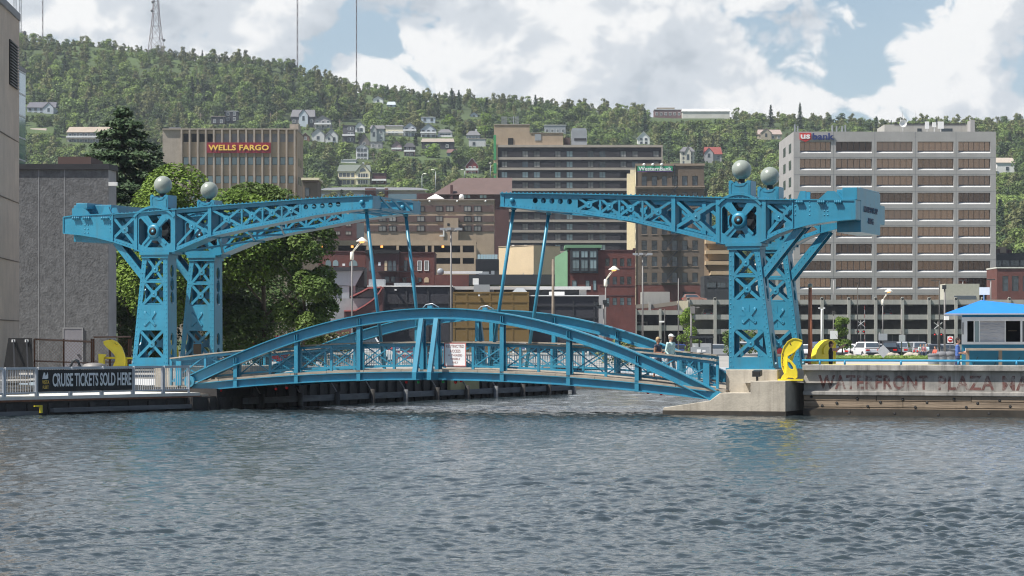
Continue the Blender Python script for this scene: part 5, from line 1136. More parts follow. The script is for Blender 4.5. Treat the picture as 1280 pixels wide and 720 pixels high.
def mid_town():
    # red and green pair with the big bay window
    B = Bld('red_brick_warehouse', 'red brick warehouse with a large glazed bay, green metal side and roof', 709, 420)
    cols = [(756.6,762),(765.7,771.2),(775,780.4),(784,789.3)]; rows = [(323,333),(345.7,355.7),(372,381.5)]
    B.facade('wall', M['red_brick'], 709.5, 794.5, 313.5, None, cols, rows, .3, depth=14); B.windows(cols, rows, M['window_glass'], M['dark_frame'], 1, .2, .06, hbar=.5, alt=lambda i, j: M['pale_glass'] if j == 2 else M['window_glass'])
    b = MB(); B.box(b, 709.2, 795, -.12, 14, 312.2, 313.4); B.box(b, 791.3, 794.8, -.1, 1, 310.2, 312.1)
    for y in (334.5, 357, 369): B.box(b, 750, 794, -.05, -.003, y, y+1)
    b.build('cornice', M['dark_brick'], B.o)
    by = B.part('bay_frame', M['dark_frame'], (712.8, 747.6, -.5, -.01, 309.5, 341.5))
    cc = [(715.3,724),(726,735),(737,745.6)]; B.windows(cc, [(313.8, 322.2), (324.4, 336), (336.6, 338.6)], M['pale_glass'], M['dark_frame'], 2, -.54, .05, name='bay_window')
    B.windows([(715,721),(731.8,737),(741.2,745.5)], [(350.5, 363)], M['pale_glass'], M['dark_frame'], 1, -.04, .06)
    B.part('green_roof', M['green_cladding'], (706, 752, -.6, 8, 306.2, 310)); b = MB(); b.hexa([(B.x(694.5), 3, -1), (B.x(709.4), -.2, -1), (B.x(709.4), 9, -1), (B.x(694.5), 9, -1)], [(B.x(694.5), 3, B.z(320)), (B.x(709.4), -.2, B.z(312)), (B.x(709.4), 9, B.z(312)), (B.x(694.5), 9, B.z(320))]); g = b.build('green_side', M['green_cladding'], B.o)
    # tan box hall, glass hall
    B = Bld('tan_box_hall', 'plain windowless tan box building with one sunlit and one shaded face', 623, 490); X1, X2 = B.x(667), B.x(701)
    b = MB(); b.plate([(0, 8), (X1, 0), (X2, 7.5), (X2-2, 16), (0, 16)], [], -1, B.z(307), to3=lambda p, v: (p[0], p[1], v)); b.build('wall', M['tan_stucco'], B.o); b = MB(); b.plate([(-.1, 7.9), (X1, -.12), (X2+.1, 7.4), (X2-2, 16), (-.1, 16)], [], B.z(306.9), B.z(306.1), to3=lambda p, v: (p[0], p[1], v)); b.build('roof_edge', M['tan_brick'], B.o)
    B.part('roof_vent', M['white_paint'], (639.5, 643, 9, 10, 304, 306.1)); B.part('roof_vent', M['white_paint'], (655.5, 659, 9, 10, 304, 306.1))
    B = Bld('dark_glass_hall', 'low dark building with a ribbed wall and sawtooth skylights', 594.5, 480); B.part('wall', M['charcoal'], (594.5, 623.5, 0, 10, 324, None)); b = MB()
    for k in range(18): x = 595.2+k*1.58; B.box(b, x, x+.6, -.08, -.003, 325, 337)
    b.build('ribs', M['charcoal_panel'], B.o); b = MB()
    for k in range(7): x0, x1 = B.x(597+k*3.6), B.x(600.2+k*3.6); b.hexa([(x0, -.05, B.z(323.9)), (x1, -.05, B.z(323.9)), (x1, 3, B.z(323.9)), (x0, 3, B.z(323.9))], [(x0, .4, B.z(318)), (x1, .4, B.z(318)), (x1, 3, B.z(319)), (x0, 3, B.z(319))])
    b.build('skylights', M['pale_glass'], B.o)
    # tan motel
    B = Bld('tan_motel', 'tan motel with brown window bands below the brown hip roof', 455, 560)
    cols = [(473,482.4),(486,495),(521,530.4),(544.5,553.2),(557.5,566.3),(580,588.3),(592.5,601.2)]; rows = [(257.3,264.3),(270.2,276.8),(282.2,288.8)]
    B.part('wall', M['tan_brick'], (455, 617.5, .3, 14, 250.5, None)); b = MB()
    for r0, r1 in rows: B.box(b, 455, 617.4, .18, .297, r0-.6, r1+.6)
    w = b.build('window_band', M['brown_roof'], B.o); B.windows(cols, rows, M['curtain'], M['dark_frame'], 2, .12, .08, skip=lambda i, j: (j == 2 and i == 3) or (i == 4 and j > 0))
    B.part('roof_edge', M['tan_concrete'], (455, 618, .0, 14, 249, 250.4)); b = MB()
    for x in (537, 571.5, 607): b.ball((B.x(x), .1, B.z(251.5)), .25, 8, 6)
    b.build('wall_lamps', M['white_paint'], B.o); t = B.part('stair_tower', M['tan_brick'], (555, 573.2, -3.5, .1, 273.5, None)); B.part('tower_window', M['black'], (559.5, 562.5, -3.55, -3.4, 280, 283), parent=t); B.part('white_block', M['white_paint'], (550, 556, -3.8, -3.2, 294.5, 296.5), (554.3, 556, -3.8, -3.2, 288, 294.5), parent=t)
    B = Bld('plum_brick_wing', 'dark plum brick wing with small windows behind the big green tree', 398, 575); B.part('wall', M['dark_brick'], (398, 457, 0, 12, 268, None)); B.windows([(404,410),(419,425),(432,439)], [(279,283),(289,293.4)], M['curtain'], M['dark_frame'], 2, -.05, .06); B.part('glass_link', M['window_glass'], (446, 456.5, -.5, -.02, 279, 298))
    # tan parking structure
    B = Bld('tan_parking_deck', 'tan parking deck with long dark openings above the red brick row', 398, 520); b = MB()
    for ya, yb in ((300.5, 306.8), (315.5, 322.4), (329.8, None)): B.box(b, 398, 595.5, 0, .5, ya, yb)
    for x in (398, 421, 459.5, 497, 533, 541, 576.8, 594): B.box(b, x-1.5, x+1.5, .02, .9, 300.5, None)
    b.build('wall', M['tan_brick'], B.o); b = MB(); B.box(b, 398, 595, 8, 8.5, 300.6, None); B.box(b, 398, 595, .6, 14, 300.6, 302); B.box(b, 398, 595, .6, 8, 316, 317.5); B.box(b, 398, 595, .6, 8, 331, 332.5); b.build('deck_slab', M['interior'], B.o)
    for k, x in enumerate((402.5, 440, 477, 553.5)):
        b = MB(); b.box(-.25, .25, 0, .1, 0, .5); o = b.build('exit_lamp', M['lamp_glow'], B.o, (B.x(x), .55, B.z(309.5)))
    # the red brick row
    arch = lambda B, n, x0, x1, ya, yb, m: (lambda b: (b.plate([(B.x(x0), B.z(yb)), (B.x(x1), B.z(yb))]+[(B.x((x0+x1)/2)+(B.x(x1)-B.x(x0))/2*math.cos(t), B.z(ya)-(B.x(x1)-B.x(x0))/2+(B.x(x1)-B.x(x0))/2*math.sin(t)) for t in [rad(18*i) for i in range(11)]], [], -.06, .02), b.build(n, m, B.o)))(MB())
    B = Bld('red_brick_shop', 'red brick building with three pale arched windows behind the street lamp', 398, 432); B.part('wall', M['red_brick'], (398, 457, 0, 12, 315, None)); B.part('cornice', M['dark_brick'], (397.6, 457, -.15, 12, 313.6, 314.9))
    for x0, x1 in ((407,413.8),(416,423),(436.5,446.8)): arch(B, 'arched_window', x0, x1, 325, 332.4, M['pale_glass'])
    B.windows([(428,431.3)], [(329.5,332.4)], M['white_paint'], None, y=-.03)
    B = Bld('dark_brick_shop', 'sooty dark brick building with a heavy cornice between two red brick ones', 457.3, 431); B.part('wall', M['dark_brick'], (457.3, 498.4, 0, 12, 314.5, None)); B.part('cornice', M['black'], (456.8, 498.8, -.5, 11, 312.6, 317)); 
    for x0, x1, m in ((461,464.5,'window_glass'),(480.7,484,'tan_stucco'),(485.3,489.7,'window_glass'),(491,495,'window_glass')): arch(B, 'arched_window', x0, x1, 325.8, 338.6, M[m])
    B.windows([(472.8,475.8)], [(327.5,332)], M['white_sign'], None, y=-.05); B.windows([(481,486.5),(488.5,494.5)], [(345.5,352.5)], M['window_glass'], M['dark_frame'], 1, -.04); b = MB()
    for y in (339, 353): B.box(b, 472, 524, -1.2, -.05, y, y+.5); B.box(b, 472, 524, -1.2, -1.15, y-6, y-5.6)
    for k in range(14): B.box(b, 472+k*4, 472.25+k*4, -1.2, -1.15, 333.2, 339)
    b.build('fire_balcony', M['dark_steel'], B.o)
    B = Bld('pale_window_brick_shop', 'red brick building with two pale boarded windows beside the sooty one', 498.8, 432); B.part('wall', M['red_brick'], (498.8, 543, 0, 12, 316.5, None)); B.part('cornice', M['dark_brick'], (498.6, 543.3, -.2, 12, 315, 316.4))
    B.windows([(504.8,509.5),(512.5,516)], [(325.5,339)], M['window_glass'], M['dark_frame'], 1, -.04); B.windows([(521.8,527.2),(530.3,536.2)], [(325.8,338.5)], M['curtain'], M['white_paint'], 1, -.04, .1); B.windows([(522.5,527),(503,508)], [(347,352.6)], M['window_glass'], M['dark_frame'], 1, -.04); arch(B, 'arched_window', 530.2, 536, 346.5, 353, M['tan_stucco'])
    B = Bld('low_red_annex', 'low red brick annex with a white roof duct and a grey dish', 543.3, 428); B.part('wall', M['red_brick'], (543.3, 586, 0, 10, 343.5, None)); B.part('roof_duct', M['white_paint'], (554.5, 603, 2, 3.5, 338.5, 341.8)); b = MB(); b.ball((0, 0, 0), .6, 14, 8, (1, .5, 1)); b.build('dish', M['grey_metal'], B.o, (B.x(550.3), 1, B.z(339.5))); B.part('dark_roof', M['charcoal'], (586.2, 700, -1, 10, 343.3, 356)); b = MB()
    for x, w, h in ((607, 8, 5), (601, 5, 3), (616, 4, 6), (612, 3, 2), (654, 1, 3), (667, 1.5, 2.5)): B.box(b, x-w/2, x+w/2, -.9, .3, 343.2-h+1.5, 344.5)
    b.build('roof_machinery', M['grey_metal'], B.o)
    # ornate tan block, long grey-roofed hall, brown hip roof
    B = Bld('ornate_brick_block', 'small ornate brown brick block with a cream cornice beside the tan office block', 378.5, 512); B.part('wall', M['brown_brick'], (378.5, 397, 0, 10, 225.5, None)); B.part('cornice', M['cream'], (377, 399.3, -1, 10.5, 222.5, 225.4)); B.part('frieze', M['brown_roof'], (377.8, 398.3, -.5, -.003, 225.5, 228)); B.windows([(381,386.8)], [(234.5,245.5)], M['window_glass'], M['dark_frame'], 1, -.06)
    B = Bld('long_grey_roofed_hall', 'long low hall with a sloping grey roof, blue glazing and red brick piers', 396, 720); X = B.x(532); b = MB(); b.hexa([(0, -1, B.z(238.3)), (X+1, -1, B.z(238.3)), (X-2, 14, B.z(231)), (2, 14, B.z(231))], [(0, -1, B.z(237.7)), (X+1, -1, B.z(237.7)), (X-6, 14, B.z(230.5)), (6, 14, B.z(230.5))]); b.build('roof', M['grey_roof'], B.o); B.part('wall', M['bank_concrete'], (396.3, 531.5, 0, 20, 238.4, None)); B.part('glazing', M['blue_glass'], (396.5, 531, -.1, -.005, 242.5, 250)); B.part('brick_pier', M['red_brick'], (456.5, 470, -.6, .1, 235.5, 256)); B.part('brick_pier', M['red_brick'], (481, 485.3, -.6, .1, 235.5, 256)); B.part('entrance_glazing', M['window_glass'], (470.1, 480.9, -.3, .05, 236.5, 252))
    B = Bld('brown_roofed_hall', 'dark red brick hall under a broad brown hip roof with a tall chimney', 540, 640); X0, X1, XR = B.x(541), B.x(640), B.x(573); b = MB(); n = 0; b.v = [(X0, -1, B.z(243)), (X1, -1, B.z(243)), (X1, 19, B.z(243)), (X0, 19, B.z(243)), (XR, 9, B.z(219.5)), (X1, 9, B.z(219.5)), (X0, -1, B.z(243.6)), (X1, -1, B.z(243.6)), (X1, 19, B.z(243.6)), (X0, 19, B.z(243.6))]
    for q in ((0,1,5,4),(1,2,5),(2,3,4,5),(3,0,4),(9,8,7,6),(0,6,7,1),(1,7,8,2),(2,8,9,3),(3,9,6,0)): b.face(list(q))
    b.build('roof', M['brown_roof'], B.o); B.part('wall', M['dark_brick'], (543, 636, 0, 18, 243.7, None)); B.part('side_wing', M['dark_brick'], (520, 543, 4, 16, 240.5, None)); B.part('chimney', M['dark_brick'], (563, 566.2, -.9, .5, 231.5, 250)); B.windows([(579.5,583),(584.3,587.5),(599.8,603.2),(604.5,608)], [(243.9,247.5)], M['pale_glass'], None, y=-.05)
    o = empty('white_tent', P(544.5, 248.5, 566), 0, 'white peaked tent on the flat roof of the tan motel', 'tent'); b = MB(); b.v = [(-1.95, -1, 0), (1.95, -1, 0), (1.95, 2, 0), (-1.95, 2, 0), (0, .5, 1.15)]; [b.face(q) for q in ([0,1,4],[1,2,4],[2,3,4],[3,0,4],[3,2,1,0])]; b.build('canvas', M['white_paint'], o)
    o = empty('white_roof_vent', P(577, 249, 566), 0, 'round white ventilator on the flat roof of the tan motel', 'ventilator'); b = MB(); b.rev([(.55, 0), (.55, .6), (.45, .95), (.2, 1.1), (0, 1.12)], n=14); b.build('hood', M['white_paint'], o)
    # dark waterfront complex
    B = Bld('dark_waterfront_hall', 'low charcoal waterfront hall with one ochre block and white roof edges', 440, 322); B.part('wall', M['charcoal_panel'], (440, 566, 0, 14, 358.5, None)); B.part('wall', M['charcoal_panel'], (661.5, 749, .8, 14, 370.2, None)); B.part('ochre_block', M['ochre'], (566.3, 661.3, -.8, 12, 366, None)); b = MB()
    for x in (566.5, 582.3, 611.5, 639.5, 659): B.box(b, x, x+2.3, -.85, -.803, 366.5, None)
    for y in (365, 376.2, 392, 408): B.box(b, 566.2, 661.5, -.87, -.805, y, y+2)
    b.build('ochre_frame', M['ochre'], B.o); b = MB()
    for x in (480, 507, 534, 560): B.box(b, x, x+2, -.1, -.003, 359, None)
    for y in (378, 395): B.box(b, 441, 566, -.12, -.004, y, y+2)
    for x in (664, 690, 716, 742): B.box(b, x, x+2, .7, .797, 371, None)
    for y in (381, 396): B.box(b, 662, 749, .68, .796, y, y+2)
    b.build('panel_frame', M['charcoal'], B.o); B.part('roof_edge', M['white_paint'], (455, 566, -.25, 10, 357, 358.4), (662, 748.5, .55, 10, 368.8, 370.1)); B.part('white_pier', M['bank_concrete'], (748.6, 757, .4, 6, 368.5, None))
    B.part('canopy', M['bank_ledge'], (556, 741, 8, 12, 356.3, 360.3)); B.part('canopy_wall', M['charcoal'], (560, 726, 9, 12, 360.4, 369.5)); B.part('canopy_pier', M['bank_concrete'], (726.2, 735.5, 8.6, 11, 360.4, 370))
    for x, y in ((599, 369.5), (495, 362.5)): b = MB(); b.box(B.x(x)-.12, B.x(x)+.12, -1.3, -.9 if x > 520 else -.13, B.z(y)-.1, B.z(y)+.1); b.build('wall_lamp', M['white_paint'], B.o)
    for i, (x0, x1, ya, yb, m) in enumerate(((592,612,355.5,364.8,'grey_metal'),(590.8,598,347.5,355.4,'white_paint'),(601.5,617,361.5,364.7,'grey_roof'),(604,607,358,361.4,'white_paint'),(687,706,364.2,369,'white_paint'),(459.5,479.5,348.5,356.9,'grey_metal'),(474.5,478.5,353,356.8,'white_paint'),(491,512,353,357,'grey_metal'))):
        B.part('roof_unit', M[m], (x0, x1, 1+.3*i, 4+.3*i, ya, yb))
    b = MB(); x0, x1 = B.x(640), B.x(659.5); b.hexa([(x0, 1, B.z(365)), (x1, 1, B.z(365)), (x1, 4, B.z(365)), (x0, 4, B.z(365))], [(x0+.6, 1.5, B.z(359.5)), (x1-.6, 1.5, B.z(359.5)), (x1-.6, 3.5, B.z(359.5)), (x0+.6, 3.5, B.z(359.5))]); b.build('skylight', M['grey_metal'], B.o)
    # theatre with curved roofs
    B = Bld('curved_roof_theatre', 'grey theatre with sloping metal roofs and a dark red curved wall', 400, 312); W_ = lambda l: [(B.x(a), B.z(c)) for a, c in l]
    for nm, l, y0, y1, m in (('upper_roof', [(398,339),(452.5,337.2),(442,357),(398,354)], 3, 9, 'grey_metal'), ('roof_fascia', [(398,333.5),(453.5,333),(453.5,337),(398,338.9)], 2.5, 9, 'charcoal'), ('side_fascia', [(453.3,337.2),(453.5,357.5),(442.2,357.2)], 3.2, 9, 'black'), ('upper_wall', [(398,354.2),(442,357),(442,373),(398,373)], 3.5, 9, 'smooth_concrete'), ('lower_roof', [(380,373),(466,372.8),(458,380),(444,388.5),(440,402),(380,402)], 1, 6, 'smooth_concrete'), ('red_curved_wall', [(430,389),(444,388.8),(456,382),(466,375),(474,366),(478,360),(478,402),(430,402)], .2, 5, 'dark_brick'), ('inner_roof', [(444,371.5),(452,366),(462,361),(470,360.5),(468,372)], 1.5, 5, 'grey_roof')):
        b = MB(); b.plate(W_(l), [], y0, y1); b.build(nm, M[m], B.o)
    b = MB(); l = [(430,388.5),(444,388.3),(456,381.5),(466,374.5),(474,365.5),(477.5,359.5),(476,358.5),(472,359.5),(460,360),(452,364.5),(438,371)]; q = W_(l)
    for p0, p1 in zip(q, q[1:]): barv(b, p0, p1, .16, -.05, 5.2)
    b.build('red_coping', mat('pink_coping', (.40, .12, .11), .7), B.o); B.part('roof_door', M['grey_metal'], (425, 434.5, 3.2, 3.6, 357, 372.5)); B.part('roof_door', M['black'], (434.7, 438.5, 3.2, 3.6, 358.5, 372.5))
    # buildings right of the brown bank building
    B = Bld('balcony_apartments', 'tan apartment block with stacked pale balconies behind the right bridge tower', 880, 640); B.part('wall', M['tan_brick'], (880, 916, 3, 20, 296, None)); b = MB()
    for k, y in enumerate((300, 313, 326.5, 339)): B.box(b, 882+6*(k in (3,)), 913, -1, 3.1, y, y+4.5); B.box(b, 886, 913, 2.5, 2.9, y+4.6, y+12)
    b.build('balconies', M['tan_stucco'], B.o)
    B = Bld('dark_modern_block', 'dark low modern block with a ribbon window beside the brown bank building', 880.5, 575); B.part('wall', M['charcoal'], (880.5, 925, 0, 12, 344.5, None)); B.windows([(883,895),(897,907),(907.5,918)], [(352.5,359.5)], M['window_glass'], M['dark_frame'], 3, -.05, .06)
    B = Bld('white_framed_block', 'pale concrete block with dark windows partly hidden by the right bridge tower', 950, 540); B.part('wall', M['ramp_concrete'], (950, 985, 0, 10, 330, None)); B.windows([(962,968),(973,980)], [(345,358)], M['window_glass'], M['dark_frame'], 1, -.05); B.part('roof_edge', M['white_paint'], (949, 986, -.4, 10.3, 328, 329.9))
    B = Bld('dark_ribbon_building', 'dark low building with a ribbon window at the right edge beyond the grey tower', 1243, 610); B.part('wall', M['charcoal_panel'], (1243, 1340, 0, 14, 316.5, None)); B.windows([(1244,1252),(1253,1262),(1263,1274),(1275,1290)], [(325,332.5)], M['window_glass'], M['dark_frame'], 2, -.05); B.part('roof_stub', M['tan_brick'], (1253, 1261, 3, 7, 308, 316.4)); B.part('red_parapet', M['dark_brick'], (1243, 1252.8, 3, 7, 311, 316.4), (1261.2, 1268, 3, 7, 311, 316.4))
    B = Bld('right_edge_brick_building', 'red brick building with tall windows at the right edge beside the grey tower', 1246, 560); cols = [(1253,1260.5),(1265,1273.5),(1278.5,1287)]; B.facade('wall', M['red_brick'], 1246, 1330, 335.5, None, cols, [(345,364)], .3, depth=12); B.windows(cols, [(345,364)], M['window_glass'], M['dark_frame'], 1, .2, .08, hbar=.5); B.part('cornice', M['pale_deck'], (1245.6, 1331, -.2, 12, 333.8, 335.4))
mid_town()
def ramp():
    B = Bld('concrete_parking_ramp', 'three-level concrete parking ramp with round-topped columns across the right background', 755, 470); g = random.Random(3)
    rows = [(374.6,380.6),(393.2,399.4),(411.4,417.6)]
    for ya, yb in rows: B.part('parapet', M['ramp_concrete'], (861.2, 1345, 0, .35, ya, yb)); 
    for x in [860.3+33.45*k for k in range(15)]:
        b = MB(); B.box(b, x-1.9, x+1.9, -.35, -.003, 372.8, None); b.tube((B.x(x), -.35, B.z(373.2)), (B.x(x), .3, B.z(373.2)), .28, n=10); b.build('column', M['ramp_concrete'], B.o)
    b = MB()
    for ya, yb in rows: B.box(b, 861.3, 1345, .36, 34, ya+3.4, ya+5.2)
    sl = b.build('deck_slab', M['ramp_concrete'], B.o); b = MB()
    for k, (ya, yb) in enumerate(rows[:2]):
        for j in range(13):
            x = 861+33.45*j
            for x0, x1, top in ((3, 14, 5), (16, 20, 4), (22.5, 31, 5)):
                q = MB(); B.box(q, x+x0, x+x1, 15, 15.3, yb+top, yb+12.2); q.build('inner_wall', M['ramp_concrete'], B.o)
    b = MB(); B.box(b, 861.3, 1345, 33, 33.4, 375.5, None); b.build('rear_wall', M['ramp_concrete'], B.o)
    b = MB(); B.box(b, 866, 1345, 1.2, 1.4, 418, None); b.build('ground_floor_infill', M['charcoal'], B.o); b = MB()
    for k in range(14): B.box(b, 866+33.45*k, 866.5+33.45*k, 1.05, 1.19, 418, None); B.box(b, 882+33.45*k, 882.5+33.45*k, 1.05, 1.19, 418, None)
    b.build('infill_posts', M['pole_grey'], B.o); b = MB()
    for k, (ya, yb) in enumerate(rows):
        for j in range(14): x = 868+33.45*j; B.box(b, x, x+7, 1.5, 2.2, yb+.9, yb+1.7)
    b.build('ceiling_lights', M['smooth_concrete'], sl)
    B.part('base_wall', M['ramp_concrete'], (866, 1345, -.8, -.4, 430.5, None))
    # stair tower on the deck
    st = B.part('stair_tower', mat('stair_cream', (.42, .41, .34), .85, 0, .08), (1182.5, 1225.5, 1, 8, 354.6, 374.5)); B.part('stair_window', M['window_glass'], (1194, 1221, .9, 1.05, 369.5, 374), parent=st)
    # spiral end
    for ya, yb in ((388.2, 393.8), (407, 413.4)): B.part('spiral_parapet', M['ramp_concrete'], (757, 851, -5, -4.6, ya, yb))
    for x in (760.2, 792.6, 823.2): B.part('column', M['ramp_concrete'], (x-1.5, x+1.5, -5.4, -5.003, 386.5, None))
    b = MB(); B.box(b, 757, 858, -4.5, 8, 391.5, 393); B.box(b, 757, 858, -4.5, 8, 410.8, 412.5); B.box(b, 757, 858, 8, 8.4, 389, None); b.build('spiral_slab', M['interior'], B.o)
    b = MB()
    for p, q in (((757, 384.5), (786, 381.5)), ((786.2, 381.5), (812, 379.5)), ((812.2, 381), (846, 376.5))):
        x0, x1 = B.x(p[0]), B.x(q[0]); b.hexa([(x0, -2, B.z(p[1]+5)), (x1, -2, B.z(q[1]+5)), (x1, 6, B.z(q[1]+5)), (x0, 6, B.z(p[1]+5))], [(x0, -2, B.z(p[1])), (x1, -2, B.z(q[1])), (x1, 6, B.z(q[1])), (x0, 6, B.z(p[1]))])
    b.build('sloping_ramp', mat('ramp_brown', (.27, .235, .19), .9, 0, .12, .3), B.o); B.part('ramp_stub', M['ramp_concrete'], (781, 784, -2.4, -1.8, 380, 388), (810, 813, -2.4, -1.8, 377.5, 392)); B.part('lift_block', M['ramp_concrete'], (806, 841, 9, 16, 363.5, 381)); B.part('end_parapet', M['cream'], (847.5, 860, -.6, 3, 376, 388)); B.part('inner_arch', M['ramp_concrete'], (794, 810, 2, 2.5, 402, 404), (808, 810.5, 2, 2.5, 404, 410), (801, 803.5, 2, 2.5, 404, 410))
ramp()
# ================================================================ HOUSES ON THE HILL
def hill_depth(px, py, lo=600, hi=RIDGE-4):
    """how far away the hillside is along a line of sight"""
    for y in np.arange(lo, hi, 4):
        x = (px-640)/F*y
        if HC+(YH-py)/F*y <= hz(x, y): return float(y)
    return RIDGE-6.0
HC_ = {}
def hm(c, nm):
    k = nm+str(c)
    if k not in HC_: HC_[k] = mat(nm, c, .85, 0, .08, .3)
    return HC_[k]
WHITE, PALE, GREY, DGREY, CREAM_, BLUE_, DARK, PINK, REDW, TAN = (.80,.80,.80), (.58,.59,.59), (.38,.37,.37), (.11,.11,.12), (.70,.66,.50), (.52,.58,.65), (.045,.045,.055), (.33,.24,.25), (.16,.028,.03), (.42,.36,.28)
RG, RD, RT, RR = (.15,.15,.16), (.055,.055,.06), (.30,.26,.22), (.24,.06,.05)
def house(label, x0, x1, yt, yb, style, wall, roof, wins=(), rows=1, rf=.4, rot=0, extra=None, name='house', D=None):
    """style: 'gable' faces us, 'side' shows its roof slope, 'flat', 'hip'; rf = share of the height taken by the roof"""
    D = D or hill_depth((x0+x1)/2, yb); k = D/F; w = (x1-x0)*k; h = (yb-yt)*k; g = P(x0, yb, D); d = max(6, min(11, w*.9))
    o = empty(name, g, rot, label, 'house' if name == 'house' else 'building'); CLEAR.append((g.x+w/2, D, w, 75)); wm, rm = hm(wall, 'house_wall'), hm(roof, 'house_roof'); he = h*(1-rf) if style != 'flat' else h-.35
    b = MB()
    if style == 'gable': b.plate([(0, -5), (w, -5), (w, he), (w/2, h-.15), (0, he)], [], 0, d)
    else: b.box(0, w, 0, d, -5, he)
    b.build('wall', wm, o); b = MB(); e = .45
    if style == 'gable':
        for s in (0, 1):
            a, c = ((-e, he-e*(h-he)/(w/2)), (w/2, h)) if s == 0 else ((w/2, h), (w+e, he-e*(h-he)/(w/2))); b.hexa([(a[0], -e, a[1]-.1), (c[0], -e, c[1]-.1), (c[0], d, c[1]-.1), (a[0], d, a[1]-.1)], [(a[0], -e, a[1]+.15), (c[0], -e, c[1]+.15), (c[0], d, c[1]+.15), (a[0], d, a[1]+.15)])
    elif style == 'flat': b.box(-e*.6, w+e*.6, -e*.6, d, he+.003, h)
    else:
        i = w*.22 if style == 'hip' else .2; b.hexa([(-e, -e, he), (w+e, -e, he), (w+e, d+e, he), (-e, d+e, he)], [(i, d/2-.1, h), (w-i, d/2-.1, h), (w-i, d/2+.1, h), (i, d/2+.1, h)])
    r = b.build('roof', rm, o)
    if len(wins) or rows:
        n = len(wins) or max(2, int(w/2.6)); fr = wins or [(i+.5)/n for i in range(n)]; hh = he/rows
        proto = None
        for j in range(rows):
            for f in fr:
                if proto is None:
                    b = MB(); b.box(-.55, .55, -.09, -.003, 0, min(1.5, hh*.55)); b.mat(1); b.box(-.68, -.55, -.13, -.003, -.12, min(1.5, hh*.55)+.12); b.box(.55, .68, -.13, -.003, -.12, min(1.5, hh*.55)+.12); b.box(-.55, .55, -.13, -.003, min(1.5, hh*.55), min(1.5, hh*.55)+.12); b.box(-.55, .55, -.14, -.003, -.12, 0); b.box(-.04, .04, -.11, -.091, 0, min(1.5, hh*.55)); proto = b.build('window', [M['window_glass'], M['white_paint'] if sum(wall) < 1.2 or wall == CREAM_ else M['grey_roof']], o, (w*f, 0, hh*j+hh*.25))
                else: dup(proto, o, (w*f, 0, hh*j+hh*.25))
    if extra: extra(o, w, h, he, d)
    return o
def porch(m, z0=.0, z1=.4, dep=1.6):
    def f(o, w, h, he, d):
        b = MB(); b.box(-.2, w+.2, -dep, -.15, he*z1, he*z1+.2); 
        for x in (0, w/2, w): b.box(x-.08, x+.08, -dep, -dep+.16, z0*he-3, he*z1)
        b.build('porch', hm(m, 'porch'), o); b = MB(); b.box(-.2, w+.2, -dep-.05, -dep+.02, he*z1+.2, he*z1+1.0); b.build('railing', hm(WHITE, 'porch'), o)
    return f
def chim(x=.3, c=REDW):
    def f(o, w, h, he, d): b = MB(); b.box(w*x-.4, w*x+.4, d/2-.4, d/2+.4, he, h+.9); b.build('chimney', hm(c, 'chimney'), o)
    return f
def gable_front(x0, x1, hf, wall, roof):
    def f(o, w, h, he, d):
        a, c = w*x0, w*x1; t = h*hf; b = MB(); b.plate([(a, -4), (c, -4), (c, t*.62), ((a+c)/2, t), (a, t*.62)], [], -1.2, d/2); b.build('wing', hm(wall, 'house_wall'), o); b = MB()
        for p, q in (((a-.3, t*.62-.2), ((a+c)/2, t+.05)), (((a+c)/2, t+.05), (c+.3, t*.62-.2))): barv(b, p, q, .22, -1.5, d/2)
        b.build('wing_roof', hm(roof, 'house_roof'), o); b = MB(); b.box((a+c)/2-.6, (a+c)/2+.6, -1.27, -1.203, t*.25, t*.55); b.build('window', M['window_glass'], o)
    return f
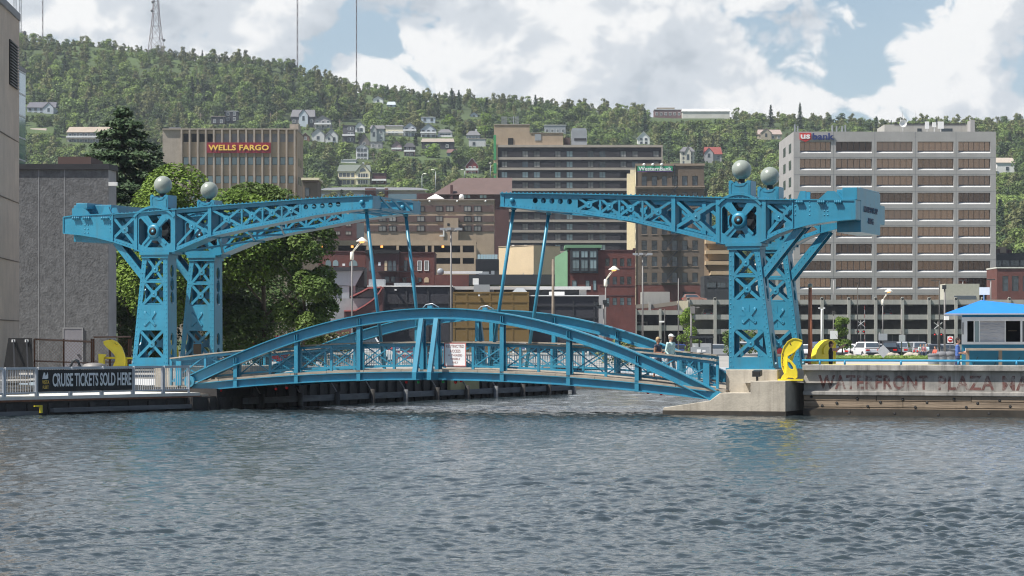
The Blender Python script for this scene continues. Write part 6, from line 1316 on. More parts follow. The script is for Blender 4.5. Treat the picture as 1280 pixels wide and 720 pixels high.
def town_houses():
    H = house
    H('dark house with a wide grey roof and small pale centre gable above the arched-window house', 364, 393, 136, 156, 'side', DGREY, RG, rows=1, rf=.5, extra=gable_front(.35, .72, .98, BLUE_, RD))
    H('grey gabled house with a dark balcony just below the wide grey-roofed one', 393.5, 413.5, 144, 161, 'gable', GREY, RG, rows=2, rf=.35, extra=porch(RD, .3, .42))
    H('pale grey gabled house standing left of its twin with the low front wing', 389.5, 405.5, 160, 176.5, 'gable', PALE, RG, (.5,), 1, .42)
    H('pale grey gabled house with a low gabled front wing', 407, 422, 160.5, 178, 'gable', PALE, RG, (.7,), 1, .45, extra=gable_front(.0, .6, .62, PALE, RG))
    H('small brown gabled roof peeping out right of the tan office block', 377, 386.5, 166, 176, 'gable', (.22,.12,.08), RT, (.5,), 1, .4)
    H('tall narrow dark grey flat-roofed house with stacked balconies', 428.5, 443, 156.5, 178, 'flat', DGREY, RD, (.55, .8), 3, extra=porch(RD, .2, .36))
    H('small white gabled house right of the tall dark flat-roofed one', 443.5, 456, 152, 166, 'gable', WHITE, RG, (.35, .65), 1, .4)
    H('brown-grey steep gabled house directly above the white arched-window house', 448, 462, 167, 182, 'gable', (.20,.18,.17), RD, (.5,), 1, .65)
    H('pale green-grey house with a pointed left dormer', 463, 480.5, 156, 176, 'side', (.36,.40,.39), RG, rows=2, rf=.25, extra=gable_front(.05, .45, 1.0, (.38,.42,.41), RG))
    H('low grey shed-like house beside the brown-grey steep gable', 463, 478, 177, 186, 'flat', GREY, RG, rows=1)
    H('cream flat-roofed house with a terrace left of the white gable with dark balcony', 482, 504, 155.5, 171, 'side', CREAM_, RG, (.2, .42, .62), 1, .16, extra=porch(PALE, .2, .3))
    H('white gabled house with a broad dark balcony under the gable', 504.5, 520, 153, 172, 'gable', (.55,.58,.62), RG, rows=2, rf=.32, extra=porch(DARK, .3, .6))
    H('white house with tall arched windows in its gable front above the yellow mansion', 445, 460, 179.5, 203, 'gable', WHITE, RG, (.22, .5, .78), 3, .22)
    H('small pinkish gabled house left of the narrow dark terrace house', 490, 502, 176, 190, 'gable', PINK, RD, (.5,), 1, .4, extra=porch(DARK, .1, .3))
    H('narrow dark terraced house with pale stripes of decking', 505.5, 518.5, 178, 197, 'hip', DARK, RD, (.3, .7), 2, .3, extra=porch(PINK, .2, .5))
    def mansion(o, w, h, he, d):
        a, c = w*.56, w*1.01; b = MB(); b.plate([(a, -5), (c, -5), (c, h*.62), ((a+c)/2, h*1.0), (a, h*.62)], [], -1.5, d); b.build('gable_wing', hm((.70,.64,.46), 'house_wall'), o); b = MB()
        for p, q in (((a-.4, h*.60), ((a+c)/2, h*1.02)), (((a+c)/2, h*1.02), (c+.4, h*.60))): barv(b, p, q, .25, -1.9, d)
        b.build('wing_roof', hm((.18,.20,.18), 'house_roof'), o); b = MB(); m = (a+c)/2; b.plate([(m-1.3, h*.62)]+[(m+1.3*math.cos(t), h*.66+1.3*math.sin(t)) for t in [rad(18*i) for i in range(11)]], [], -1.57, -1.503); b.build('arched_window', M['window_glass'], o)
        for z in (.08, .38): b = MB(); b.box(a+1, c-1, -1.57, -1.503, h*z, h*(z+.17)); b.mat(1); [b.box(a+1+(c-a-2)*t-.08, a+1+(c-a-2)*t+.08, -1.62, -1.572, h*z, h*(z+.17)) for t in (0, .25, .5, .75, 1)]; b.build('window', [M['window_glass'], M['white_paint']], o)
        b = MB(); b.box(0, w*.54, -1.2, -.1, he*.48, he*.48+.2); b.box(a, c, -2.4, -1.52, h*.31, h*.33); b.build('balcony', M['white_paint'], o); b = MB(); b.box(w*.74, w*.8, d*.4, d*.5, h*.8, h*1.12); b.build('chimney', hm(PALE, 'chimney'), o)
    H('large yellow three-storey mansion with a grey-green roof and an arched gable window', 422.5, 462.5, 205, 232, 'side', (.70,.64,.46), (.14,.16,.14), (.08, .2, .32, .46), 2, .34, extra=mansion)
    H('white rendered block joining the yellow mansion to the arched-window house', 426, 445, 199, 216, 'flat', WHITE, PALE, rows=0, D=hill_depth(445, 205)-10)
    H('dark red brick cube house right of the yellow mansion', 465.5, 482.5, 216, 232, 'flat', (.11,.045,.045), RD, (.4, .72), 1, extra=porch(DARK, .1, .35))
    H('pale blue gabled house with a wide deck behind the long tan garage roof', 526, 545, 154, 173, 'gable', (.50,.55,.60), RG, rows=2, rf=.4, extra=porch(DARK, .2, .5))
    H('low white house with a row of windows above the long tan garage roof', 547.5, 565, 161, 173, 'hip', WHITE, RG, (.2, .4, .6, .8), 1, .4, extra=porch(DARK, 0, .15))
    H('long dark garage terrace under one tan-grey roof', 527, 567, 172, 187, 'side', DARK, RT, (.2, .5, .8), 1, .36)
    H('pale blue flat-roofed house behind the rounded olive tree', 526.5, 544, 146, 158, 'flat', BLUE_, PALE, rows=2)
    H('grey roofed house with dormer above a white lower building', 583, 600, 163, 175, 'hip', (.36,.37,.40), RG, rows=1, rf=.5, extra=chim(.7, PALE))
    H('white low building with a flat brown roof below the dormer house', 586, 607, 173, 184, 'flat', (.52,.52,.53), RT, (.3,), 1)
    H('small pale blue house alone among the trees near the ridge', 588, 597, 140, 149, 'gable', BLUE_, RG, (.5,), 1, .35)
    H('small blue gabled house with a brown roof above the red house', 559, 572, 186, 196, 'side', (.17,.21,.27), (.16,.09,.08), (.6,), 1, .5, extra=gable_front(.5, 1, .95, (.17,.21,.27), (.16,.09,.08)))
    H('dark red gabled house with white porch beside the dark hotel', 582.5, 597.5, 197.5, 220, 'gable', REDW, (.35,.33,.35), (.35, .7), 2, .42, extra=porch(WHITE, .0, .5))
    H('white dormer house with a red lower roof high in the woods', 466, 479, 120, 129, 'gable', WHITE, RG, (.5,), 1, .4)
    H('pale blue sloping roof standing out of the high trees', 484, 494, 126.5, 134, 'side', BLUE_, (.42,.47,.52), (.5,), 1, .6)
    H('long grey-blue flat-roofed house above the roof block of the dark hotel', 680.5, 707, 156, 168, 'flat', (.30,.32,.35), PALE, rows=1)
    H('small white steep-roofed house right of the dark hotel roof', 797, 812, 164.5, 181, 'gable', WHITE, PALE, (.3, .7), 2, .45)
    H('cream turreted house above the brown bank building', 850.5, 868, 183, 206, 'hip', (.60,.58,.50), RG, (.25, .5, .75), 3, .28, extra=gable_front(.3, .75, 1.02, (.60,.58,.50), RG))
    H('half-timbered house with a bright red roof above the brown bank building', 880.5, 902, 183, 201, 'side', (.45,.45,.46), RR, (.2, .8), 1, .55, extra=gable_front(.0, .5, .9, (.42,.42,.44), RR))
    H('white house with a dark grey roof in the woods at the left', 34, 69, 126.5, 144, 'side', (.50,.54,.60), (.12,.12,.14), rows=2, rf=.45, extra=gable_front(.6, .95, .9, (.50,.54,.60), (.12,.12,.14)))
    H('large tan-roofed house with long balconies left of the tall spruce', 84, 138, 157.5, 180, 'side', (.27,.26,.24), (.36,.30,.24), rows=2, rf=.35, extra=porch(DGREY, .0, .5))
    H('low tan roof among the trees beside the glazed stair block', 36, 57, 159.5, 168, 'side', GREY, RT, (.5,), 1, .6)
    H('dark modern flat-roofed house above the roof of the tan office block', 264, 281, 145, 156, 'flat', DARK, RT, rows=1)
    H('taller dark glazed house with a flat roof above the tan office block', 281, 297, 138.5, 152, 'flat', DARK, PALE, rows=2)
    H('white house with a tan roof right of the grey office tower', 1246, 1268, 196.5, 216, 'side', WHITE, (.42,.36,.30), (.6,), 1, .35)
    H('tan house with a steep roof left of the grey office tower', 948, 977, 161, 175, 'side', TAN, (.34,.27,.24), rows=1, rf=.5, extra=gable_front(.1, .55, 1.05, TAN, (.34,.27,.24)))
    H('long low brown institutional building on the ridge', 818, 880, 136.5, 146, 'flat', (.17,.10,.10), PALE, rows=1, name='ridge_building', D=RIDGE+14)
    H('long low white institutional building at the right end of the ridge', 853, 912, 135, 147, 'side', (.62,.60,.55), (.60,.60,.60), rows=0, rf=.35, name='ridge_building', D=RIDGE+8)
    H('small brown gabled building beside the white one on the ridge', 822, 843, 134.5, 140, 'flat', TAN, RT, rows=0, name='ridge_building', D=RIDGE+24)
town_houses()
# ================================================================ TREES ONE CAN TELL APART
def masts():
    for label, px, yb, yt, w0, w1, D, sec in (('tall tapering lattice mast on the ridge above the tan office block', 195, 66, -60, 21, 6, RIDGE+5, 9), ('thin lattice mast rising from the ridge right of the tapering one', 371.8, 84, -70, 1.3, 1.3, RIDGE+5, 16), ('thin lattice mast on the ridge above the wide grey-roofed house', 445.6, 108, -40, 1.1, .9, RIDGE+5, 14), ('thin red and white mast on the ridge right of the tan concrete hall', 53.3, 56, -50, 1.2, 1.2, RIDGE+5, 12), ('thick dark mast close behind the tan concrete hall roof', 18.8, 40, -50, 3, 3, RIDGE+5, 9), ('lattice mast with a small dish right beside the thick dark mast', 25.5, 60, -50, 2.4, 2.4, RIDGE+5, 9), ):
        k = D/F; x = (px-640)*k; z0 = HC+(YH-yb)*k-6; h = (yb-yt)*k+6; o = empty('radio_mast', (x, D, z0), .4, label, 'mast'); b = MB(); bw, tw = w0*k/2, w1*k/2; r = .06 if w0 < 5 else .16
        wd = lambda t: bw+(tw-bw)*min(1, t*2.0 if w0 > 5 else t)**(.8 if w0 > 5 else 1)
        for i in range(sec):
            t0, t1 = i/sec, (i+1)/sec; a, c = wd(t0), wd(t1)
            for sx, sy in ((-1, -1), (1, -1), (1, 1), (-1, 1)): b.bar((sx*a, sy*a, h*t0), (sx*c, sy*c, h*t1), r*1.6)
            for (p, q) in (((-1, -1), (1, -1)), ((1, -1), (1, 1)), ((1, 1), (-1, 1)), ((-1, 1), (-1, -1))):
                b.bar((p[0]*a, p[1]*a, h*t0), (q[0]*c, q[1]*c, h*t1), r); b.bar((q[0]*a, q[1]*a, h*t0), (p[0]*c, p[1]*c, h*t1), r); b.bar((p[0]*c, p[1]*c, h*t1), (q[0]*c, q[1]*c, h*t1), r)
        b.build('lattice_frame', mat('mast_paint', (.24, .19, .185) if px > 40 else (.2, .2, .22), .7, 0, .05), o)
        if w0 > 5:
            for z, s in ((50, 1), (3, -1), (14, -1)): q = MB(); q.ball((0, 0, 0), .9, 10, 6, (1, .5, 1)); q.build('dish', M['pole_grey'], o, (s*(wd((yb-z)/(yb-yt))+.8), -1, (yb-z)*k+6))
        if 20 < px < 30: q = MB(); q.ball((0, 0, 0), 1.3, 10, 6, (1, .5, 1)); q.build('dish', M['pole_grey'], o, (2.4, 0, (yb-41)*k+6))
masts()
def own_trees():
    # close to the water
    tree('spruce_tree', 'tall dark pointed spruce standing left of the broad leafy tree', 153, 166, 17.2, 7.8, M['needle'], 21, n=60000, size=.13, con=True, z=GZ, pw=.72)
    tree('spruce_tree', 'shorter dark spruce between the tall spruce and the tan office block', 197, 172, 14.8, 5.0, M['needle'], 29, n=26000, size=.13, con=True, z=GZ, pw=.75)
    tree('broadleaf_tree', 'broad bright green leafy tree behind the left bridge towers', 243, 152, 12.2, 4.6, M['leaf_light'], 22, n=42000, size=.12, base=.22, lobes=15, z=GZ)
    tree('broadleaf_tree', 'big leafy tree right of the left bridge towers with its crown reaching low', 331, 154, 11.3, 4.1, M['leaf_mid'], 23, n=42000, size=.12, base=.12, lobes=16, z=GZ)
    tree('broadleaf_tree', 'low drooping leafy tree at the right edge of the big leafy tree', 381, 150, 8.6, 1.9, M['leaf_mid'], 24, n=14000, size=.115, base=.1, lobes=16, z=GZ)
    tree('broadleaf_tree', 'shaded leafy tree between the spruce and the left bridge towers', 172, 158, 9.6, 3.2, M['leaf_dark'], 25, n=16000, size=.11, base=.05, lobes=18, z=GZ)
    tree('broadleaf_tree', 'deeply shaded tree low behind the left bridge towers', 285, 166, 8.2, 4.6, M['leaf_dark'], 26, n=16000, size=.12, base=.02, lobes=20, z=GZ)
    tree('broadleaf_tree', 'young thin tree with light foliage in front of the parking ramp', 858, 232, 4.9, 1.15, M['leaf_light'], 27, n=2200, size=.09, base=.3, lobes=12, z=GZ)
    tree('broadleaf_tree', 'small round-headed green tree on the parking lot verge', 1053, 262, 4.3, 1.15, M['leaf_light'], 28, n=4000, size=.09, base=.2, lobes=12, z=GZ)
    for px, D, h, r, s, lb in ((914, 240, 2.8, 1.2, 31, 'rounded green shrub seen through the right bridge tower'), (943, 238, 3.4, 1.3, 36, 'second green shrub seen between the right bridge towers'), (868, 236, 1.9, 1.0, 37, 'low green shrub behind the man in the white cap')):
        o = empty('shrub', ((px-640)/F*D, D, GZ), 0, lb, 'shrub'); put('foliage', crown('foliage', h, r, 900, .14, s, M['leaf_mid'], .05, 9), o)
    for px, D, h, r, s, lb in ((402, 176, 2.7, 1.9, 32, 'yellowish shrub behind the left end of the blue arch'), (372, 178, 2.4, 1.7, 33, 'second yellowish shrub left of the first behind the blue arch'), (296, 172, 1.8, 1.5, 34, 'small bright shrub at the foot of the left trees'), (425, 180, 1.7, 1.4, 38, 'low shrub right of the yellowish shrubs behind the arch'), (778, 182, 1.9, 1.5, 35, 'shrub seen under the right half of the far arch')):
        o = empty('shrub', ((px-640)/F*D, D, GZ), 0, lb, 'shrub'); put('foliage', crown('foliage', h, r, 1500, .12, s, M['leaf_olive'], .02, 10), o)
    # on the hill
    def ht(lb, px, yt, yb, rpx, m, con=False, s=0, nm=None):
        D = hill_depth(px, yb); k = D/F; tree(nm or ('spruce_tree' if con else 'hillside_tree'), lb, px, D, (yb-yt)*k, rpx*k, m, 100+s, n=900 if con else 1300, size=.5, con=con, base=.08, lobes=13); CLEAR.append(((px-640)*k, D, rpx*k, 40))
    L_, N_ = M['leaf_light'], M['needle']
    ht('tallest dark pointed spruce on the skyline above the left end of the grey tower', 1000, 128, 162, 6, N_, True, 1); ht('dark spruce on the skyline left of the tallest skyline spruce', 963.5, 131, 160, 6, N_, True, 2)
    ht('dark spruce standing above the skyline over the pale blue hill house', 564.5, 110, 136, 6, N_, True, 3); ht('slightly shorter spruce right of the skyline spruce over the pale blue house', 573.5, 113, 138, 5, N_, True, 4)
    ht('large blue-green spruce directly above the brown bank building', 836, 153, 205, 13, N_, True, 5); ht('dark spruce between the cream turreted house and the red-roofed house', 874, 166, 208, 9, N_, True, 6)
    ht('dark spruce on the slope above the white steep-roofed house', 806, 136, 166, 7, N_, True, 7); ht('rounded olive tree in front of the pale blue flat-roofed house', 520, 142, 170, 12, M['leaf_olive'], False, 8)
    ht('bright green round tree above the low white house with a row of windows', 562, 143, 166, 10, L_, False, 9); ht('narrow dark cypress-like tree beside the white gable with dark balcony', 519.5, 167, 183, 3.5, N_, True, 10)
    ht('tall pale green tree left of the dark hotel roof block', 607, 138, 174, 12, L_, False, 11); ht('clipped dark conical tree at the left corner of the yellow mansion', 422, 222, 234, 4.5, N_, True, 12)
    ht('broad green tree below the long dark garage terrace', 541, 181, 200, 12, L_, False, 13); ht('leafy tree right of the dark red gabled house', 606, 197, 221, 10, M['leaf_mid'], False, 14); ht('broad leafy tree left of the dark red gabled house', 573, 186, 216, 10, M['leaf_mid'], False, 15)
    ht('small spruce in front of the long grey-roofed hall', 427, 236, 252, 7, N_, True, 16) if 0 else None
    for px, h, r, m, con, s, lb in ((427, 4.8, 1.5, N_, True, 41, 'small dark spruce in front of the long grey-roofed hall'), (412, 3.6, 2.2, M['leaf_olive'], False, 42, 'olive shrub-like tree left of the small spruce before the grey-roofed hall'), (438, 3.7, 2.4, M['leaf_olive'], False, 43, 'olive shrub-like tree right of the small spruce before the grey-roofed hall'), (476, 3.4, 1.5, M['leaf_olive'], False, 44, 'little tree before the entrance of the grey-roofed hall')):
        zt = P(0, 236.5 if con else 240, 690).z; tree('spruce_tree' if con else 'broadleaf_tree', lb, px, 690, h, r, m, s, n=900, size=.3, con=con, base=.05, z=zt-h, lobes=10)
own_trees()
# ================================================================ STREET, POLES, CARS
def grounds():
    flat('road', [(-80, 300), (260, 300), (260, 425), (-80, 425)], GZ+.004, M['asphalt'])
    flat('parking_lot', [(28, 255), (150, 235), (150, 299.9), (28, 299.9)], GZ+.004, M['asphalt'])
    flat('plaza', [L2W(4, 2.5)[:2], L2W(58, 2.5)[:2], (90, 233), (26, 240)], GZ+.004, mat('plaza_concrete', (.40, .38, .34), .9, 0, .12, .4))
    b = MB(); b.box(30, 95, 241, 258, GZ, GZ+.14); tag(b.build('verge', M['grass'], fix=True), kind='structure')
    rg = np.random.default_rng(2); n = 9000; p = np.stack([30+65*rg.random(n), 241+17*rg.random(n), GZ+.17+.1*rg.random(n)], 1); m = leaf_mat('grass_blade', (.10, .17, .03), (.16, .21, .05))
    o = put('verge_grass', leaves('verge_grass', p, np.tile([0, -.6, .8], (n, 1)), .16, rg.random(n), m, rg)); tag(o, 'short green grass on the verge beside the parking lot', 'grass', kind='stuff')
    g = random.Random(8)
    for i, (px, s) in enumerate(((1062, .35), (1066.5, .28), (1081, .3), (1097, .3), (1114, .42), (1119, .34), (1137, .45), (1149, .3), (1144, .38))):
        D = 252; q = (px-640)/F*D; b = MB(); b.ball((0, 0, s*.45), s, 9, 6, (1.4, 1, .75))
        b.v = [(x*(1+g.uniform(-.14, .14)), y*(1+g.uniform(-.14, .14)), z*(1+g.uniform(-.1, .1))) for x, y, z in b.v]; o = b.build('boulder', M['pier_concrete'], None, (q, D, GZ+.12)); tag(o, 'grey landscaping boulder lying on the grass verge beside the parked cars', 'boulder', 'boulders along the grass verge')
grounds()
def pole(label, px, D, yt, yb, r=.07, m='pole_grey', z0=None, heads=(), name='street_lamp', cat='lamp'):
    p = P(px, yb, D); z0 = GZ if z0 is None else z0; zt = P(px, yt, D).z-z0; o = empty(name, (p.x, D, z0), 0, label, cat); b = MB(); b.tube((0, 0, 0), (0, 0, zt), r, r*.7, 8); b.box(-r*2, r*2, -r*2, r*2, 0, .12); b.build('pole', M[m], o)
    return o, zt, D/F
def cone_lamp(label, px, D, yt, dx, dy, lit=True):
    o, zt, k = pole(label, px, D, yt, 447, .075); b = MB(); b.rev([(.12, zt-.55), (.15, zt-.5), (.15, zt+.02), (.08, zt+.08)], n=10); b.build('junction_box', M['lamp_white'], o)
    e = Vector((dx*k, 0, zt+dy*k)); b = MB(); b.tube((-.03, -.05, zt), (e.x-.1, -.05, e.z), .03); b.tube((.03, .05, zt), (e.x+.05, .05, e.z), .03); b.build('bracket_arm', M['lamp_white'], o)
    b = MB(); b.rev([(.47, -.06), (.46, -.02), (.25, .14), (.08, .27), (0, .29)], (e.x, 0, e.z), 18); s = b.build('lamp_shade', M['lamp_white'], o); b = MB(); b.rev([(.20, -.06), (.20, -.10), (.10, -.16), (0, -.17)], (e.x, 0, e.z), 14); b.build('bulb', M['lamp_glow'], s)
def flood(label, px, D, yt, r=.09):
    o, zt, k = pole(label, px, D, yt, 447, r, name='floodlight_mast'); q = MB(); q.tube((-.5, 0, zt), (.5, 0, zt), .05); q.box(-.28, .28, -.2, .2, zt+.05, zt+.28); q.build('head_frame', M['pole_grey'], o)
    for i in range(6): a = i*math.pi/3+.3; b = MB(); x, y = .75*math.cos(a), .6*math.sin(a); b.tube((x*.4, y*.4, zt+.05), (x*.8, y*.8, zt+.1), .03); b.box(x-.17, x+.17, y-.13, y+.13, zt+.08, zt+.26); b.build('floodlight', M['grey_metal'], o)
def sign_plate(o, D, px0, px1, ya, yb, m, name='plate', dy=-.1):
    a, c = P(px0, ya, D), P(px1, yb, D); b = MB(); b.box(a.x-o.location.x, c.x-o.location.x, dy, dy+.04, c.z-o.location.z, a.z-o.location.z); return b.build(name, m, o)
def poles():
    cone_lamp('street lamp with a white cone shade and lit orange bulb beside the big leafy tree', 440, 196, 316, 12.5, 15); cone_lamp('street lamp with a white cone shade in front of the red brick warehouse', 757, 215, 350, 10.5, 13.5); cone_lamp('street lamp with a white cone shade in front of the grey office tower', 1103.5, 275, 375, 7.5, 11)
    flood('tall floodlight mast in front of the dark waterfront hall', 563.8, 200, 289); flood('tall floodlight mast in front of the brown bank building', 803.3, 225, 320)
    o, zt, k = pole('weathered wooden pole in front of the charcoal hall', 691.3, 210, 324, 447, .14, 'wood_pole', name='wooden_pole', cat='pole'); o, zt, k = pole('slim pale pole beside the young thin tree', 848, 260, 348, 447, .07, name='plain_pole', cat='pole')
    o, zt, k = pole('thin black pole with a small arm lamp in front of the parking ramp', 831, 250, 386, 447, .07, 'pole_dark'); b = MB(); b.box(-.55, -.05, -.1, .1, zt-1.35, zt-1.2); b.build('lamp_head', M['white_paint'], o)
    o, zt, k = pole('grey pole with a cluster of dark cameras left of the parking ramp', 755, 200, 376, 447, .09, name='camera_pole', cat='pole')
    for x, z in ((-.35, -.5), (.1, -.1), (.25, -.35), (-.55, -.3)): b = MB(); b.box(x-.2, x+.14, -.3, .05, zt+z-.12, zt+z+.16); b.build('camera', M['dark_steel'], o)
    o, zt, k = pole('grey pole with a boxy shoebox lamp in front of the young tree', 864, 225, 392, 447, .10); b = MB(); b.box(-.05, .32, -.25, .25, zt, zt+.65); b.box(.3, .75, -.12, .12, zt+.5, zt+.6); b.build('lamp_head', M['pole_grey'], o)
    o, zt, k = pole('rust red steel pole standing on the quay beside the yellow fin', 1012.7, 110, 359, 452, .11, 'rust_pole', name='rust_red_pole', cat='pole'); b = MB(); b.ball((0, 0, zt+.06), .11, 12, 8); b.build('cap', M['sphere_grey'], o); b = MB(); b.rev([(.24, .75), (.24, .8), (.13, 1.1)], n=12); b.build('base_collar', M['rust_pole'], o)
    o, zt, k = pole('white pole with two small lamp heads left of the round-headed tree', 1027, 300, 386, 445, .11, 'white_paint')
    for s in (-1, 1): b = MB(); b.bar((0, 0, zt-.2), (s*.28, 0, zt+.08), .1); b.box(s*.28-.12, s*.28+.12, -.12, .12, zt+.0, zt+.16); b.build('lamp_head', M['white_paint'], o)
    o, zt, k = pole('grey sign post with a white rectangular plate beside the round-headed tree', 1041.7, 262, 392, 447, .06, name='sign_post', cat='sign'); sign_plate(o, 262, 1037.5, 1047, 413.5, 423.8, M['white_sign']); b = MB(); b.box(-.12, .2, -.15, .1, zt-.1, zt+.3); b.build('lamp_head', M['pole_dark'], o)
    o, zt, k = pole('dark slim lamp post beside the left railway crossing signal', 1072, 290, 354, 446, .06, 'pole_dark'); b = MB(); b.box(-.35, .35, -.08, .08, zt, zt+.08); b.build('lamp_head', M['pole_dark'], o)
    for lb, px, D, yt in (('railway crossing signal with a white crossbuck left of the parked white hatchback', 1076, 292, 400), ('railway crossing signal with a white crossbuck beside the tall camera pole near the booth', 1172.5, 260, 402)):
        o, zt, k = pole(lb, px, D, yt, 446, .06, name='crossing_signal', cat='signal'); b = MB()
        for s in (-1, 1): b.bar((-s*.42, -.08-.012*s, zt-.75), (s*.42, -.08-.012*s, zt-.1), .04, .14, up=(0, -1, 0))
        b.build('crossbuck', M['white_sign'], o)
        for s in (-1, 1):
            b = MB(); b.rev([(.17, -.06), (.17, .06)], (s*.34, 0, zt-1.35), 12, 'y'); l = b.build('signal_disc', M['dark_steel'], o); b = MB(); b.rev([(.09, -.075), (0, -.09)], (s*.34, 0, zt-1.35), 10, 'y'); b.build('lens', M['lens_red'], l)
        b = MB(); b.tube((-.4, 0, zt-1.35), (.4, 0, zt-1.35), .03); b.box(-.25, .25, -.2, .2, 0, .9); b.build('equipment_box', M['grey_metal'], o)
    for lb, px, D, yt in (('raised red and white crossing gate arm left of the white cars', 1080.5, 293, 382), ('raised red and white crossing gate arm near the tall camera pole', 1173.8, 262, 373)):
        p = P(px, 447, D); o = empty('crossing_gate', (p.x, D, GZ), 0, lb, 'gate'); zt = P(px, yt, D).z-GZ; b = MB(); b.box(-.18, .18, -.18, .18, 0, 1.1); b.build('base', M['grey_metal'], o); b = MB(); n = 10
        for i in range(n): b.mat(i % 2); b.box(-.035, .035, -.25, -.21, 1.0+(zt-1)*i/n, 1.0+(zt-1)*(i+1)/n)
        b.build('gate_arm', [M['bank_concrete'], mat('faded_gate_red', (.25, .07, .06), .6, 0, 0)], o)
    p = P(1104, 447, 240); o = empty('diamond_sign', (p.x, 240, GZ), 0, 'silver back of a diamond-shaped road sign on the verge', 'sign'); b = MB(); s = .62; b.plate([(0, .15), (s, .15+s), (0, .15+2*s), (-s, .15+s)], [], -.03, .0); b.build('plate', M['aluminium'], o); b = MB(); b.tube((0, .04, 0), (0, .04, 1.3), .03); b.build('post', M['pole_grey'], o)
    o, zt, k = pole('leaning grey post with a square plate right of the diamond sign', 1127, 255, 386, 447, .06, name='sign_post', cat='sign'); sign_plate(o, 255, 1123.5, 1131.5, 418.5, 427, M['aluminium'])
    o, zt, k = pole('grey post with a square plate beside the street lamp by the diamond sign', 1099.5, 270, 415, 447, .05, name='sign_post', cat='sign'); sign_plate(o, 270, 1098, 1109, 417, 425.5, M['aluminium'])
    o, zt, k = pole('tall dark lamp post left of the ticket booth roof', 1174.3, 230, 351, 447, .075, 'pole_dark'); b = MB(); b.tube((0, 0, zt), (-.5, 0, zt+.05), .03); b.box(-.75, -.4, -.1, .1, zt, zt+.1); b.build('lamp_head', M['pole_dark'], o)
    o, zt, k = pole('tall grey camera pole with a white box camera just left of the booth roof', 1180.8, 190, 358, 450, .085, name='camera_pole', cat='pole'); b = MB(); b.box(-.05, .28, -.3, .1, P(0, 400, 190).z-GZ, P(0, 395.3, 190).z-GZ); b.build('camera', M['white_paint'], o); b = MB(); b.box(-.18, .1, -.2, .1, zt-.2, zt+.1); b.build('floodlight', M['dark_steel'], o)
    o, zt, k = pole('road sign post with a round red no-entry plate left of the ticket booth', 1187.5, 235, 419, 447, .035, name='no_entry_sign', cat='sign'); c = P(1187.7, 424.5, 235); b = MB(); x = c.x-o.location.x; z = c.z-GZ; b.box(x-.26, x+.26, -.08, -.05, z-.3, z+.3); b.build('backing_plate', M['white_sign'], o); b = MB(); b.rev([(.23, -.083), (.23, -.10), (0, -.101)], (x, 0, z), 20, 'y'); b.build('red_disc', M['red_paint'], o); b = MB(); b.box(x-.15, x+.15, -.115, -.102, z-.035, z+.035); b.build('white_bar', M['white_sign'], o)
    for lb, px, yt in (('slim white lamp post standing on the parking ramp left of the grey tower windows', 1042, 348.5), ('slim grey lamp post standing on the parking ramp behind the stair tower', 1203.5, 351), ('slim white lamp post near the right end of the parking ramp', 1238.5, 350)):
        o, zt, k = pole(lb, px, 485, yt, 374, .13, 'bank_concrete', z0=P(0, 376, 485).z); b = MB(); b.box(-.8, .8, -.15, .15, zt, zt+.18); b.build('lamp_head', M['pole_dark'], o)
    for lb, px, D, yt, yb, dx in (('curved grey highway lamp left of the bright shrubs below the long garage', 527.5, 900, 217.5, 240, 4), ('taller curved highway lamp right of the other curved lamp on the hill road', 544.5, 930, 212.5, 240, -4), ('curved highway lamp beside the dark red gabled house', 580.5, 1000, 212, 220, -3), ('straight highway lamp with a round head left of the dark hotel', 613, 950, 204, 222, 0)):
        z0 = P(0, yb+4, D).z; o, zt, k = pole(lb, px, D, yt+2, yb, .16, 'grey_metal', z0=z0); b = MB(); b.path([(0, 0, zt-.3), (dx*k*.2, 0, zt+.5), (dx*k*.6, 0, zt+.75), (dx*k, 0, zt+.6)], .12, 6); b.ball((dx*k, 0, zt+.6), .4, 8, 6, (1.4, .8, .6)); b.build('lamp_head', M['lamp_white'], o)
    for lb, px, yb, yt in (('wooden utility pole beside the tall dark flat-roofed house', 424.8, 168, 149), ('wooden utility pole left of the spruce top on the wooded slope', 251, 160, 141), ('pair-arm utility pole above the roof of the tan office block', 338, 156, 141), ('second utility pole right of the pair-arm pole', 345.5, 156, 139), ('slim pole before the white arched-window house', 466.5, 202, 190)):
        D = hill_depth(px, yb)-12; z0 = hz((px-640)/F*D, D)-1; o, zt, k = pole(lb, px, D, yt, yb, .17, 'wood_pole', z0=z0, name='utility_pole', cat='pole'); b = MB(); b.box(-1.1, 1.1, -.1, .1, zt-1.2, zt-.95); b.build('crossarm', M['wood_pole'], o)
poles()
PAINT = {}
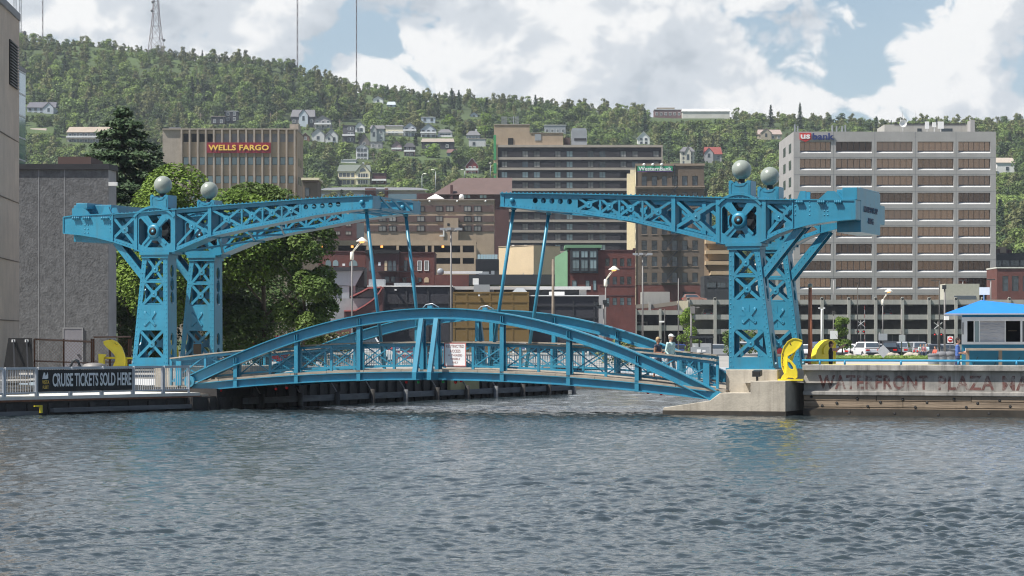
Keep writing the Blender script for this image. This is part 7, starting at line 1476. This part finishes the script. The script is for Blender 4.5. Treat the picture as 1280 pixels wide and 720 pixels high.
def car(label, px, D, col, rot, kind='sedan', cat='car', z=GZ+.004, x=None):
    x = (px-640)/F*D if x is None else x; o = empty('parked_car', (x, D, z), rot, label, cat); key = str(col)
    if key not in PAINT: PAINT[key] = mat('car_paint', col, .25, .1, 0, coat=.6)
    pm = PAINT[key]; L, Wd = (4.6, 1.8) if kind == 'sedan' else (4.6, 1.86); h1 = .88 if kind == 'sedan' else 1.0; h2 = 1.44 if kind == 'sedan' else 1.68
    if kind == 'van': L, Wd, h1, h2 = 5.2, 2.0, 1.1, 2.1
    body = [(-L/2, .42), (-L/2+.05, h1-.12), (-L/2+.35, h1), (L/2-1.2, h1), (L/2-.2, h1-.12), (L/2, h1-.35), (L/2, .35), (L/2-.45, .28)]
    def arch_(cx): return [(cx+.37*math.cos(t), .30+.37*math.sin(t)) for t in [rad(a) for a in (0, 30, 60, 90, 120, 150, 180)]]
    prof = body+arch_(L/2-.88)+arch_(-L/2+.85)+[(-L/2+.35, .28)]
    b = MB(); b.plate(prof, [], -Wd/2, Wd/2); b.build('body', pm, o, bevel=.06)
    if kind == 'sedan': cab = [(-L/2+.55, h1), (-L/2+1.25, h2-.03), (-L/2+1.7, h2), (L/2-1.95, h2-.02), (L/2-1.15, h1)]
    elif kind == 'van': cab = [(-L/2+.03, h1), (-L/2+.15, h2-.05), (-L/2+.4, h2), (L/2-1.5, h2), (L/2-.8, h1)]
    else: cab = [(-L/2+.1, h1), (-L/2+.45, h2-.05), (-L/2+.8, h2), (L/2-2.0, h2-.02), (L/2-1.2, h1)]
    k = .80; n = len(cab); b = MB(); b.v = [(p[0], -Wd/2*(.97 if p[1] <= h1 else k), p[1]) for p in cab]+[(p[0], Wd/2*(.97 if p[1] <= h1 else k), p[1]) for p in cab]; b.face(list(range(n))); b.face(list(range(n, 2*n))[::-1])
    for i in range(n): b.face([i, n+i, n+(i+1) % n, (i+1) % n])
    b.build('cabin', pm, o, bevel=.05)
    def pane(p, q, name, half):      # front and rear panes lie on the sloping cabin ends
        P0, P1 = Vector((p[0], p[1])), Vector((q[0], q[1])); d = P1-P0; nn = Vector((-d.y, d.x)).normalized()*(.012 if d.x < 0 else .012); 
        if nn.y < 0: nn = -nn
        a, c = P0+d*.14+nn, P0+d*.86+nn; w0, w1 = Wd/2*(.93-.15*.14), Wd/2*(.84-.02); b = MB(); b.hexa([(a.x, -w0*.95, a.y), (a.x, w0*.95, a.y), (a.x-nn.x*1.5, w0*.95, a.y-nn.y*1.5), (a.x-nn.x*1.5, -w0*.95, a.y-nn.y*1.5)], [(c.x, -w1*.93, c.y), (c.x, w1*.93, c.y), (c.x-nn.x*1.5, w1*.93, c.y-nn.y*1.5), (c.x-nn.x*1.5, -w1*.93, c.y-nn.y*1.5)]); b.build(name, M['window_glass'], o)
    pane(cab[-1], cab[-2], 'windscreen', 1); pane(cab[0], cab[1], 'rear_window', 1)
    for s in (-1, 1):
        b = MB(); za, zb = h1+.06, h2-.12; ya, yb = Wd/2*(.97-(.97-k)*.1)+.012, Wd/2*(.97-(.97-k)*.80)+.012; xa0, xb0 = cab[0][0]+.32, cab[-1][0]-.25; xa1, xb1 = cab[1][0]+.15, cab[-2][0]-.05
        b.hexa([(xa0, s*ya, za), (xb0, s*ya, za), (xb0, s*(ya-.03), za), (xa0, s*(ya-.03), za)], [(xa1, s*yb, zb), (xb1, s*yb, zb), (xb1, s*(yb-.03), zb), (xa1, s*(yb-.03), zb)]); b.build('side_window', M['window_glass'], o)
        b = MB(); b.box(L/2-.12, L/2+.015, s*Wd/2*.62-.2, s*Wd/2*.62+.2, h1-.34, h1-.18); b.build('headlight', M['chrome'], o); b = MB(); b.box(-L/2-.015, -L/2+.1, s*Wd/2*.68-.2, s*Wd/2*.68+.2, h1-.30, h1-.12); b.build('tail_light', M['lens_red'], o)
        for cx in (L/2-.88, -L/2+.85):
            b = MB(); b.rev([(.2, -.11), (.32, -.11), (.33, 0), (.32, .11), (.2, .11)], (0, 0, 0), 18, 'y'); t = b.build('tyre', M['tyre'], o, (cx, s*(Wd/2-.10), .33)); b = MB(); b.rev([(.2, s*.02), (.2, s*.09), (.1, s*.115), (0, s*.115)], (0, 0, 0), 14, 'y'); b.build('rim', M['chrome'], t)
        b = MB(); b.box(.55, .8, s*(Wd/2+.02), s*(Wd/2+.16), h1, h1+.13); b.build('mirror', pm, o)
    b = MB(); b.box(-L/2-.05, -L/2+.05, -Wd/2*.9, Wd/2*.9, .34, .54); b.build('rear_bumper', M['charcoal'], o); b = MB(); b.box(L/2-.05, L/2+.04, -Wd/2*.88, Wd/2*.88, .30, .50); b.build('front_bumper', M['charcoal'], o)
    return o
def cars():
    W_, S_, B_, G_, R_, N_ = (.75,.75,.75), (.40,.41,.43), (.012,.012,.015), (.14,.15,.17), (.35,.02,.025), (.04,.07,.22)
    up = rad(90)
    car('white hatchback seen from behind on the verge side of the parking lot', 1081.5, 272, W_, up+.25, 'suv'); car('white sedan seen from behind next to the arms-raised woman', 1055.5, 275, W_, up-.3); car('white sedan parked behind the white hatchback, partly hidden', 1066, 296, W_, up+.6); car('tall white SUV in the row behind the white hatchback', 1084, 318, W_, up-.5, 'suv'); car('black SUV parked right of the diamond sign', 1113, 282, B_, up-.2, 'suv'); car('silver SUV parked beside the black one', 1127.5, 284, S_, up-.25, 'suv'); car('blue car behind the rust red pole', 1020, 290, N_, up+.3, 'suv'); car('dark grey sedan behind the trash cans', 1170, 275, G_, .15); car('silver sedan nosing out left of the ticket booth', 1185, 276, S_, .3); car('white car half hidden behind the far right bridge tower', 1003, 250, W_, up)
    car('white car seen through the right bridge tower braces', 938, 282, W_, .2, 'suv'); car('dark blue car behind the man in the white cap', 850, 270, N_, .1); car('silver car in the lot right of the information kiosk', 899, 275, S_, .1); car('dark car seen through the far right tower braces', 972, 290, R_, .1)
    car('silver hatchback parked at the far right of the lot behind the group on the verge', 1143, 300, S_, up+.2, 'suv'); car('white sedan in the second row between the crossing signal and the lamp', 1096, 312, W_, .4); car('dark red sedan in the second row right of the silver SUV', 1136, 318, R_, .2); car('white sedan parked beyond the dark grey sedan by the trash cans', 1157, 316, W_, up-.4)
    # behind the bridge railing on the left
    car('red van roof showing over the left end of the bridge railing', 358, 178, R_, .15, 'van', 'van'); car('white car behind the bridge railing left of centre', 408, 186, W_, .05); car('white van behind the bridge railing', 452, 196, W_, .02, 'van', 'van'); car('small red car behind the raking struts of the bridge', 509, 205, R_, .08)
    for lb, px, row, c in (('dark car parked on the middle deck of the ramp right of the rust red pole', 1107, 1, G_), ('silver car parked on the middle deck of the ramp behind the young tree', 884, 1, S_), ('pale car on the open top deck of the ramp left of the bridge tower', 868, 0, (.4,.2,.15)), ('dark blue car on the middle deck near the right end of the ramp', 1222, 1, N_)):
        car(lb, px, 478, c, up if row else .1, 'suv', z=P(0, (378, 396.6)[row], 470).z+.02)
cars()
def near_shore_bits():
    # pale wall with white pickets along the far side of the slip walkway
    o = empty('white_picket_rail', ((408-640)/F*172, 172, GZ), 0, 'long white picket rail with a pale top board beyond the bridge railing', 'railing'); L = (735-408)/F*172; b = MB(); b.box(0, L, -.1, .1, .82, .95); b.build('top_board', M['pale_deck'], o); b = MB()
    for i in range(int(L/.16)): b.box(i*.16, i*.16+.07, -.02, .02, .05, .82)
    b.box(0, L, .03, .06, .2, .26); b.build('pickets', M['smooth_concrete'], o)
    for i in range(8): b = MB(); b.box(i*L/7-.06, i*L/7+.06, -.06, .06, 0, 1.05); b.build('post', M['white_paint'], o)
    for i, px in enumerate((495.5, 554, 653, 571, 696)):
        p = P(px, 425, 168); o = empty('notice_board', (p.x, 168, GZ), 0, ('small white notice board with a blue panel left of the raking struts','white notice board beside the right raking strut','white notice board in front of the ochre wall','small white notice board just right of the restricted access sign','white notice board near the charcoal hall end')[i], 'notice board'); b = MB(); b.box(-.05, .05, -.03, .03, 0, 1.2); b.build('post', M['pole_grey'], o); b = MB(); b.box(-.24, .24, -.06, -.031, 1.12, 1.62); q = b.build('board', M['white_sign'], o); b = MB(); b.box(-.16, .16, -.066, -.061, 1.2, 1.5); b.build('panel', mat('notice_blue', (.10, .14, .30), .5, 0, 0), q)
    p = P(882, 437, 225); o = empty('information_kiosk', (p.x, 225, GZ), 0, 'low kiosk with white boards under a flat dark roof behind the grey cabinet', 'kiosk'); k = 225/F; b = MB(); b.box(-17*k, 8*k, 0, .15, .2, 1.55); b.build('board_panel', M['white_paint'], o); b = MB(); b.box(-20*k, 9.5*k, -.5, .9, 2.02, 2.2); b.build('roof', M['dark_steel'], o)
    for x in (-19, -8, 8): b = MB(); b.box(x*k-.06, x*k+.06, -.06, -.003, 0, 2.02); b.build('post', M['dark_steel'], o)
    p = P(873, 437, 210); o = empty('grey_notice_cabinet', (p.x, 210, GZ), 0, 'grey metal cabinet with small white notices in front of the kiosk', 'cabinet'); k = 210/F; b = MB(); b.box(-9*k, 14*k, 0, .5, 0, 1.25); b.build('cabinet_body', M['grey_metal'], o); b = MB(); b.box(-2*k, 3*k, -.02, -.003, .8, 1.05); b.box(5*k, 9*k, -.02, -.003, .85, 1.0); b.build('notices', M['white_sign'], o)
    p = P(826, 375, 104.0); c = L2W(UZ(826+121, 461, -.6)[0], -.7, 0); c = L2W(UZ(946.5, 470, -.9)[0], -.9, UZ(946.5, 477, -.9)[1]); o = empty('pier_floodlight', c, -TH, 'black box floodlight on a short post on the concrete pier', 'floodlight'); b = MB(); b.tube((0, 0, 0), (0, 0, .28), .05); b.build('post', M['dark_steel'], o); b = MB(); b.hexa([(-.17, -.18, .2), (.17, -.18, .2), (.17, .18, .26), (-.17, .18, .26)], [(-.17, -.16, .44), (.17, -.16, .44), (.17, .18, .48), (-.17, .18, .48)]); q = b.build('housing', M['dark_steel'], o); b = MB(); b.box(-.14, .14, -.19, -.181, .24, .41); b.build('lens', M['black'], q)
    o = empty('information_sign_pair', P(310, 427, 168), 0, 'red and white notice on a post at the foot of the left trees', 'sign'); o.location.z = GZ; b = MB(); b.box(-.05, .05, 0, .05, 0, 2.3); b.build('post', M['pole_grey'], o); b = MB(); b.box(-.62, .35, -.04, -.003, 1.2, 1.7); q = b.build('red_board', M['red_paint'], o); b = MB(); b.box(-.45, -.15, -.05, -.041, 1.3, 1.6); b.build('white_panel', M['white_sign'], q); b = MB(); b.box(-.1, .5, -.06, -.045, 1.75, 2.1); b.build('upper_board', M['grey_roof'], o)
near_shore_bits()
# ================================================================ PEOPLE
SKIN = mat('skin', (.48, .27, .19), .55, 0, .05, 6)
def cloth(n, c, r=.8): return mat(n, c, r, 0, .12, 9, bump=.004, bscale=22)
def person(label, loc, rz, J, mats, R_, hair, scale=1.0, hat=None, sun=False, extra=None, voxel=.011):
    """J: joints in metres; the body is a set of tapered limbs fused into one skin, R_: material slot of each limb"""
    o = empty('person', loc, rz, label, 'person'); o.scale = (scale,)*3; b = MB(); segs = []
    def limb(a, c, r0, r1, slot, n=10):
        a, c = Vector(a), Vector(c); b.tube(a, c, r0, r1, n); b.ball(a, r0, 10, 8); b.ball(c, r1, 10, 8); segs.append((a, c, slot, max(r0, r1)))
    g = lambda k: Vector(J[k])
    ch, pl, nk, hd = g('chest'), g('pelvis'), g('neck'), g('head')
    for t, rx, ry in ((0, .165, .105), (.25, .155, .10), (.5, .15, .10), (.75, .175, .11), (1, .165, .105)): c = pl.lerp(ch, t); b.ball(c, 1, 16, 10, (rx, ry, .13)); segs.append((c, c+Vector((0, 0, .01)), R_['torso'] if t > .1 else R_['hips'], .16))
    limb(ch+Vector((0, 0, .05)), nk, .065, .055, R_['neck']); b.ball(hd, 1, 18, 14, (.076, .094, .115)); b.ball(hd+Vector((0, -.02, -.055)), 1, 14, 10, (.058, .072, .07)); segs.append((hd-Vector((0, 0, .06)), hd+Vector((0, 0, .06)), 0, .1))
    b.tube(hd+Vector((0, -.088, .012)), hd+Vector((0, -.112, -.022)), .008, .015, 8); b.tube(hd+Vector((-.025, -.088, -.058)), hd+Vector((.025, -.088, -.058)), .009, n=6)
    for s in (-1, 1): b.ball(hd+Vector((s*.078, .005, -.005)), 1, 8, 6, (.012, .022, .032)); b.ball(hd+Vector((s*.03, -.078, .022)), .014, 8, 6)
    for s in 'LR':
        sh, el, wr, hp, kn, an, toe = (g(k+s) for k in ('sh', 'el', 'wr', 'hip', 'kn', 'an', 'toe'))
        limb(ch+(sh-ch)*.3, sh, .085, .07, R_['torso']); limb(sh, el, .062, .045, R_['uarm']); limb(el, wr, .042, .028, R_['farm']); limb(hp, kn, .095, .06, R_['thigh']); limb(kn, an, .058, .038, R_['shin']); limb(an-Vector((0, 0, .02)), toe, .042, .032, R_['foot']); limb(an-Vector((0, 0, .04)), an+(an-toe).normalized()*.04-Vector((0, 0, .04)), .036, .034, R_['foot'])
        d = (wr-el).normalized(); sd = d.cross(Vector((0, 1, .2))).normalized()
        pm = wr+d*.055; b.ball(wr+d*.045, 1, 10, 8, (.03, .026, .045)); segs.append((wr, wr+d*.18, 0, .05)); cu = Vector((0, -1, 0))-d*d.dot(Vector((0, -1, 0))); cu = cu.normalized() if cu.length > .05 else Vector((1, 0, 0))
        for i, ln in enumerate((.062, .075, .07, .055)):
            p0 = pm+sd*(.027-.018*i)+d*.02; p1 = p0+d*ln*.55+cu*.008; p2 = p1+d*ln*.4+cu*.028; b.tube(p0, p1, .0105, .0095, 6); b.tube(p1, p2, .0095, .008, 6); b.ball(p2, .008, 6, 5)
        p0 = wr+d*.02+sd*.02; p1 = p0+d*.035+sd*.03+cu*.01; p2 = p1+d*.03+sd*.008+cu*.012; b.tube(p0, p1, .013, .011, 6); b.tube(p1, p2, .011, .009, 6); b.ball(p2, .009, 6, 5)
    ob = b.build('body', mats[0]); md = ob.modifiers.new('fuse', 'REMESH'); md.mode = 'VOXEL'; md.voxel_size = voxel; sm = ob.modifiers.new('smooth', 'SMOOTH'); sm.factor = .5; sm.iterations = 2
    dg = bpy.context.evaluated_depsgraph_get(); dg.update(); me = bpy.data.meshes.new_from_object(ob.evaluated_get(dg)); bpy.data.objects.remove(ob); me.materials.clear(); [me.materials.append(m) for m in mats]
    n = len(me.polygons); ce = np.empty(n*3, np.float32); me.polygons.foreach_get('center', ce); ce = ce.reshape(-1, 3); best = np.full(n, 1e9); idx = np.zeros(n, np.int32)
    for a, c, slot, r in segs:
        a_, d = np.array(a), np.array(c-a); t = np.clip(((ce-a_)@d)/max(1e-9, d@d), 0, 1); dist = np.linalg.norm(ce-(a_+t[:, None]*d), axis=1)-r; k = dist < best; best[k] = dist[k]; idx[k] = slot
    me.polygons.foreach_set('material_index', idx); me.polygons.foreach_set('use_smooth', np.ones(n, bool)); me.update(); put('body', me, o)
    if hair:
        hm_, ln = hair; b = MB(); b.ball(hd+Vector((0, .018, .028)), 1, 18, 12, (.088, .098, .108)); b.ball(hd+Vector((0, .05, -.02)), 1, 14, 10, (.078, .06, .09+ln)); 
        b.v = [(x, max(y, hd.y-.055) if z < hd.z+.05 else y, z) for x, y, z in b.v]; b.build('hair', hm_, o)
    if hat == 'cap':
        b = MB(); b.ball(hd+Vector((0, .005, .05)), 1, 18, 12, (.093, .11, .085)); b.v = [(x, y, max(z, hd.z+.035)) for x, y, z in b.v]; b.build('cap', M['white_paint'], o); b = MB(); b.hexa([(-.07, hd.y-.1, hd.z+.035), (.07, hd.y-.1, hd.z+.035), (.07, hd.y-.03, hd.z+.04), (-.07, hd.y-.03, hd.z+.04)], [(-.05, hd.y-.19, hd.z+.045), (.05, hd.y-.19, hd.z+.045), (.06, hd.y-.03, hd.z+.055), (-.06, hd.y-.03, hd.z+.055)]); b.build('cap_peak', M['white_paint'], o)
    if sun: b = MB(); b.box(hd.x-.07, hd.x+.07, hd.y-.105, hd.y-.09, hd.z+.008, hd.z+.042); b.box(hd.x-.08, hd.x-.072, hd.y-.1, hd.y, hd.z+.02, hd.z+.03); b.box(hd.x+.072, hd.x+.08, hd.y-.1, hd.y, hd.z+.02, hd.z+.03); b.build('sunglasses', M['black'], o)
    if extra: extra(o)
    return o
def pose(armL=None, armR=None, stride=0.0):       # facing -y; arms as (elbow, wrist)
    J = dict(pelvis=(0, 0, .95), chest=(0, .0, 1.33), neck=(0, -.0, 1.52), head=(0, -.015, 1.645))
    for s, k in (('L', -1), ('R', 1)):
        st = stride*k; J['hip'+s] = (k*.09, 0, .90); J['kn'+s] = (k*.10, -st*.5-abs(stride)*.05, .49+abs(st)*.0); J['an'+s] = (k*.10, -st*.95+abs(stride)*(.12 if st < 0 else 0), .085+(.05*abs(stride)/.3 if st < 0 else 0)); J['toe'+s] = (k*.115, J['an'+s][1]-.15, .035)
        J['sh'+s] = (k*.19, 0, 1.40); e = (armL if k < 0 else armR) or ((k*.235, .03, 1.12), (k*.24, -.06, .87)); J['el'+s], J['wr'+s] = e
    return J
def people():
    kit = dict(torso=1, hips=2, neck=0, uarm=1, farm=0, thigh=2, shin=0, foot=3); shoe = cloth('shoe', (.25, .24, .23)); white = cloth('white_shoe', (.6, .6, .58))
    u, z = UZ(838.5, 469, 1.2); a = person('man in a white cap and pale mint long-sleeved shirt walking along the bridge', L2W(u, 1.2, Dz(u)), rad(70)-TH, pose(((-.24, .05, 1.12), (-.22, -.12, .93)), ((.24, .05, 1.12), (.22, -.1, .92)), .18), [SKIN, cloth('mint_shirt', (.50, .68, .66)), cloth('grey_shorts', (.15, .16, .18)), white], {**kit, 'farm': 1}, (cloth('grey_hair', (.25, .23, .21)), .0), 1.13, 'cap')
    u, z = UZ(822.5, 469, .5); person('woman with short curly blond hair and a dark top walking on the bridge', L2W(u, .5, Dz(u)), rad(75)-TH, pose(((-.22, .02, 1.13), (-.1, -.2, 1.13)), ((.22, .02, 1.13), (.08, -.2, 1.12)), .14), [mat('tanned_skin', (.34, .17, .11), .55, 0, .05, 6), cloth('dark_top', (.05, .05, .075)), cloth('patterned_shorts', (.10, .10, .13)), shoe], {**kit, 'uarm': 0}, (cloth('curly_hair', (.38, .28, .16)), .01), 1.04, None, True)
    D = 113.5; k = D/F
    def phone(o): b = MB(); b.box(-.05, .05, -.35, -.33, 1.18, 1.33); b.build('booklet', M['white_sign'], o)
    o = person('man in a blue T-shirt with dark hair walking past the ticket booth holding papers', (P(1197, 0, D).x, D, GZ), rad(78), pose(((-.24, .0, 1.13), (-.15, -.24, 1.10)), ((.24, -.02, 1.13), (.1, -.27, 1.16)), .15), [SKIN, cloth('blue_shirt', (.07, .14, .40)), cloth('navy_trousers', (.025, .035, .10)), shoe], {**kit, 'shin': 2}, (cloth('dark_hair', (.03, .022, .018)), .0), 1.06, None, False, phone)
    D = 107.2; J = pose(((-.05, -.28, 1.38), (.02, -.55, 1.56)), ((.12, -.28, 1.42), (.08, -.56, 1.60)), 0)
    def camera(o): b = MB(); b.box(-.02, .12, -.72, -.66, 1.56, 1.66); b.tube((.05, -.72, 1.61), (.05, -.76, 1.61), .03); b.build('camera', M['dark_steel'], o)
    person('woman in a black sleeveless top raising both arms to take a photograph', (P(1038.5, 0, D).x, D, GZ), rad(80), J, [SKIN, cloth('black_top', (.015, .015, .018)), cloth('black_leggings', (.02, .02, .025)), white], {**kit, 'uarm': 0, 'shin': 2}, (cloth('brown_hair', (.06, .03, .02)), .05), .97, None, True, camera)
    D = 114.7; person('booth attendant in a green top standing inside the ticket booth window', (P(1262.5, 0, D).x, 117.6, GZ-.1), 0, pose(), [SKIN, cloth('green_top', (.03, .20, .15)), cloth('dark_trousers', (.03, .03, .03)), shoe], kit, (cloth('attendant_hair', (.05, .03, .02)), .04), .95, voxel=.015)
    # small figures sitting on the wall by the parking lot
    for i, (px, c, lb, hc) in enumerate(((1150.5, (.55, .60, .58), 'person in a pale shirt sitting at the left of the group on the verge', (.05,.035,.03)), (1154.8, (.45, .20, .22), 'person in a red-patterned top sitting in the middle of the group on the verge', (.02,.02,.02)), (1158.8, (.45, .60, .66), 'person in a light blue top sitting at the right of the group on the verge', (.03,.025,.02)), (1169, (.55, .12, .08), 'person in an orange-red top sitting beside the trash cans', (.05,.03,.02)))):
        D = 250 if i < 3 else 215; J = pose(((-.24, -.08, 1.12), (-.15, -.3, 1.0)), ((.24, -.08, 1.12), (.15, -.3, 1.0)), 0)
        for s, k in (('L', -1), ('R', 1)): J['kn'+s] = (k*.12, -.42, .95); J['an'+s] = (k*.12, -.46, .53); J['toe'+s] = (k*.12, -.62, .48)
        z = GZ+.14+.02; o = person(lb, ((px-640)/F*D, D, z-.45 if i < 3 else GZ-.45), rad(20-25*i), J, [SKIN, cloth('top', c), cloth('jeans', (.06, .08, .14)), shoe], {**kit, 'shin': 2}, (cloth('hair', hc), .03), 1.0, voxel=.02)
        b = MB(); b.box(-.35, .35, -.12, .3, .45, .83); st = b.build('seat_block', M['pier_concrete'], None, bevel=.03); st.location = o.location; st.rotation_euler = o.rotation_euler; st.name = 'stone_block'; tag(st, 'low stone block under the '+lb.split(' sitting')[0].replace('person in', 'seated person in'), 'stone')
people()
# ================================================================ THE WOOD ON THE HILL
def forest():
    kinds = bpy.data.collections.new('forest_kinds'); protos = []
    for i in range(12):
        con = i in (5, 11); mm = M[['hill_mid', 'hill_dark', 'hill_mid', 'hill_light', 'leaf_olive', 'needle', 'hill_mid', 'hill_dark', 'leaf_olive', 'hill_mid', 'hill_light', 'needle'][i]]
        me = conifer('tree_kind', 13, 2.6, 420, .62, 50+i, mm) if con else crown('tree_kind', 9.5+(i % 3)*1.6, 3.6+.5*(i % 4), 620, .52, 50+i, mm, .1, 12, up=.45)
        o = bpy.data.objects.new('tree_kind_%02d' % i, me); kinds.objects.link(o)
    rg = np.random.default_rng(3); n = 30000
    y = 640+(RIDGE+70-640)*rg.random(n)**.8; x = (rg.random(n)*2-1)*(y*.235+45); z = hill_z(x, y)
    keep = np.ones(n, bool); cap = np.full(n, 99.0)
    for hx, hy, w, front in CLEAR:
        sx = hx/hy*y; near = np.abs(x-sx) < w/2+3.2
        keep &= ~(near & (y > hy-7) & (y < hy+w*.5+5))
        zh = hz(hx, hy); lim = HC+(zh-HC+.4)*y/hy-z                    # stays under the line of sight to the foot of a house
        m = near & (y <= hy-7) & (y > hy-front*2.2); cap = np.where(m, np.minimum(cap, lim), cap)
    keep &= cap > 2.2
    gap = np.array([noise.noise((a*.022, b*.012, 9.7)) for a, b in zip(x, y)]); keep &= ~((gap > .47) & (y < RIDGE-60))
    cell = {}
    for i in range(n):
        if not keep[i]: continue
        sp = 5.0 if y[i] > 1130 else 6.0; k = (int(x[i]/sp), int(y[i]/(sp*1.3)))
        if k in cell: keep[i] = False
        else: cell[k] = 1
    x, y, z, cap = x[keep], y[keep], z[keep], cap[keep]; n = len(x)
    big = np.array([noise.noise((a*.016, b*.012, 3.1)) for a, b in zip(x, y)])
    idx = rg.integers(0, 12, n); con = (idx == 5) | (idx == 11); idx = np.where(con & (big < .12) & (rg.random(n) < .75), rg.integers(0, 5, n), idx)
    idx = np.where((big < -.15) & (rg.random(n) < .7), 3+(rg.random(n) < .4), idx)
    idx = np.where((y > RIDGE-40) & (rg.random(n) < .3), 8, idx)
    sc = (.5+.62*rg.random(n)**1.8)*np.where(y > RIDGE-70, .72, 1); hk = np.array([9.5+(i % 3)*1.6 if i not in (5, 11) else 13 for i in range(12)])[idx]; sc = np.minimum(sc, cap/hk)
    me = bpy.data.meshes.new('hillside_wood'); me.vertices.add(n); me.vertices.foreach_set('co', np.stack([x, y, z-.4], 1).astype(np.float32).ravel())
    for nm, ty, d in (('kind_index', 'INT', idx.astype(np.int32)), ('size', 'FLOAT', sc.astype(np.float32)), ('turn', 'FLOAT', (rg.random(n)*6.28).astype(np.float32))):
        me.attributes.new(nm, ty, 'POINT').data.foreach_set('value', d)
    o = put('hillside_wood', me); tag(o, 'dense green wood covering the hill behind the town up to the ridge', 'wood', kind='stuff')
    g = bpy.data.node_groups.new('wood', 'GeometryNodeTree'); g.interface.new_socket('Geometry', in_out='INPUT', socket_type='NodeSocketGeometry'); g.interface.new_socket('Geometry', in_out='OUTPUT', socket_type='NodeSocketGeometry')
    N = g.nodes.new; L = g.links.new; gi = N('NodeGroupInput'); go = N('NodeGroupOutput')
    ci = N('GeometryNodeCollectionInfo'); ci.inputs[0].default_value = kinds; ci.inputs['Separate Children'].default_value = True; ci.inputs['Reset Children'].default_value = True
    ip = N('GeometryNodeInstanceOnPoints'); ip.inputs['Pick Instance'].default_value = True
    def na(nm, ty):
        a = N('GeometryNodeInputNamedAttribute'); a.data_type = ty; a.inputs[0].default_value = nm; return a.outputs[0]
    cx = N('ShaderNodeCombineXYZ'); L(na('turn', 'FLOAT'), cx.inputs[2]); L(gi.outputs[0], ip.inputs['Points']); L(ci.outputs[0], ip.inputs['Instance'])
    L(na('kind_index', 'INT'), ip.inputs['Instance Index']); L(cx.outputs[0], ip.inputs['Rotation']); L(na('size', 'FLOAT'), ip.inputs['Scale']); L(ip.outputs[0], go.inputs[0])
    md = o.modifiers.new('wood', 'NODES'); md.node_group = g
forest()
# ================================================================ THE AIR
def air():
    b = MB(); b.box(-1400, 1400, -650, 2640, -3, 262); m = bpy.data.materials.new('haze'); m.use_nodes = True; nt = m.node_tree; nt.nodes.clear()
    o = nt.nodes.new('ShaderNodeOutputMaterial'); v = nt.nodes.new('ShaderNodeVolumePrincipled'); v.inputs['Density'].default_value = HAZE; v.inputs['Color'].default_value = (.80, .88, 1, 1); v.inputs['Anisotropy'].default_value = .25
    nt.links.new(v.outputs[0], o.inputs['Volume']); h = b.build('haze', m); tag(h, 'thin pale haze in the air over the harbour and hill', 'haze', kind='stuff')
HAZE = .00010
air()
